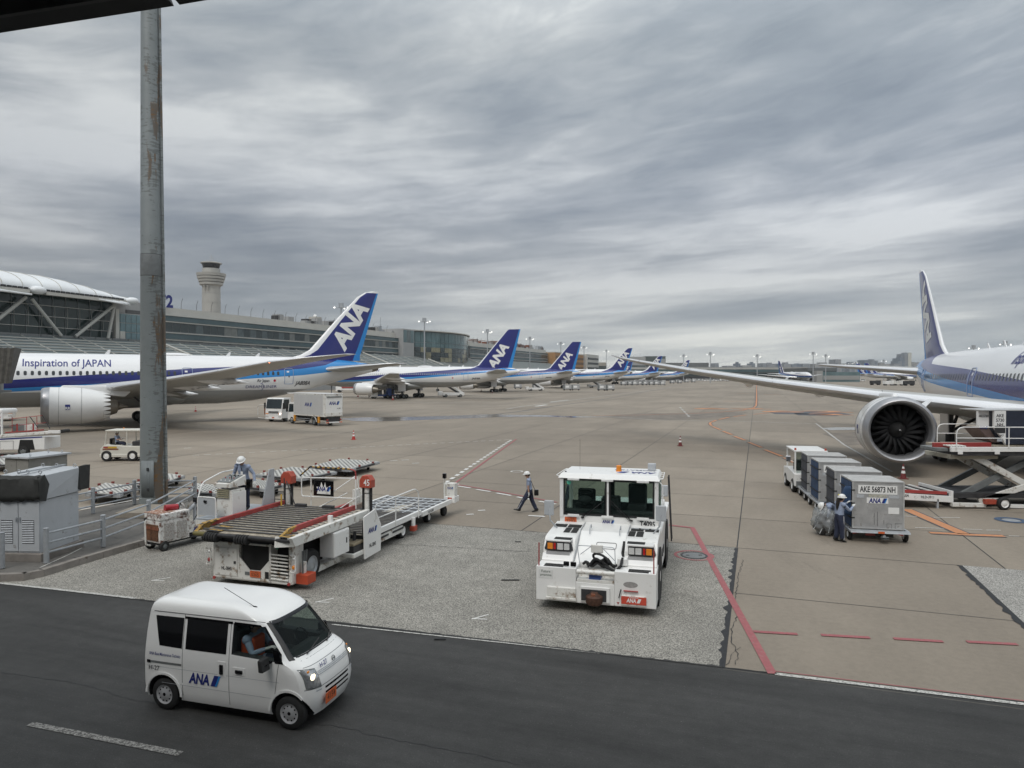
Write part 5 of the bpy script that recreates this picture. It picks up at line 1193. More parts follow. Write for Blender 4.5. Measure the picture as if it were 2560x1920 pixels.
        for x, w, h in ((1.16, .045, .10), (1.50, .09, .035)):
            MB().box(x-w-.035, x+w+.035, s*.734, s*.741, .84-h-.03, .84+h+.03, WV).obj('handle_recess', t, bev=.01); MB().box(x-w*.75, x+w*.75, s*.738, s*.765, .84-h*.8, .84+h*.8, BLK).obj('door_handle', t, bev=.012)
        a = MB(); n = 24
        for k in range(n):       # arch lips
            t0, t1 = PI*k/n, PI*(k+1)/n
            for x in (0, 2.43):
                if x+.375*math.cos(t0) > 2.70: continue
                a.add([(x+r_*math.cos(tt), s*(.7385), .28+r_*math.sin(tt)) for tt, r_ in ((t0, .337), (t1, .337), (t1, .375), (t0, .375))], [(0, 1, 2, 3)], WV)
        a.obj('arch_lip', t).modifiers.new('S', 'SOLIDIFY').thickness = .012
        m = MB(); m.box(2.02, 2.12, s*.70, s*.92, 1.05, 1.08, BLK); m.hexa([(2.02, s*.80, .98), (2.14, s*.80, .98), (2.12, s*.98, .98), (2.04, s*.98, .98)][::-s], [(2.0, s*.79, 1.18), (2.10, s*.79, 1.18), (2.08, s*.98, 1.17), (2.02, s*.98, 1.17)][::-s], BK); m.obj('door_mirror', t, bev=.02)
        # headlamps
        hl = patch([(s*.46, .66), (s*.67, .69), (s*.68, .96), (s*.49, .93)], mat('headlamp_reflector', (.42, .43, .44), .12, .7, var=.5, scale=14), 'headlamp', .012, surf=front, n=8)
        patch([(s*.45, .645), (s*.685, .675), (s*.695, .975), (s*.48, .945)], GM, 'headlamp_rim', .005, surf=front, n=8)
        q = MB(); c = front(s*.56, .83, .02); q.ball((c[0]-.03, c[1], c[2]), (.03, .065, .055), LITW, 10, 6); q.obj('bulb', t)
        c = front(s*.60, .92, .02); MB().ball((c[0]-.02, c[1], c[2]), (.02, .035, .025), ORL, 8, 6).obj('indicator', t)
        for x in (0, 2.43):
            w_ = MB(); w_.wheel((x, s*.655, .272), (0, s, 0), .272, .15, BK, mat('steel_wheel', (.50, .50, .51), .4, .3, var=.1), 28, .60); wo = w_.obj('wheel', t)
            for k in range(10):
                a = 2*PI*k/10; MB().lathe([(0, .013), (.006, .013)], (x+.115*math.cos(a), s*.715, .272+.115*math.sin(a)), (0, s, 0), BLK, 8).obj('vent_hole', wo)
            MB().lathe([(0, .05), (.03, .045), (.035, .02)], (x, s*.70, .272), (0, s, 0), BLK, 14).obj('hub_cap', wo)
    patch([(-.59, 1.10), (.59, 1.10), (.53, 1.62), (-.53, 1.62)], GLW, 'windscreen', -.006, surf=front, n=10)
    for q in (([(-.64, 1.055), (.64, 1.055), (.60, 1.115), (-.60, 1.115)]), ([(-.55, 1.60), (.55, 1.60), (.54, 1.645), (-.54, 1.645)]), ([(-.66, 1.07), (-.585, 1.07), (-.525, 1.63), (-.58, 1.63)]), ([(.585, 1.07), (.66, 1.07), (.58, 1.63), (.525, 1.63)])): patch(q, BLK, 'windscreen_seal', .004, surf=front, n=12)
    for a, b in (((-.35, 1.10), (.12, 1.19)), ((.25, 1.10), (.55, 1.17))): MB().tube(front(a[0], a[1], .03), front(b[0], b[1], .02), .010, BLK, 6).obj('wiper', t)
    for z in (.885, .862, .838): patch([(-.46, z-.004), (.46, z-.004), (.46, z+.006), (-.46, z+.006)], GV, 'grille_bar', .008, surf=front, n=16)
    for z in (.60, .52, .44): patch([(-.36, z-.017), (.36, z-.017), (.36, z+.017), (-.36, z+.017)], BLK, 'bumper_slot', .004, surf=front, n=14)
    for s in (-1, 1): patch([(s*.45, .60), (s*.56, .60), (s*.56, .62), (s*.45, .62)], LG, 'bumper_slot', .004, surf=front, n=4)
    patch([(-.70, .655), (.70, .655), (.70, .663), (-.70, .663)], DK, 'bumper_seam', .003, surf=front, n=24); patch([(-.62, .98), (.62, .98), (.62, .986), (-.62, .986)], GM, 'bonnet_seam', .002, surf=front, n=24)
    F_ = Tm(front(.02, .925, .012), (0, 1, 0), (-.35, 0, 1)); b = MB()
    b.pipe([F_ @ V((.042*math.cos(2*PI*k/20), .042*math.sin(2*PI*k/20), 0)) for k in range(21)], .006, GM, 5); b.tube(F_ @ V((-.05, 0, 0)), F_ @ V((.05, 0, 0)), .007, GM, 5); b.obj('badge', t)
    text('H-27', .105, NB, t, Tm(front(-.27, .945, .016), (0, 1, 0), (-.4, 0, 1)), 'lettering', .01)
    pl = MB(); F_ = Tm(front(-.27, .44, .045), (0, 1, 0), (0, 0, 1)); pl.box(-.165, .165, -.085, .085, -.008, .0, ORP, F_); po = pl.obj('number_plate', t, bev=.004)
    text('4154', .12, RUST, po, F_, 'lettering', .02); text('I 11  MAA', .04, RUST, po, F_ @ Matrix.Translation((0, .06, 0)), 'lettering', .01)
    sd_ = lambda x, z: Tm((x, -(lerp_tab(YW, z)+.004), z), (1, 0, 0), (0, .02, 1))
    logo(.62, t, sd_(.82, .63)); text('H-27', .11, NBK, t, sd_(-.20, .71), 'lettering', .0); text('ANA Base Maintenance Technics', .075, NB, t, sd_(.02, .955), 'lettering', .006, .1, width=.64)
    ar = MB(); ar.ball((1.55, -.40, 1.80), (.06, .03, .02), BLK, 10, 6); ar.tube((1.55, -.40, 1.81), (1.05, -.52, 2.12), .005, BLK, 5); ar.obj('roof_aerial', t)
    SEAT = mat('seat_fabric', (.05, .05, .055), .9)
    for y in (-.32, .32):
        MB().box(1.25, 1.75, y-.22, y+.22, .62, .85, SEAT).obj('seat', t, bev=.05); MB().box(1.18, 1.32, y-.2, y+.2, .8, 1.42, SEAT).obj('seat_back', t, bev=.05)
    MB().box(2.0, 2.4, -.58, .58, .7, 1.02, DK).obj('dashboard', t, bev=.03)
    st = MB(); c = V((1.98, .32, 1.08)); st.pipe([c+V((-.08*math.sin(2*PI*k/20)*1, .17*math.cos(2*PI*k/20), .15*math.sin(2*PI*k/20))) for k in range(21)], .014, BLK, 6); st.obj('steering_wheel', t)
    return t
van = build_van()
# ================================================================ TOW TRACTOR
def frame_of(l, r, fwd=True):      # l, r: left and right ends (as seen) of a face that looks at the viewer; x forward (to the viewer), y to the vehicle's left
    d = (r-l); d.z = 0; d.normalize(); f = V((d.y, -d.x, 0)); return (l+r)/2, math.atan2(f.y, f.x), (r-l).length
def build_tractor():
    l, r = G(1340.5, 1497, .25), G(1640.5, 1523, .25); o, ang, w = frame_of(l, r); o.z = 0; h = w/2
    t = thing('aircraft_tow_tractor', 'big white tow tractor with glass cab, T4095 in black beneath its right window', 'tow tractor', o, ang)
    B = lambda *a, m=W_, n='panel', bv=.02: MB().box(*a, m).obj(n, t, bev=bv)
    TW = W_
    # front bumper block with recess
    for a, b in ((-h, -.46), (.46, h)):
        MB().box(-.95, 0, a, b, .24, 1.06, TW).obj('bumper_block', t, bev=.015)
    MB().box(-.95, -.0, -.46, .46, .24, .74, TW).obj('bumper_block', t, bev=.01); MB().box(-.5, -.35, -.46, .46, .74, .95, WD).obj('recess_back', t)
    MB().box(-.36, -.02, -.44, .44, .745, .80, WD).obj('recess_floor', t); 
    MB().tube((-.05, -.44, .98), (-.05, .46, .98), .055, WD, 12).obj('recess_bar', t)
    MB().box(-.38, -.1, -.16, .12, .76, .93, GUN).obj('latch_block', t, bev=.02)
    cb = MB()
    for k in range(5):
        pts = [V((-.45-.05*math.sin(k), -.36+.03*k+.72*i/12, 1.06+.04*k*math.sin(PI*i/12)+.05*math.sin(i*1.3+k))) for i in range(13)]; cb.pipe(pts, .032, BK, 7)
    cb.pipe([V((-.42+.12*math.cos(a), .08+.2*math.cos(a*1.2), 1.18+.16*math.sin(a))) for a in [i*.35 for i in range(19)]], .03, BK, 7); cb.pipe([(-.3, .2, 1.08), (-.2, .45, 1.0), (-.25, .58, 1.12), (-.45, .6, 1.25), (-.6, .6, 1.22)], .035, BK, 7)
    cb.obj('power_cable', t)
    # drawbar coupling, steps, holders on the bumper face
    c = MB(); c.box(.0, .05, -.34, .36, .30, .66, TW); c.obj('coupling_frame', t, bev=.01); MB().box(.051, .06, -.32, .28, .33, .60, DK).obj('coupling_plate', t)
    MB().lathe([(-.14, .17), (-.10, .2), (.04, .2), (.06, .17), (.1, .1), (.14, .08)], (.10, -.0, .42), (0, 0, 1), mat('rusty_hitch', (.09, .045, .03), .7, .3, var=.4, scale=9), 18).obj('tow_hitch', t); MB().box(.15, .24, -.06, .04, .43, .55, RUST).obj('hitch_pin', t, bev=.01)
    MB().box(.0, .06, -h+.28, -h+.98, .36, .60, WD).obj('step_box', t, bev=.02); MB().box(.0, .09, -h+.25, -h+1.0, .30, .36, WD).obj('step_lip', t, bev=.01)
    MB().box(.0, .05, .62, 1.20, .29, .52, WD).obj('sign_holder', t, bev=.01); F_ = Tm((.062, .92, .42), (0, 1, 0), (0, 0, 1)); sg = MB().box(-.29, .29, -.09, .09, -.01, .0, mat('red_sign', (.55, .07, .04), .5), F_).obj('red_sign', t); logo(.34, sg, F_, cols=(WL, WL, WL)); text('WARNING', .045, WL, sg, F_ @ Matrix.Translation((0, .07, 0)), 'lettering', .01)
    MB().tube((.04, .68, .63), (.04, 1.02, .63), .018, RD, 8).obj('red_bar', t); MB().pipe([(.03, .62, .66), (.05, .60, .58), (.04, .57, .45)], .012, BLK, 6).obj('cord', t)
    MB().add([(.003, .66+.17*math.cos(2*PI*k/18)+.18, .77+.07*math.sin(2*PI*k/18)) for k in range(18)], [tuple(range(18))], mat('soot_stain', (.30, .29, .28), .9, var=.2, scale=14)).obj('soot_patch', t)
    for y in (-.62, .55): MB().add([(.003, y-.035, .34), (.003, y+.035, .34), (.003, y, .28)], [(0, 2, 1)], RD).obj('red_triangle', t)
    F_ = Tm((.004, -h+.24, .90), (0, 1, 0)); text('Future\npromise', .085, mat('sticker_ink', (.12, .15, .12), .6), t, F_, 'lettering', .008)
    MB().box(.0, .004, -h+.06, -h+.42, .77, .985, mat('sticker_base', (.70, .70, .68), .5)).obj('sticker', t)
    for s in (-1, 1): MB().tube((-.04, s*(h-.06), 1.05), (-.04, s*(h-.06), 1.62), .016, RD, 7).obj('marker_rod', t)
    # stepped front body either side of the sloping centre hood
    for s in (-1, 1):
        a, b = s*.62, s*(h-.02); y0, y1 = min(a, b), max(a, b)
        pr = [(-2.45, .5), (-2.45, 1.66), (-1.10, 1.60), (-.92, 1.57), (-.74, 1.36), (-.70, 1.24), (-.62, 1.22), (-.50, 1.10), (-.48, .5)]
        MB().prism(pr, 'y', y0, y1, TW).obj('front_body', t, bev=.02)
        hd = MB(); hd.hexa([(-.735, y0+.10*(s > 0)+.02, 1.30), (-.64, y0+.10, 1.30), (-.64, y1-.1, 1.30), (-.735, y1-.02, 1.30)], [(-.76, y0+.1, 1.53), (-.62, y0+.1, 1.53), (-.62, y1-.1, 1.53), (-.76, y1-.1, 1.53)], DK); ho = hd.obj('headlamp_housing', t)
        MB().box(-.95, -.60, y0+.08, y1-.08, 1.53, 1.57, TW).obj('lamp_brow', t, bev=.01)
        span = (y1-y0-.2); yo = y0+.1
        lamps = [(.04, .27, ORL), (.30, .40, mat('red_lens', (.45, .02, .02), .25)), (.46, .71, LENS), (.75, .98, LENS)]
        if s > 0: lamps = [(1-b_, 1-a_, m) for a_, b_, m in lamps]
        for a_, b_, m in lamps: MB().box(-.64, -.615, yo+span*a_, yo+span*b_, 1.33, 1.49, m).obj('lamp', ho, bev=.012)
        MB().box(-.70, -.60, y0+.1, y1-.1, 1.10, 1.28, mat('brushed_panel', (.55, .55, .55), .35, .5)).obj('apron_panel', t)
        # anti slip pads
        def pad(x0, x1, p0, p1, z, z2=None): MB().hexa([(x0, p0, z), (x1, p0, z2 or z), (x1, p1, z2 or z), (x0, p1, z)], [(x0, p0, z+.006), (x1, p0, (z2 or z)+.006), (x1, p1, (z2 or z)+.006), (x0, p1, z+.006)], mat('anti_slip', (.022, .022, .022), .95, var=.2, scale=40)).obj('anti_slip_pad', t)
        sy = lambda u: y0+(y1-y0)*u
        for u0, u1 in ((.06, .47), (.52, .96)): pad(-2.1, -1.82, sy(u0), sy(u1), 1.652, 1.638)
        us = ((.50, .70), (.74, .94)) if s < 0 else ((.03, .24), (.28, .50))
        for u0, u1 in us: pad(-1.76, -1.3, sy(u0), sy(u1), 1.638, 1.618)
        pad(-.92, -.68, sy(.35 if s < 0 else .08), sy(.9 if s < 0 else .62), 1.572)
        pad(-.28, -.16, sy(.2), sy(.85), 1.062); pad(-.13, -.03, sy(.2), sy(.8), 1.062)
        # mirrors
        ms = MB(); ms.pipe([(-1.7, s*(h-.18), 1.62), (-1.55, s*(h-.02), 1.85), (-1.55, s*(h+.02), 2.15)], .02, LG, 7); ms.obj('mirror_arm', t); MB().box(-1.60, -1.55, s*(h+.02)-.13, s*(h+.02)+.13, 1.98, 2.38, LG).obj('mirror', t, bev=.03); MB().box(-1.549, -1.545, s*(h+.02)-.145, s*(h+.02)+.145, 1.965, 2.395, BK).obj('mirror_rim', t, bev=.02) if False else None
        # wheels with arches
        for x in (-1.45, -5.0): MB().wheel((x, s*(h-.20), .62), (0, s, 0), .62, .42, BK, W_, 28, .5).obj('wheel', t)
    MB().prism([(-2.45, .5), (-2.45, 1.67), (-1.6, 1.62), (-.62, 1.06), (-.60, .5)], 'y', -.60, .60, TW).obj('centre_hood', t, bev=.015)
    for y in (-.61, .61): MB().pipe([(-2.35, y, 1.68), (-1.6, y, 1.635), (-.62, y, 1.07)], .012, LG, 5).obj('hood_edge', t)
    nrm = V((.56, 0, .98)).normalized(); F_ = Tm((-1.15, .12, 1.365), (0, 1, 0), (-.98, 0, .56)); MB().rail([F_ @ V(p) for p in ((-.25, -.11, .01), (.25, -.11, .01), (.25, .11, .01), (-.25, .11, .01), (-.25, -.11, .01))], .006, DK, .05, 5).obj('hatch_outline', t)
    for y in (-.35, .42): MB().rail([(-1.75, y, 1.66), (-1.72, y, 1.78), (-1.5, y, 1.72), (-1.45, y, 1.58)], .012, LG, .05, 6).obj('grab_handle', t)
    MB().pipe([(-1.1, .58, 1.52), (-.95, .55, 1.25), (-.75, .62, 1.18), (-.6, .60, 1.12)], .035, BK, 7).obj('hose', t); MB().box(-.62, -.42, .48, .72, 1.08, 1.26, TW).obj('socket_box', t, bev=.02)
    mh_ = MB(); mh_.rail([(-.4, -.42, 1.0), (-.42, -.50, 1.52), (-.42, .42, 1.52), (-.4, .44, 1.0)], .010, LG, .08, 6); mh_.tube((-.42, -.42, 1.3), (-.4, -.15, 1.52), .01, LG, 6); mh_.tube((-.42, .42, 1.2), (-.4, .12, 1.5), .01, LG, 6); mh_.obj('mirror_hoop', t); MB().box(-.44, -.40, -.16, .14, 1.36, 1.56, WD).obj('drawbar_mirror', t, bev=.03)
    sgl = MB()
    for k in (-1, 1): sgl.box(-.12, -.06, -.62+k*.085-.07, -.62+k*.085+.07, 1.08, 1.19, BLK)
    sgl.obj('sunglasses_shaped_lamp', t, bev=.02).name = 'work_lamp'
    # cab
    x0, x1, z0, z1 = -2.45, -3.95, 1.58, 2.86; cw = 1.33
    MB().box(-3.9, -2.48, -cw, cw, 1.2, 1.76, TW).obj('cab_base', t, bev=.01)
    MB().box(-2.50, -2.44, -cw, cw, 1.60, 1.84, TW).obj('cab_front_panel', t)
    for y in (-cw+.045, cw-.045):
        MB().box(-2.52, -2.42, y-.05, y+.05, 1.78, z1, TW).obj('cab_post', t, bev=.01); MB().box(-3.95, -3.85, y-.05, y+.05, 1.7, z1, TW).obj('cab_post', t, bev=.01)
    MB().hexa([(-2.36, -cw-.06, z1), (-4.05, -cw-.02, z1), (-4.05, cw+.02, z1), (-2.36, cw+.06, z1)][::-1], [(-2.50, -cw+.02, z1+.13), (-3.95, -cw+.04, z1+.13), (-3.95, cw-.04, z1+.13), (-2.50, cw-.02, z1+.13)][::-1], TW).obj('cab_roof', t, bev=.03)
    MB().box(-2.47, -2.40, -.035, .015, 1.84, z1, TW).obj('windscreen_post', t, bev=.005)
    for a, b in ((-cw+.10, -.04), (.02, cw-.10)):
        gb = MB(); gb.box(-2.45, -2.44, a, b, 1.86, z1-.02, GL); go = gb.obj('windscreen', t)
        for q in (a, b-.045): MB().box(-2.44, -2.43, q, q+.045, 1.85, z1-.01, BK).obj('seal', go)
        for q in (1.85, z1-.06): MB().box(-2.44, -2.43, a+.045, b-.045, q, q+.05, BK).obj('seal', go)
    for y in (-.95, -.02, .93):
        for z in (1.845, 2.84): MB().box(-2.44, -2.36, y-.16, y+.16, z-.03, z+.03, TW).obj('hinge_block', t, bev=.008)
    for s in (-1, 1): gb = MB(); gb.box(-3.84, -2.55, s*cw-.004, s*cw+.004, 1.8, z1-.02, GL); gb.obj('side_glass', t)
    MB().box(-3.93, -3.91, -cw+.1, cw-.1, 2.0, z1-.02, GL).obj('rear_glass', t); MB().box(-3.95, -3.88, -cw+.05, cw-.05, 1.76, 2.0, DK).obj('cab_rear_panel', t); MB().box(-3.9, -3.85, -.14, .0, 2.0, z1, DK).obj('rear_post', t)
    MB().box(-3.8, -2.55, -cw+.05, cw-.05, 1.765, 1.78, DK).obj('cab_floor', t); MB().box(-2.8, -2.56, -cw+.1, cw-.1, 1.78, 1.98, DK).obj('dashboard', t, bev=.03)
    SE = mat('tractor_seat', (.045, .047, .05), .85)
    MB().box(-3.5, -3.0, -1.0, -.5, 1.9, 2.08, SE).obj('seat', t, bev=.05); MB().box(-3.6, -3.42, -1.0, -.5, 2.0, 2.42, SE).obj('seat_back', t, bev=.05)
    MB().box(-3.5, -3.0, .45, .95, 1.9, 2.08, SE).obj('seat', t, bev=.05); MB().box(-3.6, -3.42, .44, .96, 2.0, 2.62, SE).obj('seat_back', t, bev=.06); MB().box(-3.55, -3.45, .55, .85, 2.60, 2.74, LG).obj('headrest', t, bev=.03)
    MB().box(-3.3, -2.8, -.25, .25, 1.8, 2.3, SE).obj('engine_cover', t, bev=.05)
    sw = MB(); c = V((-2.95, -.70, 2.36)); sw.pipe([c+V((.10*math.sin(2*PI*k/24), .2*math.cos(2*PI*k/24), .13*math.sin(2*PI*k/24))) for k in range(25)], .016, BLK, 6); sw.tube(c, c+V((.15, 0, -.3)), .03, BLK, 8); sw.tube(c-V((0, .19, 0)), c+V((0, .19, 0)), .012, BLK, 6); sw.ball(c+V((.1, 0, -.15)), (.12, .2, .12), SE, 10, 6); sw.obj('steering_wheel', t)
    for a, b in (((-.70, 1.80), (-.12, 2.28)), ((.62, 1.78), (.10, 2.28))):
        wq = MB(); wq.tube((-2.40, a[0], a[1]), (-2.40, b[0], b[1]), .013, BLK, 6); wq.tube((-2.40, a[0]-.05, a[1]), (-2.40, b[0]-.04, b[1]-.05), .008, BLK, 6); wq.tube((-2.42, b[0]+(.03 if b[0] < 0 else -.03), 1.95), (-2.42, b[0]+(.03 if b[0] < 0 else -.03), 2.62), .008, BLK, 6); wq.ball((-2.40, a[0], a[1]), (.03, .05, .03), BLK, 8, 6); wq.obj('wiper', t)
    F_ = Tm((-2.435, -cw+.30, 1.70), (0, 1, 0)); po = MB().box(-.165, .165, -.085, .085, 0, .008, ORP, F_).obj('number_plate', t); F2 = F_ @ Matrix.Translation((0, 0, .008)); text('3292', .13, RUST, po, F2 @ Matrix.Translation((0, -.025, 0)), 'lettering', .02); text('I 11  MAA', .045, RUST, po, F2 @ Matrix.Translation((0, .055, 0)), 'lettering', .01)
    logo(.33, t, Tm((-2.435, .0, 1.71), (0, 1, 0))); text('T4095', .20, NBK, t, Tm((-2.435, cw-.28, 1.70), (0, 1, 0)), 'lettering', .03, width=.40)
    MB().lathe([(0, .04), (.002, .06), (.004, .06)], (-2.43, -cw+.25, 2.74), (1, 0, 0), mat('green_sticker', (.08, .4, .28), .5), 16).obj('sticker', t)
    for i in range(3): MB().box(-2.06, -1.98, .66+i*.26, .86+i*.26, 1.655, 1.668, GV).obj('vent_grille', t)
    rt = Tm((-3.0, .72, z1+.133), (0, -1, 0), (1, 0, 0)); logo(1.05, t, rt); text('KOMATSU', .2, NB, t, Tm((-3.5, .62, z1+.133), (0, -1, 0), (1, 0, 0)), 'lettering', .02, width=1.1)
    MB().lathe([(0, .085), (.02, .085), (.025, .075), (.15, .072), (.17, .05)], (-3.2, .2, z1+.13), (0, 0, 1), ORL, 18).obj('beacon', t); MB().box(-3.6, -3.45, .98, 1.20, z1+.12, z1+.34, LG).obj('aerial_box', t, bev=.02)
    MB().tube((-3.3, -.92, z1+.12), (-3.3, -.92, z1+1.0), .004, BLK, 4).obj('aerial', t); MB().ball((-2.65, -cw+.12, z1+.15), (.04, .03, .015), DK, 8, 5).obj('roof_vent', t)
    for s in (-1, 1): MB().rail([(-2.5, s*(cw-.05), z1+.02), (-2.5, s*(cw+.12), z1+.06), (-3.8, s*(cw+.1), z1+.06), (-3.8, s*(cw-.05), z1+.02)], .012, TW, .05, 6).obj('roof_rail', t)
    for z in (0, 1, 2): MB().tube((-2.6-z*.4, cw-.02, z1+.05), (-2.6-z*.4, cw+.11, z1+.06), .01, TW, 6).obj('roof_rail', t)
    MB().rail([(-2.42, cw+.02, 1.75), (-2.42, cw+.12, 1.9), (-2.42, cw+.12, 2.75), (-2.42, cw+.02, 2.86)], .014, TW, .05, 6).obj('grab_rail', t)
    # rear body
    MB().prism([(-2.47, .45), (-2.47, 1.5), (-7.1, 1.5), (-7.1, .35)], 'y', -h+.02, h-.02, TW).obj('rear_body', t, bev=.03)
    MB().box(-6.9, -4.2, -h+.15, h-.15, 1.5, 1.62, TW).obj('rear_deck', t, bev=.03)
    for x in (-1.45, -5.0):
        for s in (-1, 1): MB().lathe([(0, .76), (.03, .76)], (x, s*(h-.015), .58), (0, s, 0), CAV, 30).obj('wheel_arch', t)
    for x in (-3.1, -3.5): MB().box(x, x+.2, h-.02, h+.0, .75, .95, DK).obj('step_hole', t)
    for x in (-4.4, -5.6): MB().box(x-.3, x+.2, h-.6, h-.2, 1.62, 1.626, MATS['anti_slip']).obj('anti_slip_pad', t)
    # folding ladder frame and rear mirror
    ld = MB()
    for x in (-5.6, -5.95): ld.tube((x, h+.12, .55), (x, h+.02, 2.55), .022, DK, 6)
    for i in range(9): ld.tube((-5.6, h+.11-.01*i, .7+.2*i), (-5.95, h+.11-.01*i, .7+.2*i), .014, DK, 6)
    ld.obj('rear_ladder', t); MB().box(-5.5, -5.42, h-.25, h+.02, 1.95, 2.3, LG).obj('rear_mirror', t, bev=.03); MB().rail([(-4.8, h-.2, 1.55), (-5.0, h-.2, 1.9), (-5.45, h-.1, 2.0)], .015, LG, .05, 6).obj('rear_mirror_arm', t)
    return t
tractor = build_tractor()
# ================================================================ CARGO LOADER HL-3845
ROLL = mat('roller_deck', (.40, .35, .275), .55, .2, var=.35, scale=5, dirt=.4, dirtcol=(.10, .08, .06)); RBAR = mat('roller_bar', (.15, .15, .15), .45, .5, var=.3, scale=5)
HZY = mat('hazard_yellow', (.42, .25, .045), .6, var=.2, scale=5, dirt=.5)
def hazard(b, p, q, w, z, n, t_=None, th=.01):
    p, q = V(p), V(q); d = (q-p)/n; u = d.normalized(); s = V((-u.y, u.x, 0))*w
    for i in range(n):
        a = p+d*i; b_ = p+d*(i+1); k = d*.5
        vs = [a, b_, b_+s+k*.9, a+s+k*.9]; 
        if i == n-1: vs = [a, b_, b_+s, a+s+k*.9]
        b.add([(x.x, x.y, z) for x in vs], [(0, 1, 2, 3)], HZY if i % 2 == 0 else BK)
def build_loader():
    l, r = G(533.7, 1444.4, .15), G(726, 1464.7, .15); o, ang, w = frame_of(l, r); o.z = 0; h = w/2
    t = thing('cargo_loader', 'white cargo high loader with roller decks and two red topped posts, marked 45', 'cargo loader', o, ang)
    fy = lambda cx: -h+(cx-765)/760*w
    fz = lambda cx, cy: .15+((1400+80*(cx-765)/760)-cy)/(360+40*(cx-765)/760)*1.02
    def fbox(x0, y0, x1, y1, d0, d1, m, n, bv=.0, par=None):
        xm = (x0+x1)/2; return MB().box(d0, d1, fy(x0), fy(x1), fz(xm, y1), fz(xm, y0), m).obj(n, par or t, bev=bv)
    MB().box(-2.9, -.02, -h, h, .15, .32, WD).obj('chassis', t, bev=.02)
    fbox(765, 1050, 1025, 1400, -.4, 0, WD, 'front_panel', .01); fbox(1025, 1330, 1340, 1430, -.3, 0, WD, 'front_panel', .01); fbox(1510, 1080, 1545, 1470, -.5, 0, WD, 'corner_post', .01)
    fbox(1320, 1060, 1340, 1440, -.3, 0, WD, 'front_post', .005); fbox(1020, 1060, 1320, 1075, -.3, 0, WD, 'front_panel')
    MB().box(-.5, -.28, -h+.1, h-.1, .3, 1.2, CAV).obj('engine_bay', t); 
    fbox(785, 1105, 1010, 1375, 0, .02, WD, 'access_door', .01); text('HL-3845', .13, NBK, t, Tm((.024, fy(905), fz(905, 1305)), (0, 1, 0)), 'lettering', .02, width=.33)
    fbox(980, 1235, 998, 1260, .02, .04, DK, 'door_latch'); fbox(1045, 1075, 1320, 1330, -.25, -.05, CAV, 'engine_opening')
    MB().ball((-.1, fy(1230), fz(1230, 1275)), (.03, .05, .05), HZY, 8, 6).obj('warning_label', t)
    for x0, x1, sg in ((1030, 1130, 1), (1235, 1320, -1)):
        y0, y1 = fy(x0), fy(x1); za, zb_ = fz(1180, 1240), fz(1180, 1340); pts = [(y0, zb_), (y1, zb_), (y1, zb_+.04), (y0, za+.1)] if sg > 0 else [(y0, zb_), (y1, zb_), (y1, za+.06), (y0, zb_+.04)]
        MB().prism(pts, 'x', -.02, .004, WD).obj('gusset', t)
    for k in range(8):
        y = 1155+k*36; MB().tube((.0, fy(1340), fz(1420, y+10)), (.0, fy(1505), fz(1420, y+15)), .022, WD, 8).obj('step_bar', t)
    F_ = Tm((.02, fy(1190), fz(1190, 1362)), (0, 1, 0)); po = MB().box(-.165, .165, -.085, .085, -.01, .006, ORP, F_).obj('number_plate', t); F2 = F_ @ Matrix.Translation((0, 0, .006)); text('5365', .12, RUST, po, F2 @ Matrix.Translation((0, -.02, 0)), 'lettering', .02); text('I 11  MAA', .04, RUST, po, F2 @ Matrix.Translation((0, .055, 0)), 'lettering', .01)
    fbox(1282, 1340, 1318, 1410, 0, .012, CAV, 'step_hole', .005); fbox(1085, 1340, 1130, 1372, 0, .01, GM, 'data_plate')
    for cx, cy in ((776, 1395), (1512, 1465)): MB().lathe([(0, .045), (.03, .04)], (0, fy(cx), fz(cx, cy)), (1, 0, 0), RD, 12).obj('reflector', t)
    MB().lathe([(0, .05), (.006, .05)], (0, fy(1400), 1.13), (1, 0, 0), mat('green_logo', (.05, .2, .12), .5), 14).obj('sticker', t)
    for s, cx in ((-1, 740), (1, 1570)):      # outboard lamp guards
        y = fy(cx); g = MB(); g.rail([(.05, y-.07, .95), (.12, y-.07, 1.0), (.12, y+.09, 1.0), (.12, y+.09, .55), (.12, y-.07, .55), (.05, y-.07, .6)], .016, W_ if s > 0 else WD, .05, 6); go = g.obj('lamp_guard', t)
        MB().ball((.05, y, .66), (.05, .06, .06), RD if s < 0 else ORL, 10, 6).obj('lamp', go); MB().ball((.05, y, .88), (.05, .055, .055), LENS, 10, 6).obj('lamp', go)
    # lifting deck
    DZ = 1.50; DXF, DXB = .42, -3.55; yl, yr = -1.52, 1.50
    MB().box(DXB, DXF-.1, yl+.05, yr-.05, DZ-.14, DZ-.03, DK).obj('deck_frame', t); MB().box(DXB, DXF-.05, yl+.1, yr-.08, DZ-.03, DZ, ROLL).obj('deck_plate', t)
    n = 15; rb = MB().tube((0, yl+.12, DZ+.03), (0, yr-.1, DZ+.03), .022, RBAR, 6).obj('roller', t, (DXF-.25, 0, 0))
    for i in range(1, n):
        c = rb.copy(); COL.objects.link(c); c.parent = t; c.location = (DXF-.25-(DXF-DXB-.4)*i/(n-1), 0, 0)
    for i in range(n-1):
        x = DXF-.25-(DXF-DXB-.4)*(i+.5)/(n-1)
        st = MB()
        st.box(x-.10, x+.10, yl+.13, yr-.40, DZ+.001, DZ+.010, MATS['roller_deck'])
        for k in range(13): st.box(x-.05+.06*(k % 2), x-.02+.06*(k % 2), yl+.2+k*.19, yl+.30+k*.19, DZ+.010, DZ+.016, mat('deck_tread', (.46, .42, .34), .6, var=.25, scale=9))
        st.obj('tread_strip', t)
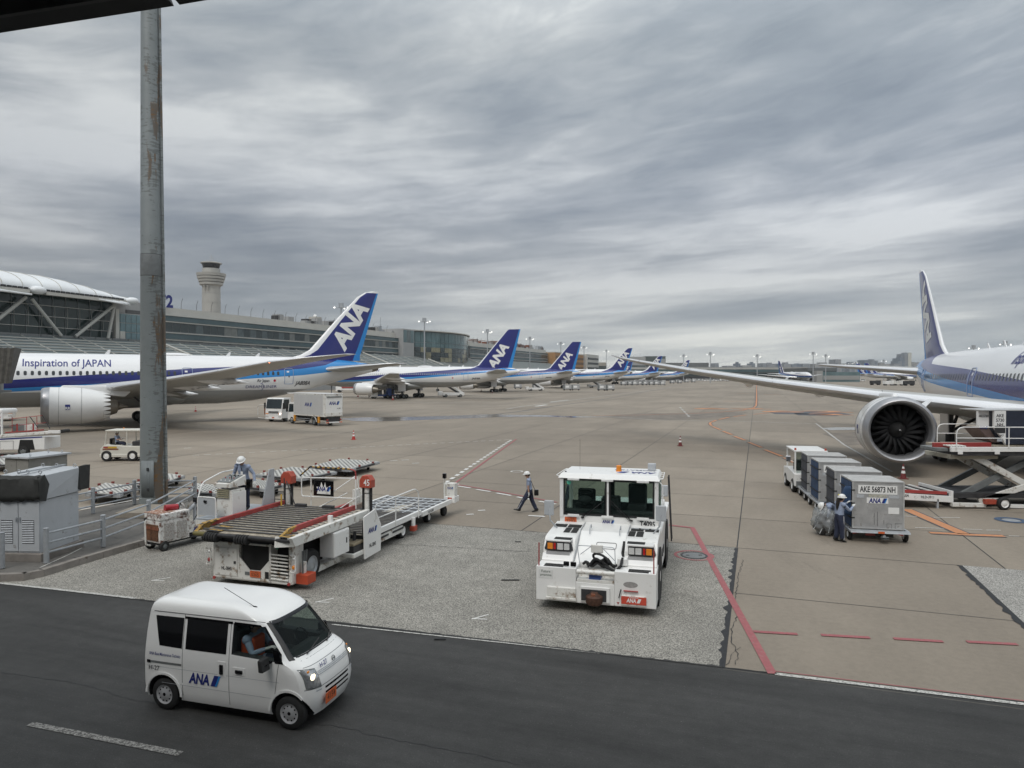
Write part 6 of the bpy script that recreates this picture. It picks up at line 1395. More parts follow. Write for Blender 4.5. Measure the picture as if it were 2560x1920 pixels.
    sb = MB().hexa([(DXF-.05, yr-.05, DZ-.22), (DXF-.1, yr+.1, DZ-.22), (DXB, yr+.1, DZ-.22), (DXB, yr-.05, DZ-.22)][::-1], [(DXF+.05, yr-.05, DZ+.03), (DXF+.05, yr+.1, DZ+.03), (DXB, yr+.1, DZ+.03), (DXB, yr-.05, DZ+.03)][::-1], WD).obj('side_beam', t, bev=.01)
    MB().box(DXB+.1, DXF-.7, yr-.30, yr-.1, DZ+.0, DZ+.03, mat('deck_tread', (.4, .4, .4))).obj('walkway', t)
    MB().prism([(DXF-.45, DZ+.02), (DXF-.3, DZ+.02), (DXB+.2, DZ+.02), (DXB+.2, DZ+.17), (DXF-.75, DZ+.17)][::1], 'y', yr-.38, yr-.28, RD).obj('guide_rail', t, bev=.01)
    MB().prism([(DXF-.05, DZ+.02), (DXF-.45, DZ+.16), (DXF-.75, DZ+.17), (DXF-.75, DZ+.02)], 'y', yr-.37, yr-.29, HZY).obj('guide_rail_end', t, bev=.01)
    MB().box(-1.6, -1.5, yr-.1, yr+.02, DZ+.0, DZ+.22, W_).obj('stop_post', t, bev=.01)
    MB().prism([(DXF-.55, DZ+.02), (DXB, DZ+.02), (DXB, DZ+.15), (DXF-.9, DZ+.15)], 'y', yl-.02, yl+.08, RD).obj('guide_rail', t, bev=.01)
    hz = MB(); hazard(hz, (DXF-.95, yl+.05, 0), (DXF-.05, yl+.05, 0), .10, DZ+.16, 7); hazard(hz, (DXF-.7, yl+.35, 0), (DXF-.02, yl+.35, 0), .45, DZ+.034, 4); hazard(hz, (DXF-.3, yr-.3, 0), (DXF+.05, yr-.3, 0), .3, DZ+.034, 4); hz.obj('hazard_stripes', t)
    MB().prism([(DXF-.02, DZ-.06), (DXF-.95, DZ-.03), (DXF-.95, DZ+.155), (DXF-.4, DZ+.155)], 'y', yl-.05, yl-.02+.08, HZY).obj('guide_rail_end', t)
    MB().tube((DXF-.02, yl+.0, DZ-.06), (DXF-.02, yr-.0, DZ-.06), .055, DK, 10).obj('nose_roller', t); MB().tube((DXF-.02, yl+.02, DZ-.06), (DXF-.02, yl+.75, DZ-.06), .06, mat('olive_bar', (.14, .12, .04), .6), 10).obj('nose_bar', t)
    MB().hexa([(DXF-.02, yr-.42, DZ-.24), (DXF+.06, yr-.42, DZ-.24), (DXF-.08, yr+.05, DZ-.22), (DXF-.15, yr+.05, DZ-.22)][::-1], [(DXF-.02, yr-.42, DZ+.02), (DXF+.02, yr-.42, DZ+.02), (DXF-.1, yr+.05, DZ+.0), (DXF-.2, yr+.05, DZ+.0)][::-1], WD).obj('corner_bracket', t)
    for cx in (800, 1120):      # rubber bumpers: fat discs on the nose
        y = yl+(cx-600)/1000*3.0
        for k in range(5): MB().lathe([(-.035, .09), (-.025, .13), (.025, .13), (.035, .09)], (DXF+.0, y-.15+k*.08, DZ-.12), (0, 1, 0), BK, 18).obj('bumper_disc', t)
    MB().prism([(DXF-.1, DZ-.1), (-.6, DZ-.15), (-2.4, .75), (-2.4, .65), (-.5, 1.12), (DXF-.3, DZ-.3)], 'y', -h+.1, -h+.25, DK).obj('scissor_arm', t)
    MB().box(-3.4, -.05, -h+.05, h-.05, 1.17, 1.33, DK).obj('lift_frame', t)
    # front wheels
    for s in (-1, 1):
        MB().wheel((-.95, s*(h-.10), .45), (0, s, 0), .45, .28, BK, GV, 26, .58).obj('wheel', t)
    MB().prism([(-1.1, .35), (-1.95, .35), (-1.95, 1.2), (-.5, 1.2), (-.35, 1.1)], 'y', h-.3, h-.28, CAV).obj('wheel_bay', t)
    cr = MB(); cr.box(-.55, -.15, h+.06, h+.42, .16, .42, mat('orange_red_tray', (.50, .075, .03), .5, var=.1, dirt=.2)); cr.obj('chock_tray', t, bev=.02)
    for k, x in enumerate((-.45, -.35, -.25)): MB().tube((x, h+.15+.03*k, .2), (x-.08, h+.15, 1.0), .022, GM, 7).obj('stay_rod', t)
    MB().box(-.42, -.30, h+.12, h+.22, .4, .72, WD).obj('wheel_chock', t, bev=.01)
    # right side cabinet, seat, skirt
    MB().box(-2.25, -1.45, h-.05, h+.42, .55, 1.25, W_).obj('tool_cabinet', t, bev=.015); MB().box(-2.23, -1.47, h+.42, h+.435, .57, 1.22, W_).obj('cabinet_door', t, bev=.01); MB().box(-2.1, -2.06, h+.435, h+.45, .85, 1.0, DK).obj('cabinet_handle', t)
    MB().box(-3.25, -2.4, h-.1, h+.5, .30, .42, WD).obj('seat_step', t, bev=.02); MB().box(-3.1, -2.5, h-.05, h+.42, .42, .62, DK).obj('seat_box', t); MB().box(-3.1, -2.5, h-.05, h+.42, .62, .70, mat('tan_seat', (.30, .25, .17), .8)).obj('seat', t, bev=.02)
    MB().box(-3.2, -2.6, h-.2, h-.1, .42, 1.45, WD).obj('back_plate', t); MB().tube((-2.9, h+.2, .62), (-2.95, h+.2, .95), .05, DK, 8).obj('control_lever', t)
    sk = [(-2.95, .14), (-3.95, .18), (-3.98, 1.0), (-3.62, 1.55), (-2.90, 1.42)]
    MB().prism(sk, 'y', h+.50, h+.54, W_).obj('side_skirt', t, bev=.008)
    sm2 = lambda x, z: Tm((x, h+.544, z), (-1, 0, 0)); logo(.55, t, sm2(-3.42, .95)); text('HL-3845', .16, NBK, t, sm2(-3.42, .48), 'lettering', .02, width=.40)
    # posts with red caps
    for y, s in ((-1.45, -1), (1.42, 1)):
        x = -3.72; m = MB(); m.tube((x, y, .5), (x, y, 2.22), .085, WD, 12); m.tube((x, y, 2.0), (x, y, 2.02), .10, DK, 12); mo = m.obj('lift_mast', t)
        for dy in (-.13, .13): MB().box(x-.03, x+.03, y+dy-.035, y+dy+.035, .5, 2.2, BK).obj('lift_chain', mo)
        c = MB(); c.prism([(y-.20, 2.18), (y+.20, 2.18), (y+.20, 2.42), (y+.10, 2.56), (y-.10, 2.56), (y-.20, 2.42)], 'x', x-.14, x+.14, REDL); co = c.obj('mast_cap', mo, bev=.015)
        if s > 0: text('45', .27, WL, co, Tm((x+.142, y+.06, 2.34), (0, 1, 0)), 'lettering', .015, xs=.8)
    # back gate with sign plate and striped hoop
    gx = DXB+.06; g = MB(); g.rail([(gx, -.45, DZ), (gx, -.45, DZ+1.0)], .022, WD); g.rail([(gx, -.80, DZ+.45), (gx, -.80, DZ+.92), (gx, 1.15, DZ+.98)], .018, W_, .08); g.rail([(gx, -.80, DZ+.55), (gx, -.80, DZ+.33), (gx, 1.15, DZ+.35)], .018, W_, .08); g.rail([(gx, 1.15, DZ), (gx, 1.15, DZ+.98)], .02, W_)
    g.tube((gx, -.2, DZ), (gx-.6, .5, DZ+.4), .016, W_, 6); g.tube((gx, .55, DZ), (gx-.8, 1.1, DZ+.45), .016, W_, 6); g.rail([(gx-.05, .3, DZ+.5), (gx-.5, .9, DZ+1.0), (gx-.5, 1.0, DZ+.3)], .016, W_, .1); g.obj('safety_gate', t)
    hp_ = [(gx, -.85, DZ+.98), (gx, -.48, DZ+1.28)]; b = MB(); a_ = V((gx, -.85, DZ+.98)); b_ = V((gx, -.48, DZ+1.28)); c_ = V((gx, .95, DZ+1.26))
    for p, q, k in ((a_, b_, 5), (b_, c_, 16)):
        for i in range(k): b.tube(p.lerp(q, i/k), p.lerp(q, (i+1)/k), .026, HZY if i % 2 else BK, 8, cap=False)
    b.obj('striped_bar', t); MB().rail([(gx, .93, DZ+1.26), (gx, 1.15, DZ+1.22), (gx, 1.15, DZ+.95)], .024, RD, .12).obj('red_hoop', t)
    F_ = Tm((gx+.03, .02, DZ+.62), (0, 1, 0)); sp_ = MB().box(-.36, .36, -.24, .24, -.01, .0, BLK, F_).obj('sign_plate', t)
    b = MB(); b.add([F_ @ V((x, y, .002)) for x, y in ((-.24, -.18), (.25, -.18), (.25, -.02), (.18, .0), (.26, .1), (.1, .02), (.06, .19), (.0, .02), (-.08, .20), (-.12, .04), (-.26, .04), (-.2, -.06))], [tuple(range(12))], W_); b.obj('peeled_paint', sp_); logo(.50, sp_, F_ @ Matrix.Translation((.0, -.02, .002)))
    for y in (-.75, .25): MB().box(gx+.1, gx+.25, y-.15, y+.22, DZ+.03, DZ+.12, DK).obj('stop_block', t, bev=.01)
    # operator platform
    PX0, PX1, py0, py1, PZ = -.9, -3.3, -2.62, -1.6, DZ+.02
    MB().box(PX1, PX0, py0, py1, PZ-.22, PZ-.04, WD).obj('platform_frame', t, bev=.01); MB().box(PX1, PX0, py0, py1, PZ-.04, PZ, GV).obj('platform_tread', t)
    MB().box(-1.95, -1.35, -2.25, -1.72, PZ, PZ+.78, WD).obj('console_body', t, bev=.015)
    for k in range(5): MB().box(-1.34, -1.30, -2.25, -1.80, PZ+.56+.055*k, PZ+.58+.055*k, mat('khaki_trim', (.36, .33, .22), .6)).obj('console_slat', t)
    MB().hexa([(-1.28, -2.32, PZ+.86), (-1.28, -1.72, PZ+.86), (-2.0, -1.72, PZ+.86), (-2.0, -2.32, PZ+.86)], [(-1.28, -2.30, PZ+.98), (-1.28, -1.74, PZ+.98), (-2.0, -1.74, PZ+1.16), (-2.0, -2.30, PZ+1.16)], WD).obj('console_top', t, bev=.01)
    F_ = Matrix.Translation((-1.64, -2.02, PZ+1.078)) @ Matrix.Rotation(math.atan2(.18, .72), 4, 'Y'); MB().box(-.3, .3, -.24, .24, 0, .012, GM, F_).obj('control_panel', t)
    kn = MB()
    for k in range(9): kn.lathe([(0, .018), (.03, .014)], F_ @ V((-.2+.2*(k % 3), -.15+.15*(k//3), .01)), (0, 0, 1), (BLK, RD, W_)[k % 3], 8)
    kn.tube(F_ @ V((-.1, .12, 0)), F_ @ V((-.12, .12, .16)), .012, BLK, 6); kn.tube(F_ @ V((.1, .15, 0)), F_ @ V((.08, .15, .14)), .012, BLK, 6); kn.obj('control_knobs', t)
    MB().box(-1.96, -1.36, -1.72, -1.70, PZ, PZ+.70, W_).obj('console_side', t)
    MB().rail([(-.95, -2.58, PZ), (-.95, -2.58, PZ+.62), (-.95, -1.95, PZ+.62), (-.95, -1.95, PZ)], .02, W_, .08).obj('front_rail', t); MB().box(-.96, -.94, -2.56, -1.97, PZ+.1, PZ+.6, LG).obj('front_board', t)
    MB().rail([(-.95, -2.58, PZ+.55), (-1.15, -2.6, PZ+1.0), (-2.0, -2.62, PZ+1.2), (-3.2, -2.6, PZ+1.2), (-3.25, -2.6, PZ)], .02, W_, .15).obj('side_rail', t)
    MB().prism([(-3.2, PZ), (-3.2, PZ+1.2), (-2.95, PZ+1.2), (-2.55, PZ)], 'y', -1.64, -1.60, LG).obj('splash_panel', t, bev=.01); MB().ball((-.92, -2.3, PZ+.5), (.03, .06, .05), BLK, 8, 6).obj('switch', t)
    lad = MB()
    for y in (-1.75, -1.35): lad.tube((-3.5, y, .5), (-3.35, y, DZ+.9), .018, DK, 6)
    for k in range(6): lad.tube((-3.48+.02*k, -1.75, .7+.25*k), (-3.48+.02*k, -1.35, .7+.25*k), .014, DK, 6)
    lad.tube((-3.4, -1.3, DZ+.8), (-3.3, -.9, DZ+.05), .018, DK, 6); lad.obj('ladder', t); MB().tube((-3.2, -1.35, DZ), (-3.2, -1.35, DZ+.4), .025, YEL, 8).obj('yellow_post', t)
    # rear bridge platform
    bx0, bx1, BZ = -3.9, -10.6, .62
    MB().box(bx1, bx0, yl+.15, yr-.1, BZ-.12, BZ-.02, DK).obj('bridge_frame', t); MB().box(-7.4, bx0, yl+.2, yr-.15, BZ-.02, BZ, ROLL).obj('bridge_plate', t)
    for i in range(16):
        x = bx0-.12-i*.22; c = rb.copy(); COL.objects.link(c); c.parent = t; c.location = (x, 0, BZ-DZ)
        st = MB(); st.box(x-.18, x-.03, yl+.22, yr-.2, BZ+.001, BZ+.012, MATS['roller_deck']); [st.box(x-.14, x-.07, yl+.26+k*.2, yl+.38+k*.2, BZ+.002, BZ+.02, MATS['deck_tread']) for k in range(13)]; st.obj('tread_strip', t)
    MB().box(-7.3, -9.0, -.1, .5, BZ-.02, BZ+.01, MATS['deck_tread']).obj('tread_plate', t)
    for i in range(12): MB().tube((-7.6-i*.26, yl+.2, BZ), (-7.6-i*.26, yr-.15, BZ), .03, LG if i % 2 else RBAR, 6).obj('cross_bar', t)
    for k in range(7): MB().box(-10.4, -7.5, yl+.35+k*.38, yl+.41+k*.38, BZ-.02, BZ+.02, LG).obj('long_bar', t)
    for s, y in ((1, yr-.08), (-1, yl+.08)):
        MB().box(-7.6, bx0, y-.04*1, y+.06, BZ-.05, BZ+.13, W_).obj('bridge_beam', t, bev=.008); MB().box(bx1, -7.7, y-.04, y+.06, BZ-.14, BZ+.04, W_).obj('bridge_beam', t, bev=.008)
        MB().box(-6.1, -4.1, y-.04, y+.05, .28, .50, WD).obj('lower_beam', t)
    for x0_, x1_ in ((-4.4, -5.0), (-5.3, -6.1)): MB().box(x1_, x0_, yr-.02, yr+.0, .40, .46, DK).obj('beam_slot', t)
    MB().rail([(-4.0, yr, BZ), (-4.05, yr, BZ+.95), (-7.0, yr, BZ+1.0), (-7.3, yr, BZ+.85), (-7.3, yr, BZ-.1)], .022, W_, .2).obj('bridge_rail', t); MB().tube((-4.05, yr, BZ+.5), (-7.3, yr, BZ+.5), .018, W_, 7).obj('bridge_rail', t); MB().tube((-5.5, yr, BZ), (-5.5, yr, BZ+.96), .02, W_, 7).obj('bridge_rail', t)
    MB().box(-7.2, -4.4, yl+.12, yl+.24, BZ+.1, BZ+.30, RD).obj('guide_rail', t, bev=.01); MB().box(-8.2, -5.2, yl+.42, yl+.52, BZ+.06, BZ+.24, mat('brown_rail', (.20, .15, .12), .6)).obj('guide_rail', t, bev=.01)
    MB().box(-8.0, -7.5, yl+.2, yl+.3, BZ, BZ+.75, WD).obj('hinged_stop', t, bev=.01); MB().box(-7.95, -7.88, yl+.1, yl+.6, BZ, BZ+.7, WD).obj('hinged_stop', t, bev=.01)
    for x, s in ((-6.3, 1), (-6.3, -1), (-9.0, 1), (-9.0, -1)):
        MB().wheel((x, s*1.28 if x > -8 else s*1.05, .26), (0, s, 0), .26 if x > -8 else .2, .22, BK, W_, 22, .6).obj('wheel', t, (0, 0, 0 if x > -8 else -.06))
    for s in (-1, 1): MB().wheel((-10.3, s*1.2, .2), (0, s, 0), .2, .16, BK, DK, 18, .5).obj('wheel', t); MB().box(-10.4, -10.2, s*1.2-.03, s*1.2+.03, .25, BZ-.1, DK).obj('wheel_fork', t)
    MB().box(-7.0, -6.75, yr-.1, yr+.1, .15, .34, REDL).obj('red_guard', t, bev=.02); MB().tube((-6.85, yr, .3), (-6.85, yr, .62), .08, W_, 10).obj('cylinder', t)
    MB().box(-11.0, -10.5, yr-.35, yr+.1, BZ-.12, BZ+.12, W_).obj('end_box', t, bev=.01); MB().box(-10.9, -10.6, yr-.3, yr+.06, BZ+.12, BZ+.65, WD).obj('end_panel', t, bev=.01)
    logo(.26, t, Tm((-10.56, yr-.12, BZ+.48), (0, 1, 0))); MB().box(-10.499, -10.495, yr-.2, yr-.02, BZ-.04, BZ+.1, REDL).obj('red_label', t)
    MB().tube((-10.6, yr-.38, BZ), (-10.6, yr-.38, BZ+.85), .04, WD, 8).obj('end_post', t); MB().box(-10.67, -10.53, yr-.45, yr-.31, BZ+.85, BZ+1.05, BLK).obj('end_lamp', t, bev=.02)
    text('HLD-3845', .13, NBK, t, Tm((-8.4, yr+.003, BZ-.05), (-1, 0, 0)), 'lettering', .02, width=.5)
    return t
loader = build_loader()
# ================================================================ RUSTY LIGHT CART SL2
def build_cart():
    o = G(385, 1377); e = G(490, 1352); d = (e-o).normalized(); ang = math.atan2(d.y, d.x)
    t = thing('lighting_cart', 'small white trolley eaten by rust, marked SL2, parked against the kerb', 'light cart', o, ang)
    # x along the cart (away to the right), y to its left; near side is -y
    L1 = 1.02
    MB().box(-.05, L1, -.38, .38, .28, 1.0, WR).obj('engine_housing', t, bev=.02); MB().box(-.07, L1+.01, -.40, .40, 1.0, 1.22, WR).obj('hood', t, bev=.03); MB().box(-.075, .55, -.30, .41, 1.215, 1.235, RUSTP).obj('hood_patch', t)
    for x in (.10, .56): MB().box(x, x+.36, -.405, -.38, .34, .90, mat('pitted_door', (.45, .44, .42), .6, var=.3, scale=20, dirt=.5, dirtcol=(.16, .07, .03))).obj('side_door', t, bev=.008)
    MB().box(-.075, -.05, -.30, .30, .34, .86, mat('rusty_radiator', (.13, .06, .03), .9, var=.5, scale=7)).obj('radiator', t); MB().box(-.09, -.06, -.34, .30, .70, .80, RUST).obj('rust_band', t)
    MB().rail([(-.12, .0, .2), (-.28, .0, .25), (-.30, .0, 1.0), (-.26, 0, 1.06)], .028, WD, .1).obj('tow_bar', t); MB().lathe([(-.01, .05), (.01, .05)], (-.29, 0, 1.08), (0, 1, 0), DK, 12).obj('tow_eye', t)
    MB().box(L1, 1.95, -.38, .38, .42, .60, WR).obj('rear_deck', t, bev=.01); MB().box(L1-.02, L1+.25, -.39, -.37, .58, .8, WR).obj('corner_plate', t)
    logo(.5, t, Tm((1.40, -.384, .52), (1, 0, 0))); text('SL2', .13, NBK, t, Tm((.86, -.403, 1.10), (1, 0, 0)), 'lettering', .02)
    MB().tube((.38, -.02, 1.33), (.78, -.10, 1.31), .10, mat('extinguisher_red', (.35, .02, .03), .35), 16).obj('fire_extinguisher', t); MB().tube((.78, -.10, 1.31), (.82, -.11, 1.31), .085, BLK, 16).obj('extinguisher_foot', t)
    MB().lathe([(0, .19), (.08, .17), (.16, .10), (.24, .05)], (1.05, .0, 1.42), (.15, -.25, -1), mat('lamp_reflector', (.6, .6, .6), .2, .8), 18).obj('floodlamp', t)
    ms = MB(); ms.tube((1.5, 0, .6), (1.5, 0, 1.25), .05, LG, 10); ms.tube((1.15, 0, 1.02), (1.65, 0, 1.35), .06, LG, 10); ms.tube((1.2, .1, .9), (1.45, .05, 1.2), .045, LG, 8); ms.obj('lamp_mast', t)
    MB().ball((1.62, .0, 1.30), (.10, .09, .1), MATS['lamp_reflector'], 12, 8).obj('floodlamp', t); MB().box(1.42, 1.62, -.2, .0, 1.35, 1.52, BLK).obj('lamp_box', t, bev=.02)
    MB().pipe([(1.1, -.2, .62), (1.2, -.3, .75), (1.45, -.2, .95), (1.5, -.1, 1.2)], .014, BLK, 6).obj('cable', t)
    for x, y, r in ((.12, -.34, .17), (.12, .34, .17), (1.70, -.34, .17), (1.70, .34, .17)): MB().wheel((x, y, r), (0, 1, 0), r, .13, BK, GM, 18, .45).obj('wheel', t)
    MB().box(0, 1.9, -.25, .25, .20, .30, DK).obj('chassis', t); MB().tube((.7, -.3, .3), (1.7, -.3, .2), .03, DK, 6).obj('axle_rod', t)
    for x in (-.2, 0): pass
build_cart()
# ================================================================ CONTAINERS AND DOLLIES
RFT = mat('container_roof', (.52, .51, .49), .45, .3, var=.12, scale=2, dirt=.4, dirtcol=(.60, .58, .54)); FRM = mat('container_edge', (.58, .58, .57), .4, .5, var=.1)
uA, uB = G(2134.6, 1320.5, .42), G(2255.4, 1325.6, .42); uang = math.atan2((uB-uA).y, (uB-uA).x)
def container(name_txt, label, loc, ang, canvas, near=True, w=1.60, d=1.5, h=1.62, logo_=True):
    t = thing('air_cargo_container', label, 'cargo container', loc, ang, 'cargo containers behind the baggage tug')
    MB().box(-w/2, w/2, 0, d, 0, h, AL).obj('shell', t); MB().box(-w/2-.01, w/2+.01, -.01, d+.01, h, h+.012, RFT).obj('roof', t)
    for x in (-w/2, w/2):
        for y in (0, d): MB().box(x-.022, x+.022, y-.022, y+.022, 0, h+.016, FRM).obj('edge_frame', t)
    for y in (0, d):
        for z in (0.02, h): MB().box(-w/2+.022, w/2-.022, y-.02, y+.02, z-.02, z+.02, FRM).obj('edge_frame', t)
    for x in (-w/2, w/2): MB().box(x-.02, x+.02, .022, d-.022, h-.02, h+.02, FRM).obj('edge_frame', t)
    for k in range(1, 5): MB().box(-w/2+.02, w/2-.02, k*d/5-.004, k*d/5+.004, h+.012, h+.02, AL).obj('roof_seam', t)
    cb = MB(); n = 10; vs = []
    for j in range(n+1):
        for i in range(n+1): vs.append((-w/2-.03-.015*mn.noise(V((i*.6, j*.7, loc[0]))), .03+(d-.06)*i/n, .04+(h-.08)*j/n))
    cb.add(vs, [(j*(n+1)+i, j*(n+1)+i+1, (j+1)*(n+1)+i+1, (j+1)*(n+1)+i) for j in range(n) for i in range(n)], canvas, True); cb.obj('canvas_door', t)
    for z in (.35, .85, 1.3): MB().box(-w/2-.07, -w/2-.04, .0, d-.03, z, z+.035, BK).obj('strap', t); MB().box(-w/2-.05, -w/2+.06, -.035, -.01, z, z+.04, BK).obj('strap_buckle', t)
    F = lambda x, z: Tm((x, -.014, z), (1, 0, 0))
    if name_txt:
        MB().box(-.63, .60, -.012, -.008, h-.42, h-.12, WL).obj('label_plate', t); text(name_txt, .27, NBK, t, Tm((-.015, -.014, h-.27), (1, 0, 0)), 'lettering', .02, width=1.12)
    if near:
        MB().box(-.36, .32, -.012, -.008, h-.74, h-.54, WL).obj('logo_plate', t); logo(.58, t, F(-.01, h-.64))
        MB().box(-.30, .26, -.012, -.008, h-.52, h-.43, mat('worn_label', (.42, .41, .35), .6, var=.4, scale=30)).obj('worn_label', t); MB().box(.32, .66, -.012, -.008, h-.55, h-.44, LG).obj('label_plate', t); MB().box(.32, .66, -.012, -.008, h-1.08, h-.86, WL).obj('paper_pocket', t)
        MB().box(-.68, -.44, -.012, -.008, h-.56, h-.44, LG).obj('worn_label', t); 
        for x, z0, z1 in ((-.12, .15, .55), (-.02, .1, .6), (.18, .18, .32)): MB().box(x, x+.008, -.012, -.008, z0, z1, DK).obj('scratch', t)
        b = MB(); 
        for a in ([(.28, .02), (.28, .2), (.42, .2), (.42, .02)], [(.54, .02), (.54, .22), (.76, .22)]): b.pipe([(x, -.012, z) for x, z in a], .004, DK, 4)
        b.obj('outline_mark', t)
    return t
def dolly(label, loc, ang, w=1.9, d=1.75, bar=True):
    t = thing('container_dolly', label, 'dolly', loc, ang, 'dollies under the cargo containers')
    b = MB(); b.box(-w/2, w/2, -.18, -.10, .33, .41, GV); b.box(-w/2, w/2, d-.1, d, .33, .41, GV)
    for x in (-w/2, w/2-.07): b.box(x, x+.07, -.1, d-.1, .33, .41, GV)
    b.obj('deck_frame', t, bev=.008); MB().hexa([(-w/2, -.10, .34), (-w/2+.02, -.32, .34), (w/2-.02, -.32, .34), (w/2, -.10, .34)], [(-w/2, -.10, .39), (-w/2+.02, -.30, .39), (w/2-.02, -.30, .39), (w/2, -.10, .39)], GV).obj('front_lip', t)
    for k in range(6): MB().tube((-w/2+.1, .1+k*d/6.5, .39), (w/2-.1, .1+k*d/6.5, .39), .03, LG, 6).obj('roller', t)
    MB().box(-.45, .45, -.12, -.06, .18, .32, DK).obj('crossmember', t); MB().box(-.42, -.12, -.13, -.12, .22, .30, RD).obj('red_label', t); MB().box(-.08, .12, -.34, -.33, .34, .41, ORP).obj('chevron_label', t)
    if bar: MB().tube((.12, .3, .22), (.12, -.3, .24), .05, GV, 8).obj('drawbar', t); MB().lathe([(-.03, .13), (-.03, .07), (.03, .07), (.03, .13)], (.12, -.34, .20), (0, 0, 1), GM, 14, cap=False).obj('coupling', t)
    for x in (-w/2+.08, w/2-.06):
        for y in (.12, d-.35): MB().wheel((x, y, .20), (1, 0, 0), .20, .12, BK, W_, 20, .5).obj('wheel', t)
        MB().tube((x*.5, .1, .3), (x, .12, .2), .02, RD, 6).obj('brake_rod', t)
    return t
mid = (uA+uB)/2; ux = V((math.cos(uang), math.sin(uang), 0)); uy = V((-ux.y, ux.x, 0))
td = V((.215, .977, 0))
cans = [(0, CNV if False else BLU, 'AKE 56873 NH', 'nearest dented aluminium container, numbered on a white plate, blue flap open'), (2.52, CNV, 'AKE 57047 NH', 'second container in the train, grey canvas door with black straps, pale roof'), (5.34, BLU, 'AKE 55110 NH', 'third container from the front, its canvas door bright blue'), (7.7, CNV, 'AKE 50214 NH', 'rearmost container in the train, grey canvas, next to the white tug')]
for i, (dd, cv, tx, lb) in enumerate(cans):
    p = mid+td*dd; a = uang+(0, -.03, .0, -.02)[i]; 
    container(tx, lb, (p.x, p.y, .42), a, cv, True)
    dolly(['front dolly under the nearest numbered container', 'second dolly under the container with black straps', 'third dolly under the bright blue doored container', 'rear dolly under the last container by the tug'][i], (p.x, p.y, 0), a)
def train_tug():
    a = math.atan2(td.y, td.x); t = thing('baggage_tug', 'white baggage tug at the far head of the container train, amber lamps on its roof', 'baggage tractor', (14.62, 34.6, 0), a)
    MB().prism([(-1.5, .35), (1.6, .35), (1.6, .95), (.5, 1.05), (-1.5, .95)], 'y', -.78, .78, W_).obj('body', t, bev=.04); MB().box(-1.3, 1.0, -.76, .76, 1.98, 2.06, W_).obj('canopy', t, bev=.02)
    for x in (-1.25, .95):
        for y in (-.7, .7): MB().tube((x, y, .9), (x, y, 2.0), .04, W_, 8).obj('canopy_post', t)
    MB().box(-1.26, -1.22, -.66, .66, 1.1, 1.95, GL).obj('rear_glass', t); MB().box(-.6, -.1, -.6, .6, .95, 1.5, DK).obj('seat', t, bev=.05); MB().box(-1.55, -1.45, -.7, .7, .3, .6, GM).obj('rear_bumper', t)
    for y in (-.68, .68): MB().lathe([(0, .05), (.1, .045)], (-1.15, y, 2.06), (0, 0, 1), REDL, 10).obj('roof_lamp', t); MB().tube((-1.2, y*1.12, 1.5), (-1.2, y*1.5, 1.6), .02, W_, 6).obj('mirror_arm', t); MB().box(-1.26, -1.2, y*1.5-.12, y*1.5+.12, 1.5, 1.78, CH_).obj('mirror', t, bev=.03)
    for x in (-1.0, 1.0):
        for y in (-.7, .7): MB().wheel((x, y, .34), (0, 1, 0), .34, .22, BK, W_, 18).obj('wheel', t)
train_tug()
fl = MB(); n = 8; vs = []          # thrown open door flap on the nearest container
for j in range(n+1):
    for i in range(n+1): vs.append((-.86-.20*i/n-.08*math.sin(j*.9+i*.5)*i/n, -.02+.35*i/n+.05*mn.noise(V((i, j*.6, 2))), .45+1.0*j/n-.10*(i/n)**2))
fl.add(vs, [(j*(n+1)+i, j*(n+1)+i+1, (j+1)*(n+1)+i+1, (j+1)*(n+1)+i) for j in range(n) for i in range(n)], BLU, True); fo = fl.obj('open_flap'); fo.parent = bpy.data.objects['air_cargo_container']; fo.modifiers.new('S', 'SOLIDIFY').thickness = .02
# netted, film wrapped bundle on the ground
FILM = glass('plastic_film', (.80, .82, .82), .36, (.5, .52, .53)); FILM.node_tree.nodes['Principled BSDF'].inputs['Roughness'].default_value = .22
wp = G(2062, 1337); wr = thing('film_wrapped_bundle', 'shapeless dark bundle wrapped in clear plastic film beside the bending worker', 'bundle', wp, -.3)
def lump(sc, seed, m, name, k=.1, sub=34):
    rings = []
    for i in range(1, sub):
        a = PI*i/sub; ring = []
        for j in range(52):
            t_ = 2*PI*j/52; d = V((math.sin(a)*math.cos(t_), math.sin(a)*math.sin(t_), -math.cos(a))); f = 1+k*mn.noise(d*2.2+V((seed, 0, 0)))*1.6+k*.45*abs(mn.noise(d*6+V((0, seed, 0))))*2; ring.append((d.x*sc[0]*f, d.y*sc[1]*f, max(0.01, sc[2]+d.z*sc[2]*f)))
        rings.append(ring)
    return MB().loft(rings, m).obj(name, wr, ang=120)
lump((.34, .30, .36), 3, mat('dark_netting', (.05, .05, .052), .8, var=.6, scale=9), 'netting', .2); lump((.43, .38, .50), 5, FILM, 'film', .16)
for k in range(9):
    a = k*.7; MB().tube((.42*math.cos(a), .36*math.sin(a), .1+.05*(k % 3)), (.25*math.cos(a+1.2), .22*math.sin(a+1.2), .88), .012, mat('film_glint', (.6, .62, .62), .3), 5).obj('film_glint', wr)  # pale streak tubes stand in for glints on the film
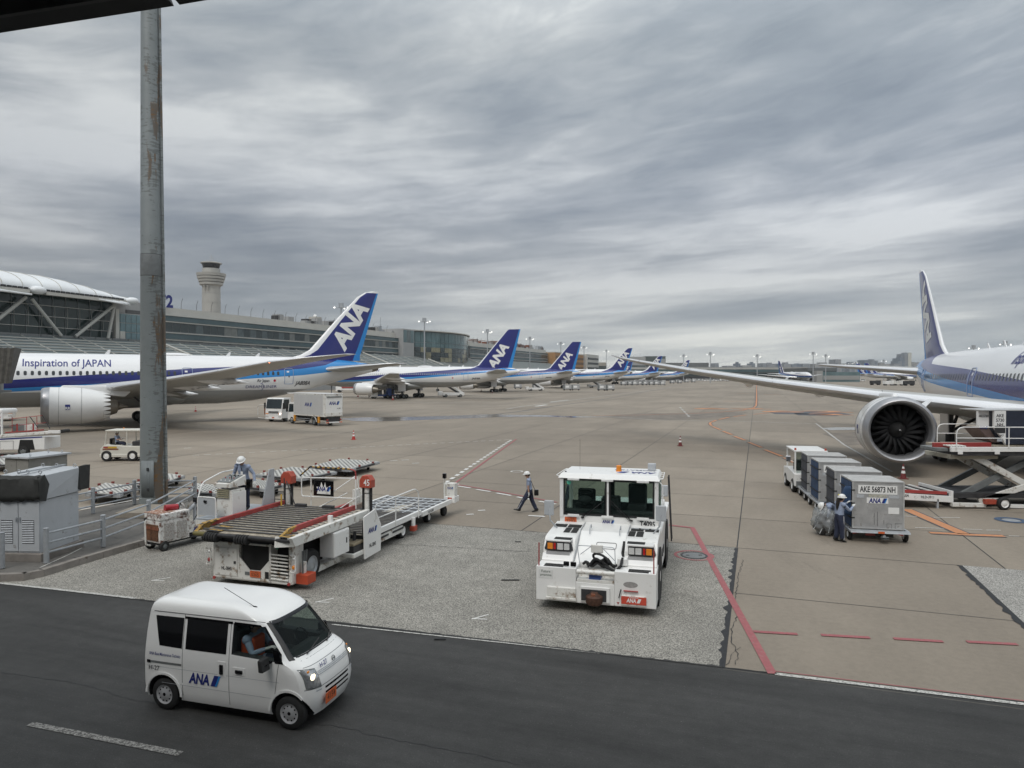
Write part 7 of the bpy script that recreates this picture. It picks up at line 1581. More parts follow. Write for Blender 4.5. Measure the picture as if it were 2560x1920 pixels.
# ================================================================ RIGHT HAND LOADER HLD-3911
def build_right_loader():
    a, b = G(2257, 1265, .55), G(2382, 1263, .55); Y0 = 29.6; o = P(2382, 1269, Y0); o.z = 0
    t = thing('cargo_loader', 'white scissor lift cargo loader with red rails at the right edge, marked HLD-3911', 'cargo loader', o, .0)
    m = lambda px, py, Y=Y0: P(px, py, Y)-o
    def quad(p, w, mt, n, Y=Y0, dep=.2, bv=.01):    # beam between two pixels, vertical thickness w
        a, b = m(*p[0], Y), m(*p[1], Y); nb = MB(); nb.hexa([(a.x, a.y, a.z-w/2), (b.x, b.y, b.z-w/2), (b.x, b.y+dep, b.z-w/2), (a.x, a.y+dep, a.z-w/2)], [(a.x, a.y, a.z+w/2), (b.x, b.y, b.z+w/2), (b.x, b.y+dep, b.z+w/2), (a.x, a.y+dep, a.z+w/2)], mt); return nb.obj(n, t, bev=bv)
    # lower bridge to the left
    quad(((2180, 1237), (2382, 1249)), .26, W_, 'bridge_beam'); quad(((2180, 1224), (2368, 1233)), .13, RD, 'guide_rail', Y0+.1, .08)
    quad(((2180, 1214), (2338, 1220)), .12, RD, 'guide_rail', Y0+2.4, .08)
    a, b = m(2180, 1228, Y0+.3), m(2350, 1228, Y0+.3); MB().box(a.x, b.x, .2, 2.4, .58, .62, ROLL).obj('bridge_plate', t)
    for k in range(12): x = a.x+(b.x-a.x)*k/12; MB().box(x, x+.1, .25, 2.35, .62, .67, W_ if k % 2 else DK).obj('roller', t)
    text('ONIA', .16, NBK, t, Tm(m(2260, 1239)+V((0, -.004, 0)), (1, 0, -.03)), 'lettering', .02, .2); text('HLD-3911', .16, NBK, t, Tm(m(2319, 1243)+V((0, -.004, 0)), (1, 0, -.03)), 'lettering', .01, width=.55)
    MB().box(*(lambda p: (p.x-.03, p.x+.03))(m(2345, 1262)), .0, .1, 0, .4, LG).obj('support_leg', t); MB().box(m(2382, 1240).x-.08, m(2382, 1240).x+.02, -.02, 2.4, .28, .75, W_).obj('end_plate', t, bev=.01)
    MB().box(m(2385, 1).x, m(2900, 1).x, .15, 2.3, .42, .62, DK).obj('base_frame', t); quad(((2382, 1262), (2466, 1264)), .16, WD, 'base_beam', Y0-.1)
    MB().box(*(lambda p, q: (p.x, q.x))(m(2466, 1), m(2494, 1)), -.25, -.05, .22, .42, REDL).obj('red_guard', t, bev=.01); quad(((2526, 1266), (2700, 1270)), .14, W_, 'base_beam', Y0-.1)
    p = m(2508.5, 1268, Y0-.3)
    for y in (p.y, p.y+2.6): MB().wheel((p.x, y, .27), (0, -1, 0), .27, .2, BK, W_, 24, .62).obj('wheel', t)
    p = m(2720, 1268, Y0-.3); MB().wheel((p.x, p.y, .27), (0, -1, 0), .27, .2, BK, W_, 24, .62).obj('wheel', t)
    # scissor arms
    for Yd in (.35, 2.0):
        A, B_, C_, D_ = m(2430, 1132), m(2640, 1246), m(2414, 1248), m(2650, 1128)
        for (p, q, dy, mt) in ((A, B_, 0, WD), (C_, D_, .14, GM)):
            d = (q-p).normalized(); nn = V((-d.z, 0, d.x))*.13
            f = [p-nn, q-nn, q+nn, p+nn]; MB().hexa([(v.x, Yd+dy, v.z) for v in f], [(v.x, Yd+dy+.12, v.z) for v in f], mt).obj('scissor_arm', t, bev=.01)
        p, q = m(2454, 1256), m(2660, 1190); d = (q-p).normalized(); nn = V((-d.z, 0, d.x))*.12; f = [p-nn, q-nn, q+nn, p+nn]
        if Yd < 1: MB().hexa([(v.x, Yd-.2, v.z) for v in f], [(v.x, Yd-.08, v.z) for v in f], WD).obj('scissor_arm', t, bev=.01)
    # raised platform
    pz = m(2450, 1125).z; x0 = m(2388, 1).x; x1 = m(2900, 1).x
    MB().box(x0, x1, 0, .12, pz-.08, pz+.12, W_).obj('platform_beam', t, bev=.01); MB().box(x0+.3, x1, 0.05, 2.6, pz-.25, pz-.08, DK).obj('platform_frame', t); MB().box(m(2398, 1).x, m(2518, 1).x, .3, 2.2, pz-.42, pz-.25, mat('cream_trough', (.42, .40, .33), .6, dirt=.3)).obj('platform_trough', t)
    for px in (2410, 2503): MB().box(m(px-6, 1).x, m(px+6, 1).x, -.03, .0, pz-.18, pz-.05, W_).obj('bracket', t)
    MB().box(m(2344, 1, Y0+.7).x, m(2489, 1, Y0+.7).x, .7, .85, pz+.02, pz+.24, RD).obj('guide_rail', t, bev=.01); MB().box(m(2350, 1, Y0+.4).x, m(2395, 1).x, .4, 1.6, pz-.1, pz+.05, GM).obj('nose_flap', t, bev=.02)
    for k in range(6): MB().tube((x0+.1+k*.12, .15, pz+.14), (x0+.1+k*.12, .9, pz+.14), .035, WD, 6).obj('roller', t)
    MB().box(x0+.4, x1, .9, 2.5, pz-.06, pz+.1, ROLL).obj('platform_deck', t)
    zt = m(2400, 1069).z; MB().rail([(m(2400, 1).x, -.02, pz+.1), (m(2400, 1).x, -.02, zt+.02), (x1, -.02, zt)], .022, W_, .3).obj('safety_rail', t); MB().tube((m(2400, 1).x, -.02, m(1, 1095).z), (x1, -.02, m(1, 1098).z), .018, W_, 7).obj('safety_rail', t)
    for px in (2532,): MB().tube((m(px, 1).x, -.02, pz+.1), (m(px, 1).x, -.02, zt), .022, W_, 7).obj('safety_rail', t)
    zr = m(1, 1060, Y0+2.6).z; X = lambda px: m(px, 1, Y0+2.6).x
    MB().rail([(X(2352), 2.6, pz+.1), (X(2352), 2.6, zr), (X(2900), 2.6, zr)], .022, W_, .3).obj('safety_rail', t); MB().tube((X(2352), 2.6, m(1, 1083, Y0+2.6).z), (X(2600), 2.6, m(1, 1085, Y0+2.6).z), .018, W_, 7).obj('safety_rail', t)
    # container riding on the platform
    cz = pz+.12; X = lambda px: m(px, 1, Y0+1.0).x; zc = lambda py: m(1, py, Y0+1.0).z; wx = o.x
    c = thing('air_cargo_container', 'dark panelled container riding high on the raised platform, AKE on its white gable', 'cargo container', (o.x, o.y+1.0, cz))
    zt = zc(1027)-cz; DKB = mat('dark_container_panel', (.03, .036, .055), .45, var=.2)
    x0_, x1_, x2_ = X(2493), X(2524), X(2700)
    MB().box(x1_, x2_, 0, 1.5, .02, zt, DKB).obj('shell', c, bev=.01); 
    MB().prism([(x0_+.03, zt), (x1_, zt), (x1_, .0), (x1_-.12, .25), (x0_+.03, .75)], 'y', -.02, .1, W_).obj('gable', c); MB().prism([(X(2463), zt-.03), (x0_-.02, zt-.03), (x0_-.02, .72), (X(2463), .80)], 'y', .25, .35, W_).obj('gable', c)
    MB().prism([(X(2463), .78), (x0_, .72), (x1_-.05, .05), (x1_-.4, .1)], 'y', .3, 1.4, mat('brown_slope', (.14, .10, .09), .6)).obj('slope', c); MB().box(X(2463), x2_, -.02, 1.5, zt, zt+.04, FRM).obj('roof', c)
    q = (x0_+x1_)/2; text('AKE\n5730\nNH', .2, NBK, c, Tm((q+.01, -.024, zt-.42), (1, 0, 0)), 'lettering', .02, width=.36); MB().box(q-.22, q+.24, -.03, -.02, zt-.98, zt-.66, DK).obj('pocket', c); text('C.J97', .13, NBK, c, Tm((q+.01, -.024, zt-1.1), (1, 0, 0)), 'lettering', .01, width=.32)
    logo(.36, c, Tm(((X(2463)+x0_)/2, .246, zt-.75), (1, 0, 0))); text('AKE 57303', .14, NBK, c, Tm(((X(2463)+x0_)/2, .246, zt-.25), (1, 0, 0)), 'lettering', .02, width=.44)
    MB().box(q-.12, q+.12, -.03, -.02, zt-1.35, zt-1.25, LG).obj('label_plate', c)
build_right_loader()
# ================================================================ TRUCKS
def truck_cab(t, x0, w, h, m=W_, fz=.45):
    """cab-over cab, front at x0, nose forward +x"""
    MB().prism([(x0-1.7, fz), (x0-.05, fz), (x0, fz+.5), (x0-.05, h*.55), (x0-.28, h-.1), (x0-.5, h), (x0-1.7, h)], 'y', -w/2, w/2, m).obj('cab', t, bev=.04)
    MB().hexa([(x0-.04, -w/2+.1, h*.56), (x0-.02, -w/2+.1, h*.56), (x0-.02, w/2-.1, h*.56), (x0-.04, w/2-.1, h*.56)], [(x0-.28, -w/2+.12, h-.14), (x0-.24, -w/2+.12, h-.14), (x0-.24, w/2-.12, h-.14), (x0-.28, w/2-.12, h-.14)], TINT).obj('windscreen', t)
    for s in (-1, 1):
        MB().prism([(x0-1.35, h*.56), (x0-.25, h*.54), (x0-.42, h-.2), (x0-1.35, h-.2)], 'y', s*w/2-.01, s*w/2+.012, TINT).obj('side_window', t); MB().box(x0-.2, x0-.1, s*(w/2+.05), s*(w/2+.28), h*.55, h*.8, BK).obj('mirror', t, bev=.03)
        MB().box(x0-.02, x0+.03, s*(w/2-.5), s*(w/2-.1), fz+.12, fz+.34, LENS).obj('headlamp', t, bev=.02)
        MB().box(x0-.06, x0+.02, s*(w/2-.5), s*(w/2-.08), fz+.5, fz+.6, ORL).obj('indicator', t)
    for k in range(3): MB().box(x0-.02, x0+.02, -w*.3, w*.3, h*.36+k*.10, h*.36+k*.10+.05, DK).obj('grille', t)
    MB().box(x0-.1, x0+.05, -w/2+.05, w/2-.05, fz-.12, fz+.08, m).obj('bumper', t, bev=.02); MB().box(x0+.03, x0+.06, -.18, .15, fz, fz+.14, ORP).obj('number_plate', t)
def build_box_truck():
    f, r = G(731, 1059), G(786.6, 1064); d = (f-r).normalized(); ang = math.atan2(d.y, d.x); o = r+V((-d.y, d.x, 0))*(-1.0) if False else r
    nrm = V((d.y, -d.x, 0))         # towards right side when looking forward
    o = r+(nrm if (nrm.y > 0) else -nrm)*1.0; base = o
    t = thing('box_truck', 'white box truck with aluminium planked body and lettered rear door under the tail', 'truck', (base.x, base.y, 0), ang)
    wb = (f-r).length; w = 2.3; ns = 1 if (V((-d.y, d.x, 0)).y < 0) else -1      # near side sign in local y
    xr, xf = -2.3, wb-.55
    MB().box(xr, xf, -w/2, w/2, 1.05, 3.55, WD).obj('box_body', t, bev=.02)
    n = 14; pl = MB().box(xr+.35, xf-.12, 0, .02, 0, .150, mat('aluminium_plank', (.60, .60, .59), .4, .15, var=.05, scale=1)).obj('plank', t, (0, ns*w/2 if ns > 0 else ns*w/2-.02, 1.22))
    for k in range(1, n): c = pl.copy(); COL.objects.link(c); c.parent = t; c.location = (0, ns*w/2 if ns > 0 else -w/2-.02, 1.22+k*.16)
    MB().box(xr-.02, xf+.3, -w/2-.03, w/2+.03, 3.55, 3.62, W_).obj('roof', t); MB().box(xf, xf+1.6, -w/2+.1, w/2-.1, 3.5, 3.6, W_).obj('front_canopy', t)
    F_ = Tm(((xr+xf)/2+.1, ns*(w/2+.024), 2.35), (-d if False else V((-ns, 0, 0))), (0, 0, 1)); logo(1.5, t, F_)
    MB().box(xr-.06, xr, -w/2+.1, w/2-.1, 1.5, 3.2, W_).obj('rear_door', t, bev=.02); MB().box(xr-.10, xr-.04, -w/2+.1, w/2-.1, 1.12, 1.5, WD).obj('tail_lift', t, bev=.02); MB().box(xr-.12, xr-.06, -w/2+.2, w/2-.2, 3.18, 3.3, GM).obj('door_track', t)
    logo(1.35, t, Tm((xr-.063, 0, 2.55), (0, -1, 0))); text('HS-487', .16, NBK, t, Tm((xr-.063, -.6, 1.95), (0, -1, 0)), 'lettering', .02)
    MB().box(xr-.02, xr+.3, -.8, .8, .45, 1.05, DK).obj('rear_panel', t); MB().box(xr-.06, xr, -w/2+.1, w/2-.1, .36, .50, W_).obj('rear_bumper', t)
    for y in (-.95, -.75, .75, .95): MB().box(xr-.07, xr-.06, y-.08, y+.08, .37, .49, ORP).obj('chevron', t)
    for s in (-1, 1): MB().box(xr-.04, xr, s*.85-.1, s*.85+.1, .62, .8, RD).obj('tail_lamp', t)
    truck_cab(t, wb+.95, 2.15, 2.5); MB().box(xr+.3, xf+.4, -w/2+.35, w/2-.35, .62, 1.05, DK).obj('chassis', t)
    MB().box(xr+.5, xf, ns*(w/2-.1), ns*(w/2-.12), .95, 1.05, DK).obj('side_sill', t)
    for z in (.5, .72): MB().tube((.7, ns*(w/2-.05), z), (wb-.7, ns*(w/2-.05), z), .03, GV, 6).obj('side_guard', t)
    for x in (-1.05, wb-.75): MB().box(x-.16, x+.16, ns*(w/2-.12), ns*(w/2+.05), .35, 1.05, mat('orange_outrigger', (.65, .28, .03), .5)).obj('outrigger', t, bev=.03); MB().tube((x, ns*w/2, .02), (x, ns*w/2, .4), .05, GM, 8).obj('outrigger_leg', t)
    for s in (-1, 1):
        for x in (0, wb): MB().wheel((x, s*(w/2-.2), .42), (0, s, 0), .42, .28, BK, GM, 20, .55).obj('wheel', t)
        MB().lathe([(-.02, .52), (.02, .52)], (0, s*(w/2-.08), .45), (0, 1, 0), WD, 20).obj('mudguard', t) if s != ns else None
    a = MB(); [a.add([(.56*math.cos(PI*k/10), ns*(w/2-.1), .45+.56*math.sin(PI*k/10)), (.56*math.cos(PI*(k+1)/10), ns*(w/2-.1), .45+.56*math.sin(PI*(k+1)/10)), (.56*math.cos(PI*(k+1)/10), ns*(w/2+.03), .45+.56*math.sin(PI*(k+1)/10)), (.56*math.cos(PI*k/10), ns*(w/2+.03), .45+.56*math.sin(PI*k/10))], [(0, 1, 2, 3)], W_) for k in range(10)]; a.obj('mudguard', t)
build_box_truck()
def front_truck():
    a, b = G(655, 1054), G(713, 1056); o, ang, w = frame_of(a, b); t = thing('service_truck', 'white cab-over truck facing the viewer beneath the nearest fuselage', 'truck', o, ang+.05)
    truck_cab(t, 0, 2.45, 2.9); MB().box(-8, -1.8, -1.15, 1.15, .9, 1.6, DK).obj('chassis', t); MB().box(-8, -2.2, -1.2, 1.2, 1.6, 2.2, WD).obj('load_bed', t)
    for s in (-1, 1):
        for x in (-.9, -6): MB().wheel((x, s*1.05, .5), (0, s, 0), .5, .3, BK, GM, 18).obj('wheel', t)
    MB().ball((.06, 1.02, 1.0), (.05, .14, .1), LIT, 8, 6).obj('lit_headlamp', t)
    g = MB(); 
    for k in range(4): g.box(-1.5-k*.5, -1.1-k*.5, -2.3, -1.3, .8, 1.9, (RUST, GM, DK, ORP)[k])
    g.obj('pump_gear', t); MB().rail([(-1.0, -1.3, .3), (-1.0, -3.2, .4), (-1.0, -3.2, 1.9), (-1.0, -1.3, 2.1)], .05, WD, .2).obj('hose_frame', t)
front_truck()
def hydrant_truck():
    o = G(905+14, 997); t = thing('hydrant_dispenser_truck', 'white cabbed truck with blue pipework body beneath the second aircraft', 'truck', o+V((3.2, 2.0, 0)), R(207))
    truck_cab(t, 3.2, 2.3, 2.6); MB().box(-3.2, 1.4, -1.0, 1.0, .6, 1.0, GUN).obj('chassis', t)
    rnd = random.Random(4)
    for k in range(14): x = rnd.uniform(-3, 1.2); MB().box(x, x+rnd.uniform(.3, .9), rnd.uniform(-1.1, 0), rnd.uniform(.1, 1.1), 1.0, rnd.uniform(1.5, 2.6), rnd.choice((GUN, GUN, GM, DK))).obj('pipework', t)
    for x in (-2.6, -1.4): MB().rail([(x, 1.0, 1.0), (x, 1.0, 3.7), (x+.9, 1.0, 3.7), (x+.9, 1.0, 1.0)], .04, LG, .1).obj('lift_frame', t)
    MB().box(-2.2, .2, -.7, .9, 2.8, 2.9, LG).obj('lift_platform', t); MB().box(-.9, .2, -.6, .8, 2.9, 4.0, LG).obj('lift_basket', t); MB().tube((-3.6, 1, .5), (-2.2, 1, 2.9), .06, DK, 6).obj('ladder', t)
    for s in (-1, 1):
        for x in (-2.2, -.9, 2.2): MB().wheel((x, s*.95, .45), (0, s, 0), .45, .26, BK, GM, 16).obj('wheel', t)
hydrant_truck()
def stairs_truck(label, px, py, rz, big=1.0):
    o = G(px, py); t = thing('passenger_steps', label, 'passenger steps', o, rz, 'mobile passenger steps beneath the aircraft')
    MB().box(-3.0, 2.6, -1.0, 1.0, .45, 1.15, W_).obj('chassis', t, bev=.05); MB().prism([(-2.6, .7), (1.6, 3.3), (2.6, 3.3), (2.6, 3.1), (1.8, 3.0), (-2.2, .5)], 'y', -.6, .6, DK).obj('stair_flight', t)
    for s in (-1, 1):
        MB().prism([(-2.7, 1.3), (1.5, 3.9), (2.7, 3.9), (2.7, 3.7), (1.6, 3.7), (-2.4, 1.2)], 'y', s*.7-.05, s*.7+.05, W_).obj('stair_side', t)
        for x in (-2.0, 1.8): MB().wheel((x, s*.9, .4), (0, s, 0), .4, .25, BK, GM, 14).obj('wheel', t)
    rf = MB(); rf.prism([(-1.6, 3.5), (1.6, 5.3), (2.6, 5.3), (2.6, 5.1), (1.6, 5.1), (-1.6, 3.3)], 'y', -.95, .95, W_); rf.obj('stair_roof', t)
    for x, z0, z1 in ((-1.4, 1.6, 3.4), (0, 2.6, 4.3), (1.5, 3.2, 5.1), (2.5, 3.2, 5.1)): MB().box(x-.05, x+.05, .75, .8, z0, z1, W_).obj('roof_post', t); MB().box(x-.05, x+.05, -.8, -.75, z0, z1, W_).obj('roof_post', t)
    MB().box(2.6, 3.6, -.8, .8, .5, 1.5, W_).obj('cab', t, bev=.1)
    return t
s1_ = stairs_truck('white mobile steps beneath the rear fuselage of the second aircraft', 1130, 993, R(200))
for (px, py, l) in ((1338, 977, 'white mobile steps beneath the rear fuselage of the third aircraft'), (1488, 969.5, 'white mobile steps among containers beneath the fourth aircraft')): dup(s1_, G(px, py), R(198), l)
# belt loader at the far left
def belt_loader():
    o = G(69, 1140.5); t = thing('belt_loader', 'white conveyor belt loader with red railings and dark blue stripe at the left edge', 'belt loader', o, R(3))
    # x right (rear end), y away
    MB().prism([(-3.6, .45), (1.15, .45), (1.15, 1.30), (-3.6, 1.12)], 'y', 0, 1.9, W_).obj('body', t, bev=.03); MB().prism([(-3.6, 1.14), (1.0, 1.38), (1.0, 1.30), (-3.6, 1.06)], 'y', -.012, -.0, NB).obj('blue_stripe', t)
    MB().prism([(-6, 1.2), (2.2, 1.78), (2.2, 1.60), (-6, 1.02)], 'y', .05, 1.0, WD).obj('conveyor', t, bev=.02); MB().prism([(-1.5, 1.62), (1.1, 1.80), (1.1, 1.88), (-1.5, 1.70)], 'y', .0, .06, RD).obj('red_sideboard', t)
    MB().tube((2.25, .1, 1.72), (2.25, .95, 1.72), .12, BK, 12).obj('end_roller', t); MB().box(1.4, 2.2, -.02, .04, 1.58, 1.80, W_).obj('conveyor_end', t, bev=.02)
    MB().box(-3.6, -1.75, .1, 1.8, 2.95, 3.3, W_).obj('cab_roof', t, bev=.12)
    for x in (-1.82, -3.2): MB().box(x-.05, x+.05, .1, .2, 1.2, 3.0, W_).obj('cab_post', t)
    MB().box(-3.6, -1.8, .12, .16, 2.1, 2.16, W_).obj('cab_bar', t); MB().box(-3.0, -2.4, .5, 1.0, 1.3, 2.0, DK).obj('seat', t, bev=.05)
    rl = MB(); rl.pipe([(-1.8, .9, 2.55), (.5, .9, 2.80)], .022, RD, 6); rl.pipe([(-1.8, .9, 2.05), (.8, .9, 2.30)], .018, RD, 6)
    for x in (-1.6, -.6, .1): rl.tube((x, .9, 1.6), (x, .9, 2.72), .022, RD, 6)
    rl.tube((-.2, .6, 2.75), (.35, .6, 1.95), .03, DK, 6); rl.tube((.5, .9, 2.80), (1.0, .9, 1.85), .03, DK, 6); rl.obj('railing', t)
    for x in (-.9, .2): MB().box(x-.04, x+.04, .3, .36, 1.7, 2.25, RD).obj('red_post', t)
    MB().box(-1.7, -.7, 1.1, 1.6, 1.6, 2.15, GM).obj('engine', t); MB().box(-.9, -.4, 1.1, 1.7, 1.7, 2.15, WD).obj('engine_box', t)
    MB().prism([(-.62, .45), (.5, .45), (.36, 1.15), (-.50, 1.15)], 'y', -.014, -.004, CAV).obj('wheel_bay', t); MB().wheel((-.3, .1, .38), (0, -1, 0), .38, .25, BK, GM, 20).obj('wheel', t); MB().wheel((-3.2, .1, .38), (0, -1, 0), .38, .25, BK, GM, 20).obj('wheel', t)
    logo(.62, t, Tm((-2.3, -.016, .88), (1, 0, .03))); MB().rail([(-1.85, -.02, .5), (-1.85, -.02, 1.05), (-.95, -.02, 1.08), (-.95, -.02, .5)], .008, DK, .02, 4).obj('hatch_outline', t)
    for x, s in ((-3.1, 'ANA'), ): MB().box(x, x+.6, -.016, -.004, .30, .45, NB).obj('blue_block', t)
belt_loader()
# baggage tractor behind the mast
def baggage_tractor():
    o = G(310, 1150); t = thing('baggage_tractor', 'white open baggage tractor with flat canopy, partly behind the lamp mast', 'baggage tractor', o, R(4))
    CR = mat('cream_paint', (.62, .60, .53), .4, var=.04)
    MB().prism([(-1.15, .35), (1.9, .35), (1.9, 1.0), (.3, 1.0), (.1, 1.05), (-.9, 1.10), (-1.15, .85)], 'y', -.75, .75, CR).obj('body', t, bev=.04); MB().box(-1.2, 1.95, -.78, .78, .28, .48, CR).obj('skirt', t, bev=.03)
    MB().box(-.85, 1.8, -.72, .72, 1.98, 2.06, CR).obj('canopy', t, bev=.02)
    for x, x2 in ((-.9, -.78), (.5, .5), (1.55, 1.35)):
        for y in (-.66, .66): MB().tube((x, y, 1.0), (x2, y, 2.0), .035, CR, 8).obj('canopy_post', t)
    MB().box(-.6, -.15, -.5, .0, 1.05, 1.15, BLK).obj('seat', t, bev=.03); MB().box(-.7, -.55, -.5, .0, 1.1, 1.5, BLK).obj('seat_back', t, bev=.05); MB().box(.8, 1.3, -.6, .6, 1.0, 1.3, DK).obj('dashboard', t, bev=.04)
    MB().tube((-.3, .66, 2.06), (-.3, .66, 2.13), .05, ORL, 8).obj('beacon', t); MB().rail([(.55, -.5, 1.05), (.6, -.5, 1.3), (.8, -.5, 1.3), (.85, -.5, 1.05)], .02, CR, .05).obj('handle', t)
    MB().box(-.85, -.1, -.765, -.752, .86, .98, YEL).obj('yellow_label', t); MB().box(-.95, -.65, -.766, -.753, .88, .98, RD).obj('red_label', t); MB().box(-1.0, .0, -.764, -.752, .76, .84, RUST).obj('brown_band', t)
    MB().box(-1.3, -1.1, -.2, .1, .3, .75, DK).obj('tow_hook', t)
    for x in (-.75, .9):
        for y in (-.68, .68): MB().wheel((x, y, .36), (0, 1, 0), .36, .24, BK, W_, 20, .52).obj('wheel', t)
baggage_tractor()
# ================================================================ FLAT DOLLIES
RLW = mat('roller_mat', (.52, .51, .47), .5, var=.12, scale=3); 
def pallet_dolly(px4, z, label, nr=9, name='pallet_dolly'):
    pts = [G(*p, z) for p in px4]; c = (pts[0]+pts[1]+pts[2]+pts[3])/4; c.z = 0; t = thing(name, label, 'dolly', c, 0, 'flat pallet dollies')
    q = [p-c for p in pts]; dn = V((0, 0, -.16))
    MB().hexa([p+dn for p in q], [p+V((0, 0, -.02)) for p in q], GV).obj('frame', t, bev=.01)
    MB().hexa([p*1.0+V((0, 0, -.019)) for p in [c2*.97 for c2 in [V((a.x, a.y, 0)) for a in q]]] if False else [V((p.x*.95, p.y*.95, z-.02)) for p in q], [V((p.x*.95, p.y*.95, z+.02)) for p in q], RLW).obj('deck', t)
    f = lambda u, v: (q[0]*(1-u)*(1-v)+q[1]*u*(1-v)+q[2]*u*v+q[3]*(1-u)*v)
    for i in range(nr):
        b = MB()
        for j in range(nr):
            for o_ in (0, .5):
                u0, v0 = .04+.92*(i+o_)/nr, .04+.92*(j+o_)/nr
                if u0 > .93 or v0 > .93: continue
                a_, b_, c_, d_ = f(u0, v0), f(u0+.28/nr, v0), f(u0+.28/nr, v0+.28/nr), f(u0, v0+.28/nr)
                b.hexa([(k.x, k.y, z+.02) for k in (a_, b_, c_, d_)], [(k.x, k.y, z+.026) for k in (a_, b_, c_, d_)], DK)
        b.obj('slot_row', t)
    for k in range(4):
        for u in (.3, .75):
            a_, b_ = q[k], q[(k+1) % 4]; p = a_.lerp(b_, u); MB().box(-.06, .06, -.04, .04, 0, .11, mat('dull_red_stop', (.22, .05, .04), .6)).obj('red_stop', t, (p.x, p.y, z), bev=.01)
        a_, b_ = q[k].lerp(q[(k+1) % 4], .2), q[k].lerp(q[(k+1) % 4], .8); MB().tube((a_.x*1.01, a_.y*1.01, z-.06), (b_.x*1.01, b_.y*1.01, z-.06), .05, DK, 6).obj('side_buffer', t)
    for u, v in ((.2, .12), (.8, .12), (.2, .88), (.8, .88)):
        p = f(u, v); MB().wheel((p.x, p.y, .17), (1, .3, 0), .17, .14, BK, GV, 14).obj('wheel', t)
    return t
pallet_dolly([(769, 1167.5), (875, 1173), (950, 1153.5), (847, 1147)], .48, 'rearmost pallet dolly with white roller mat and red stops on the open apron')
pallet_dolly([(636, 1186), (752, 1196), (843, 1178.5), (729, 1167)], .48, 'middle pallet dolly with white roller mat just behind the cargo loader')
pallet_dolly([(600, 1212), (660, 1222), (712, 1210), (640, 1198)], .48, 'nearest pallet dolly half hidden by the loader and its red capped post')
pallet_dolly([(212, 1232), (300, 1236), (345, 1216), (262, 1207)], .48, 'shabby flat dolly behind the rear guard rail left of the mast', 6)
pallet_dolly([(330, 1212), (400, 1212), (463, 1188), (392, 1181)], .45, 'flat dolly passing behind the lamp mast, one wheel showing', 6)
pallet_dolly([(-30, 1158), (60, 1164), (104, 1146), (20, 1136)], .5, 'grey netted dolly behind the plain cabinet at the left edge', 6)
pallet_dolly([(470, 1228), (545, 1234), (560, 1214), (490, 1208)], .4, 'grey trailer deck seen through the loader platform railing', 5)
# ================================================================ CONES
def cone(label, px, py, h=.8, m=None):
    t = thing('traffic_cone', label, 'traffic cone', G(px, py), 0, 'traffic cones on the apron'); m = m or RD
    MB().box(-.2, .2, -.2, .2, 0, .04, m).obj('base', t, bev=.01)
    zs = [(.04, .15), (.30, .105), (.44, .082), (.55, .063), (.66, .045), (.78, .028), (.80, .02)]
    MB().lathe([(z, r) for z, r in zs], (0, 0, 0), (0, 0, 1), [m, W_, m, W_, m, m], 16).obj('cone', t); t.scale = (h/.8,)*3; return t
CONR = mat('cone_red', (.42, .035, .03), .5, var=.1); CONM = mat('cone_maroon', (.16, .028, .028), .6, var=.1)
cone('red cone on the open apron right of the box truck', 884, 1099, .82, CONR)
cone('maroon cone alone in the middle of the apron', 1700.5, 1115, .82, CONM); cone('maroon cone under the big engine intake, behind the containers', 2258, 1197, .82, CONM)
cone('red cone behind the belt loader at far left', 76.5, 1086, .95, CONR); cone('small red cone under the nearest fuselage', 489, 1029, .8, CONR)
cone('red cone right of the blue pipework truck', 982, 1000, 1.1, CONR); cone('small red cone left of the blue pipework truck', 895, 992, 1.0, CONR)
cone('dark cone behind the mobile steps of the second aircraft', 1157, 987, 1.0, CONM); cone('dark cone before the gear of the third aircraft', 1231, 982, 1.0, CONM); cone('tiny dark cone between the second and third aircraft', 1203, 979, 1.0, CONM)
# ================================================================ FAR APRON TRAFFIC
rnd = random.Random(17)
def mini_container():
    t = thing('far_container', 'x', 'cargo container', (0, 0, 0), 0, 'far cargo containers on dollies beneath the tails')
    MB().box(-1.5, 1.5, -.75, .75, .55, 2.15, AL).obj('shell', t); MB().box(-1.6, 1.6, -.8, .8, .35, .5, DK).obj('dolly', t); MB().box(-.7, .6, -.77, -.75, 1.0, 1.7, WL).obj('label_plate', t); MB().box(-1.6, -1.0, -.78, -.72, .5, 2.1, GM).obj('canvas', t)
    for x in (-1.1, 1.1): MB().lathe([(-.8, .2), (.8, .2)], (x, 0, .2), (0, 1, 0), BK, 8).obj('wheel', t)
    return t
mc = mini_container(); first = True
spots = [(1418, 976), (1439, 976), (1504, 976.5), (1525, 976.5), (1340, 972), (1295, 972)]
for row, (x0, x1, y, n) in enumerate(((1558, 1655, 963, 8), (1566, 1648, 960, 7), (1660, 1700, 958, 3), (1692, 1718, 956, 2), (1735, 1738, 955.5, 1), (1575, 1640, 957, 6))): spots += [(x0+(x1-x0)*k/max(1, n-1)+rnd.uniform(-2, 2), y+rnd.uniform(-.4, .4)) for k in range(n)]
for i, (x, y) in enumerate(spots):
    lab = 'grey cargo container in the short row beneath the fourth tail' if i < 4 else ('grey cargo container under the rear of the third aircraft' if i < 6 else ('small far cargo container in the dense cluster under the fifth tail' if y > 958.6 or x < 1650 else 'small far cargo container in the thin row under the last tail'))
    if i == 0: mc.location = G(x, y); mc.rotation_euler = (0, 0, .05); mc['label'] = lab
    else: dup(mc, G(x, y), rnd.uniform(-.2, .25), lab)
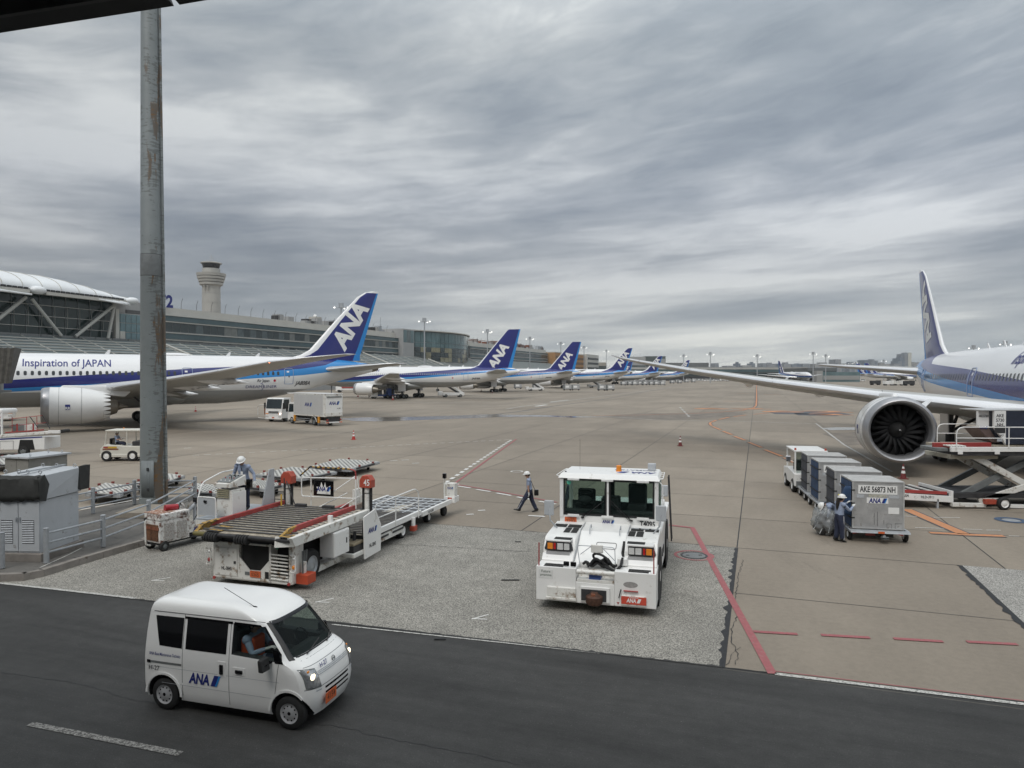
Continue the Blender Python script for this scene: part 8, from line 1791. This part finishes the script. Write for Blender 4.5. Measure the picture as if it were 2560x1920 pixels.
def mini_van(lab):
    t = thing('far_service_vehicle', lab, 'service vehicle', (0, 0, 0), 0, 'far white service vehicles before the terminal')
    MB().prism([(-2.2, .4), (2.2, .4), (2.2, 1.1), (1.5, 1.9), (1.2, 2.0), (-2.2, 2.0)], 'y', -.9, .9, W_).obj('body', t); MB().prism([(-1.9, 1.2), (1.9, 1.2), (1.35, 1.8), (-1.9, 1.8)], 'y', -.93, .93, TINT).obj('window', t)
    for x in (-1.4, 1.4): MB().lathe([(-.92, .35), (.92, .35)], (x, 0, .35), (0, 1, 0), BK, 8).obj('wheel', t)
    return t
mv = mini_van('far white service van parked in the row before the far terminal'); n = 0
vs_ = [(x, 952.6+rnd.uniform(-.5, .4)) for x in (1722, 1733, 1742, 1752, 1762, 1770, 1781, 1790, 1801, 1812, 1819, 1826, 1846)]+[(2125, 953), (2140, 953.5), (2156, 953), (2076, 952.5), (2098, 953)]
for i, (x, y) in enumerate(vs_):
    if i == 0: mv.location = G(x, y)
    else: dup(mv, G(x, y), rnd.choice((0, 0, 1.4, .4)), 'far white service van parked in the row before the far terminal' if i < 13 else 'far white service van standing before the gate pier at right')
tk = thing('far_truck', 'distant white lift truck with slanted bed under the long wing', 'truck', G(1840, 952.5), 0, 'distant dark trucks at right'); MB().prism([(-5, .8), (5, 2.8), (5, 3.6), (-5, 1.4)], 'y', -1.2, 1.2, W_).obj('bed', tk); MB().box(1.5, 4.5, -1.2, 1.2, .6, 3.8, W_).obj('cab', tk); MB().box(-5, 2, -1.1, 1.1, .4, .9, DK).obj('chassis', tk)
for (x, y, m, l) in ((2188, 962.5, DK, 'distant dark truck with headlamps on, left of three below the tailplane'), (2221, 963.5, W_, 'distant white forklift, middle of three below the tailplane'), (2246, 963.5, WD, 'distant pale truck, right of three below the tailplane'), (2272, 964, DK, 'distant dark trailer next to the right fuselage')):
    t = thing('far_truck', l, 'truck', G(x, y), .2, 'distant dark trucks at right'); MB().box(-2.8, 1, -1, 1, .7, 2.4, m).obj('load_body', t); MB().box(1.1, 2.8, -1, 1, .5, 2.6, DK if m is DK else W_).obj('cab', t); MB().box(1.4, 2.82, -.9, .9, 1.6, 2.3, TINT).obj('windscreen', t)
    for xx in (-2, 2): MB().lathe([(-1, .4), (1, .4)], (xx, 0, .4), (0, 1, 0), BK, 8).obj('wheel', t)
    if 'headlamps' in l: [MB().ball((2.9, s*.7, .9), .12, LIT, 6, 5).obj('headlamp', t) for s in (-1, 1)]
t = thing('far_loader', 'distant red and white cargo loader behind the box truck', 'cargo loader', G(876, 981), .05); MB().box(-4, 4, -1.2, 1.2, .8, 1.3, W_).obj('deck', t); MB().box(-2.5, 4, -1.3, 1.3, 1.4, 2.0, RD).obj('guide_rail', t); MB().box(-4.5, -2.6, -1, 1, .5, 2.4, W_).obj('cab', t)
for xx in (-3.4, 2): MB().lathe([(-1.1, .5), (1.1, .5)], (xx, 0, .5), (0, 1, 0), BK, 10).obj('wheel', t)
t = thing('far_truck', 'distant white truck front at far left under the boarding bridge', 'truck', G(8, 1052), R(-60), 'distant dark trucks at right'); truck_cab(t, 1.5, 2.3, 2.7); MB().box(-3, 0, -1, 1, .5, 2.5, WD).obj('load_body', t); MB().ball((1.6, -.85, .75), .16, LIT, 8, 6).obj('lit_headlamp', t); t['group'] = 'service trucks'
# ================================================================ WINDOW HEAD OF THE TERMINAL (where the viewer stands)
vb = thing('viewing_terminal', 'terminal building behind and around the viewer, facing the road', 'terminal building', (0, 0, 0), math.atan2(ed.y, ed.x))
for z0, z1 in ((0, 4.0), (8.2, 12)): MB().box(-140, 160, -40, .9, z0, z1, CW).obj('storey', vb)  # unseen from the camera; upper storey lowered to let more skylight through
MB().box(-140, 160, -12, -9, 4.0, 8.2, mat('interior_wall', (.12, .11, .10), .8)).obj('interior_wall', vb)
WF = mat('window_frame_dark', (.012, .012, .012), .6, var=.1); wf = MB()
t = thing('window_frame', 'dark slanting window head of the building the viewer stands in, top left', 'window frame', (0, 0, 0))
def slab_px(pts, Y, dep, m, name):
    a = [P(x, y, Y)-V((0, dep, 0)) for x, y in pts]; b = [P(x, y, Y) for x, y in pts]; n_ = len(a)
    MB().add(a+b, [tuple(range(n_)), tuple(range(n_, 2*n_))[::-1]]+[(i, n_+i, n_+(i+1) % n_, (i+1) % n_) for i in range(n_)], m).obj(name, t)
slab_px([(-500, 160), (-500, -420), (700, -420), (425, -9), (435, 15)], 1.2, .06, WF, 'frame_beam')
slab_px([(449, 12), (441, -6), (900, -300), (900, -55), (600, -14)], 1.2, .06, WF, 'frame_beam')
# face strip
slab_px([(-500, 125), (0, 46), (430, -22), (430, -60), (-500, 60)], 1.13, .008, mat('frame_face', (.03, .03, .028), .5), 'frame_face')
# ================================================================ PEOPLE
SKIN = mat('skin', (.40, .24, .17), .55, var=.08); SHIRT = mat('pale_blue_shirt', (.27, .32, .43), .85, var=.10, scale=9); TRO = mat('navy_trousers', (.022, .028, .055), .85, var=.2, scale=6)
BOOT = mat('black_boot', (.012, .012, .012), .5); GLOVE = mat('white_glove', (.62, .62, .60), .8); HELM = mat('helmet_white', (.74, .74, .72), .35, coat=.3); HAIR = mat('dark_hair', (.015, .012, .010), .6); REFL = mat('reflective_band', (.50, .51, .52), .5)
VEST = mat('orange_vest', (.60, .09, .03), .7)
def person(label, loc, rz, J, short=True, group='apron workers', gloves=GLOVE, shirt=None, scale=1.0, name='person'):
    """J: joints {name: (x forward, y left, z)}"""
    t = thing(name, label, 'person', loc, rz, group); shirt = shirt or SHIRT
    V_ = {k: V(v) for k, v in J.items()}
    pel, ch, nk, hd = V_['pelvis'], V_['chest'], V_['neck'], V_['head']
    verts, rad, lab, edges = [], [], [], []
    def add(p, r, l, prev=None):
        verts.append(V(p)); rad.append(r); lab.append(l); i = len(verts)-1
        if prev is not None: edges.append((prev, i))
        return i
    ip = add(pel, (.155, .115), 'tro'); sp1 = add(pel.lerp(ch, .45), (.145, .105), 'shirt', ip); ic = add(ch, (.165, .12), 'shirt', sp1); iu = add(ch.lerp(nk, .62), (.13, .10), 'shirt', ic); ink = add(nk, (.058, .058), 'skin', iu)
    ih = add(hd.lerp(nk, .35), (.075, .085), 'skin', ink); add(hd, (.080, .095), 'skin', ih); ih2 = add(hd+(hd-nk).normalized()*.075, (.062, .07), 'skin', len(verts)-1)
    for s in ('l', 'r'):
        sh, el, wr = V_['sh_'+s], V_['el_'+s], V_['wr_'+s]
        a = add(sh, (.062, .062), 'shirt', iu); b = add(sh.lerp(el, .55), (.052, .052), 'shirt', a); c = add(el, (.043, .043), 'shirt' if not short else 'skin', b); d = add(el.lerp(wr, .5), (.038, .038), 'shirt' if not short else 'skin', c); e = add(wr, (.028, .028), 'shirt' if not short else 'skin', d)
        hp, kn, an = V_['hip_'+s], V_['kn_'+s], V_['an_'+s]
        a = add(hp, (.105, .10), 'tro', ip); b = add(hp.lerp(kn, .5), (.088, .088), 'tro', a); c = add(kn, (.068, .068), 'tro', b); d = add(kn.lerp(an, .45), (.066, .066), 'tro', c); e = add(an, (.060, .060), 'tro', d)
    me = bpy.data.meshes.new('body'); me.from_pydata(verts, edges, []); o = bpy.data.objects.new('body', me); COL.objects.link(o); o.parent = t
    sk = o.modifiers.new('Skin', 'SKIN'); sk.branch_smoothing = .4
    for i, r in enumerate([(a*1.17, b*1.17) if l == 'shirt' else ((a*1.36, b*1.32) if l == 'tro' else (a, b)) for (a, b), l in zip(rad, lab)]): me.skin_vertices[0].data[i].radius = r; me.skin_vertices[0].data[i].use_root = (i == 0)
    sb = o.modifiers.new('Sub', 'SUBSURF'); sb.levels = sb.render_levels = 2
    bpy.context.view_layer.update(); dg = bpy.context.evaluated_depsgraph_get(); m2 = bpy.data.meshes.new_from_object(o.evaluated_get(dg), depsgraph=dg)
    o.modifiers.clear(); b = MB(); b.v = [tuple(v.co) for v in m2.vertices]
    segs = [(verts[i], verts[j], lab[i], lab[j], rad[j][0]) for i, j in edges]; LM = {'tro': TRO, 'shirt': shirt, 'skin': SKIN}
    for p in m2.polygons:
        c = p.center; best = 9; bl = 'shirt'
        for a, d, la, lb, r in segs:
            ab = d-a; u = max(0, min(1, (c-a).dot(ab)/ab.length_squared)); ds = (a+ab*u-c).length/r
            if ds < best: best = ds; bl = la if u < .5 else lb
        b.f.append(list(p.vertices)); b.m.append(b.mi(LM[bl])); b.sm.append(True)
    # hands with five fingers, feet
    for s, sg in (('l', 1), ('r', -1)):
        wr, el = V_['wr_'+s], V_['el_'+s]; d = (wr-el).normalized(); side = d.cross(V((0, 0, 1))); side = side.normalized() if side.length > .1 else V((1, 0, 0)); pn = side.cross(d)
        shj = V_['sh_'+s]; b.ball(shj.lerp(el, .05), .080, shirt, 16, 12)
        gm = gloves or SKIN; hc = wr+d*.05
        rings = []
        for u_, w_, h_ in ((-.03, .028, .026), (.0, .036, .024), (.04, .044, .022), (.085, .042, .018), (.095, .03, .012)): rings.append([wr+d*(u_+.0)+side*w_*math.cos(2*PI*k/10)+pn*h_*math.sin(2*PI*k/10) for k in range(10)])
        b.loft(rings, gm)
        for k, (off, ln) in enumerate(((-.032, .058), (-.011, .070), (.011, .066), (.031, .052))):
            p0 = wr+d*.08+side*off; p1 = p0+d*ln*.45+pn*-.006; p2 = p1+d*ln*.3-pn*.018; p3 = p2+d*ln*.15-pn*.022; b.tube(p0, p1, .0105, gm, 6, .0098); b.tube(p1, p2, .0098, gm, 6, .009); b.tube(p2, p3, .009, gm, 6, .007)
        p0 = wr+d*.025+side*.035*sg; p1 = p0+d*.03+side*.022*sg; p2 = p1+d*.03+side*.004*sg-pn*.012; b.tube(p0, p1, .013, gm, 6, .011); b.tube(p1, p2, .011, gm, 6, .008)
        an = V_['an_'+s]; kn = V_['kn_'+s]; to = V_.get('toe_'+s, an+V((.2, 0, -.07))); f = (to-an); fl = V((f.x, f.y, 0)); f = f.normalized(); dn = V((0, 0, -1)); sd2 = f.cross(dn).normalized(); up = sd2.cross(f) ; up = -up if up.z < 0 else up
        rings = []
        for u_, w_, h0, h1 in ((-.09, .035, -.05, .05), (-.04, .045, -.07, .07), (.03, .048, -.07, .05), (.10, .050, -.065, .0), (.17, .046, -.06, -.015), (.205, .028, -.055, -.03)):
            c = an+f*u_; rings.append([c+sd2*w_*math.cos(2*PI*k/10)+up*((h0+h1)/2+(h1-h0)/2*math.sin(2*PI*k/10)) for k in range(10)])
        b.loft(rings, BOOT)
    # face
    fx = V(J.get('look', (1, 0, 0))).normalized(); up = (hd-nk).normalized(); up = (up-fx*up.dot(fx)).normalized(); sd = up.cross(fx); H = hd+up*.0
    b.loft([[H+fx*(.085+e)+sd*.014*w*math.cos(2*PI*k/8)+up*(z_+.012*w*math.sin(2*PI*k/8)) for k in range(8)] for z_, e, w in ((-.005, .0, .7), (-.02, .014, .9), (-.038, .020, 1), (-.045, .0, .8))], SKIN)
    for s in (-1, 1):
        b.ball(H+fx*.082+sd*s*.032+up*.008, .011, NBK, 8, 5); b.ball(H+sd*s*.085-up*.015-fx*.005, (.018, .018, .03), SKIN, 8, 5); b.tube(H+fx*.088+sd*s*.018+up*.026, H+fx*.080+sd*s*.048+up*.028, .005, HAIR, 5)
    b.tube(H+fx*.082-up*.068-sd*.022, H+fx*.082-up*.068+sd*.022, .006, mat('lips', (.28, .12, .10), .5), 5)
    bo = b.obj('body', t); bpy.data.objects.remove(o)
    # hair and helmet
    hr = MB(); hr.loft([[H-fx*.012+fx*rr*1.12*math.cos(2*PI*k/14)+sd*rr*math.sin(2*PI*k/14)+up*zz+(-fx*.02 if zz < 0 else V((0, 0, 0))) for k in range(14)] for zz, rr in ((-.06, .070), (-.02, .086), (.03, .092), (.06, .085))], HAIR); 
    hm = MB(); M = Matrix(((fx.x, sd.x, up.x, H.x), (fx.y, sd.y, up.y, H.y), (fx.z, sd.z, up.z, H.z), (0, 0, 0, 1)))
    rings = []
    for z_, r_, ex in ((.028, .128, .035), (.036, .132, .032), (.045, .116, .006), (.08, .112, 0), (.115, .095, 0), (.142, .062, 0), (.152, .02, 0)):
        rings.append([M @ V((r_*1.12*math.cos(2*PI*k/20)+(ex if math.cos(2*PI*k/20) > .3 else 0), r_*math.sin(2*PI*k/20), z_)) for k in range(20)])
    hm.loft(rings, HELM); ho = hm.obj('helmet', t)
    hr.obj('hair', t)
    return t, V_, M, ho
def std(**k):
    J = dict(pelvis=(0, 0, .94), chest=(.0, 0, 1.22), neck=(.0, 0, 1.45), head=(.02, 0, 1.585), sh_l=(0, .185, 1.38), sh_r=(0, -.185, 1.38), el_l=(-.02, .23, 1.10), el_r=(-.02, -.23, 1.10), wr_l=(.03, .24, .86), wr_r=(.03, -.24, .86),
             hip_l=(0, .09, .88), hip_r=(0, -.09, .88), kn_l=(.02, .10, .49), kn_r=(.02, -.10, .49), an_l=(0, .11, .09), an_r=(0, -.11, .09)); J.update(k); return J
def band(t, a, b, u, r, m=REFL, name='reflective_band', w=.04):
    a, b = V(a), V(b); c = a.lerp(b, u); d = (b-a).normalized(); MB().tube(c, c+d*w, r, m, 14, cap=False).obj(name, t)
def strap(t, pts, name='shoulder_strap', m=NBK, r=.012): MB().pipe(pts, r, m, 5).obj(name, t)
def seam(t, a, b, off, n=6, r=.072): MB().tube(V(a)+V(off), V(b)+V(off), .012, REFL, 5).obj('leg_stripe', t)
# 1 worker striding left
wl = G(1324, 1281); J = std(pelvis=(.0, 0, .93), chest=(.03, 0, 1.2), neck=(.07, 0, 1.43), head=(.11, 0, 1.56), sh_l=(.05, .19, 1.37), sh_r=(.02, -.19, 1.37), el_l=(.08, .23, 1.10), el_r=(-.05, -.2, 1.10), wr_l=(.05, .24, .84), wr_r=(.02, -.2, .86),
    kn_l=(.26, .08, .52), an_l=(.46, .08, .15), toe_l=(.64, .08, .19), kn_r=(-.10, -.08, .50), an_r=(-.28, -.08, .10), toe_r=(-.09, -.08, .05), look=(1, .1, -.1))
t, v, M, ho = person('worker in white helmet striding left across the apron, black bag at the hip', wl, R(183), J)
strap(t, [(.07, .08, 1.46), (-.06, .16, 1.3), (-.14, .16, 1.1), (-.22, .12, .95)]); MB().box(-.36, -.18, .05, .17, .72, .96, BLK).obj('shoulder_bag', t, bev=.02); band(t, v['kn_l'], v['an_l'], .72, .075); band(t, v['kn_r'], v['an_r'], .7, .075); MB().tube(v['hip_l']+V((.06, .08, 0)), v['kn_l']+V((.05, .06, 0)), .012, REFL, 5).obj('leg_stripe', t); MB().tube(v['kn_l']+V((.04, .06, 0)), v['an_l']+V((.04, .06, .02)), .012, REFL, 5).obj('leg_stripe', t)
# 2 worker behind the tractor
J2 = dict(J); J2.update(an_l=(.2, .09, .09), kn_l=(.14, .09, .49), toe_l=(.4, .09, .04), an_r=(-.2, -.09, .1), kn_r=(0, -.09, .5), el_l=(.06, .22, 1.12), wr_l=(.27, .2, .98))
t, v, M, ho = person('worker in white helmet walking behind the tow tractor, mostly hidden by its cab', G(1424, 1271), R(180), J2, gloves=NBK); MB().tube(M @ V((.13, .02, .07)), M @ V((-.13, .02, .07)), .006, RD, 5).obj('helmet_stripe', ho)
# 3 operator at the loader console
lo_ = loader.matrix_world if False else Matrix.LocRotScale(loader.location, loader.rotation_euler, None)
op = lo_ @ V((-2.32, -2.05, 1.53)); J3 = std(chest=(.06, .02, 1.21), neck=(.12, .02, 1.42), head=(.17, .03, 1.53), look=(1, .35, -.55), el_r=(.05, -.33, 1.12), wr_r=(.24, -.34, .92), el_l=(-.02, .34, 1.13), wr_l=(.05, .42, .90), sh_l=(.08, .20, 1.36), sh_r=(.07, -.205, 1.37))
t, v, M, ho = person('loader operator in white helmet and pale blue shirt standing at the control console', op, loader.rotation_euler.z, J3, short=False)
strap(t, [(.10, -.06, 1.43), (.20, .06, 1.3), (.21, .12, 1.1), (.14, .16, .98)]); MB().box(.16, .18, -.02, .20, .80, 1.0, WL).obj('paper_pouch', t, bev=.005); MB().box(.02, .16, .18, .34, .70, .98, BLK).obj('shoulder_bag', t, bev=.03); MB().box(.21, .225, .05, .12, 1.12, 1.22, WL).obj('name_tag', t)
# 4 woman with ponytail at the container flap, facing away to the right
wv = G(2098, 1354); J4 = std(pelvis=(0, 0, .90), chest=(.02, 0, 1.15), neck=(.05, 0, 1.36), head=(.09, 0, 1.48), sh_l=(.03, .165, 1.30), sh_r=(.03, -.165, 1.30), el_l=(.25, .20, 1.16), wr_l=(.42, .14, 1.30), el_r=(.26, -.20, 1.08), wr_r=(.44, -.12, 1.22), hip_l=(0, .09, .85), hip_r=(0, -.09, .85), look=(1, .1, .0), kn_l=(.0, .09, .47), kn_r=(.03, -.1, .47), an_l=(-.06, .09, .09), an_r=(.04, -.11, .09))
t, v, M, ho = person('woman with long dark ponytail and white helmet working at the container flap', wv, R(12), J4, short=False)
hb = MB(); hb.loft([[(-.06-.05*u+rr*math.cos(2*PI*k/10), rr*.9*math.sin(2*PI*k/10)-.02, 1.50-.42*u) for k in range(10)] for u, rr in ((0, .05), (.25, .062), (.55, .055), (.8, .04), (1, .012))], HAIR); hb.obj('ponytail', t)
MB().tube(v['hip_r']+V((.03, -.10, .05)), v['kn_r']+V((.02, -.07, 0)), .013, REFL, 5).obj('leg_stripe', t); MB().tube(v['kn_r']+V((.02, -.07, 0)), v['an_r']+V((.02, -.06, 0)), .013, REFL, 5).obj('leg_stripe', t); band(t, v['kn_r'], v['an_r'], .6, .074); band(t, v['kn_l'], v['an_l'], .6, .074)
MB().tube(M @ V((.14, 0, .05)), M @ V((-.13, -.05, .06)), .008, RD, 5).obj('helmet_stripe', ho); MB().ball(M @ V((-.07, .04, .11)), (.05, .04, .03), mat('yellow_patch', (.6, .5, .05), .5), 8, 5).obj('helmet_patch', ho)
# 5 worker bending over the bundle
wb_ = G(2091, 1340)+V((.10, .25, 0)); J5 = std(pelvis=(0, 0, .93), chest=(.24, 0, 1.08), neck=(.43, 0, 1.08), head=(.54, 0, 1.02), sh_l=(.38, .17, 1.04), sh_r=(.38, -.17, 1.04), el_l=(.42, .20, .78), wr_l=(.46, .15, .56), el_r=(.36, -.22, .78), wr_r=(.44, -.2, .55), look=(.45, .1, -.9), kn_l=(.06, .1, .49), kn_r=(.03, -.1, .49))
t, v, M, ho = person('worker in white helmet bending over the film wrapped bundle beside the containers', wb_, R(190), J5, short=False)
strap(t, [(.1, .17, 1.1), (.3, .1, 1.20), (.42, .02, 1.16), (.44, -.1, 1.1)], r=.02)
# 6 van driver with orange vest
vm = Matrix.LocRotScale(van.location, van.rotation_euler, None)
JS = dict(pelvis=(0, 0, .12), chest=(-.02, 0, .40), neck=(0, 0, .62), head=(.02, 0, .74), sh_l=(-.01, .18, .55), sh_r=(-.01, -.18, .55), el_l=(.14, .24, .34), el_r=(.14, -.24, .34), wr_l=(.36, .15, .42), wr_r=(.36, -.15, .42), hip_l=(.03, .09, .10), hip_r=(.03, -.09, .10), kn_l=(.42, .12, .14), kn_r=(.42, -.12, .14), an_l=(.58, .12, -.12), an_r=(.58, -.12, -.12))
t, v, M, ho = person('van driver in an orange vest seen dimly through the side window', vm @ V((1.48, -.32, .74)), van.rotation_euler.z, JS, short=False, group='drivers'); 
MB().box(-.15, .115, -.17, .17, .16, .56, VEST).obj('orange_vest', t, bev=.05)
# 7 baggage tractor driver
bt = bpy.data.objects['baggage_tractor']; bm_ = Matrix.LocRotScale(bt.location, bt.rotation_euler, None)
t, v, M, ho = person('baggage tractor driver in white helmet under the flat canopy', bm_ @ V((-.35, -.2, 1.05)), bt.rotation_euler.z, JS, group='drivers')
for (x, y, r_) in ((612, 1030, 170), (860, 985, 20)): pass
# ================================================================ HAZE
def haze():
    hm = bpy.data.materials.new('haze'); hm.use_nodes = True; N = hm.node_tree.nodes; N.clear()
    o_ = N.new('ShaderNodeOutputMaterial'); v_ = N.new('ShaderNodeVolumePrincipled'); v_.inputs['Density'].default_value = HAZE; v_.inputs['Color'].default_value = (.86, .89, .93, 1); v_.inputs['Anisotropy'].default_value = .2
    hm.node_tree.links.new(v_.outputs[0], o_.inputs['Volume'])
    b = MB().box(-3100, 3100, -450, 6100, -1, 330, hm).obj('haze'); b['kind'] = 'stuff'
HAZE = .00010
haze()
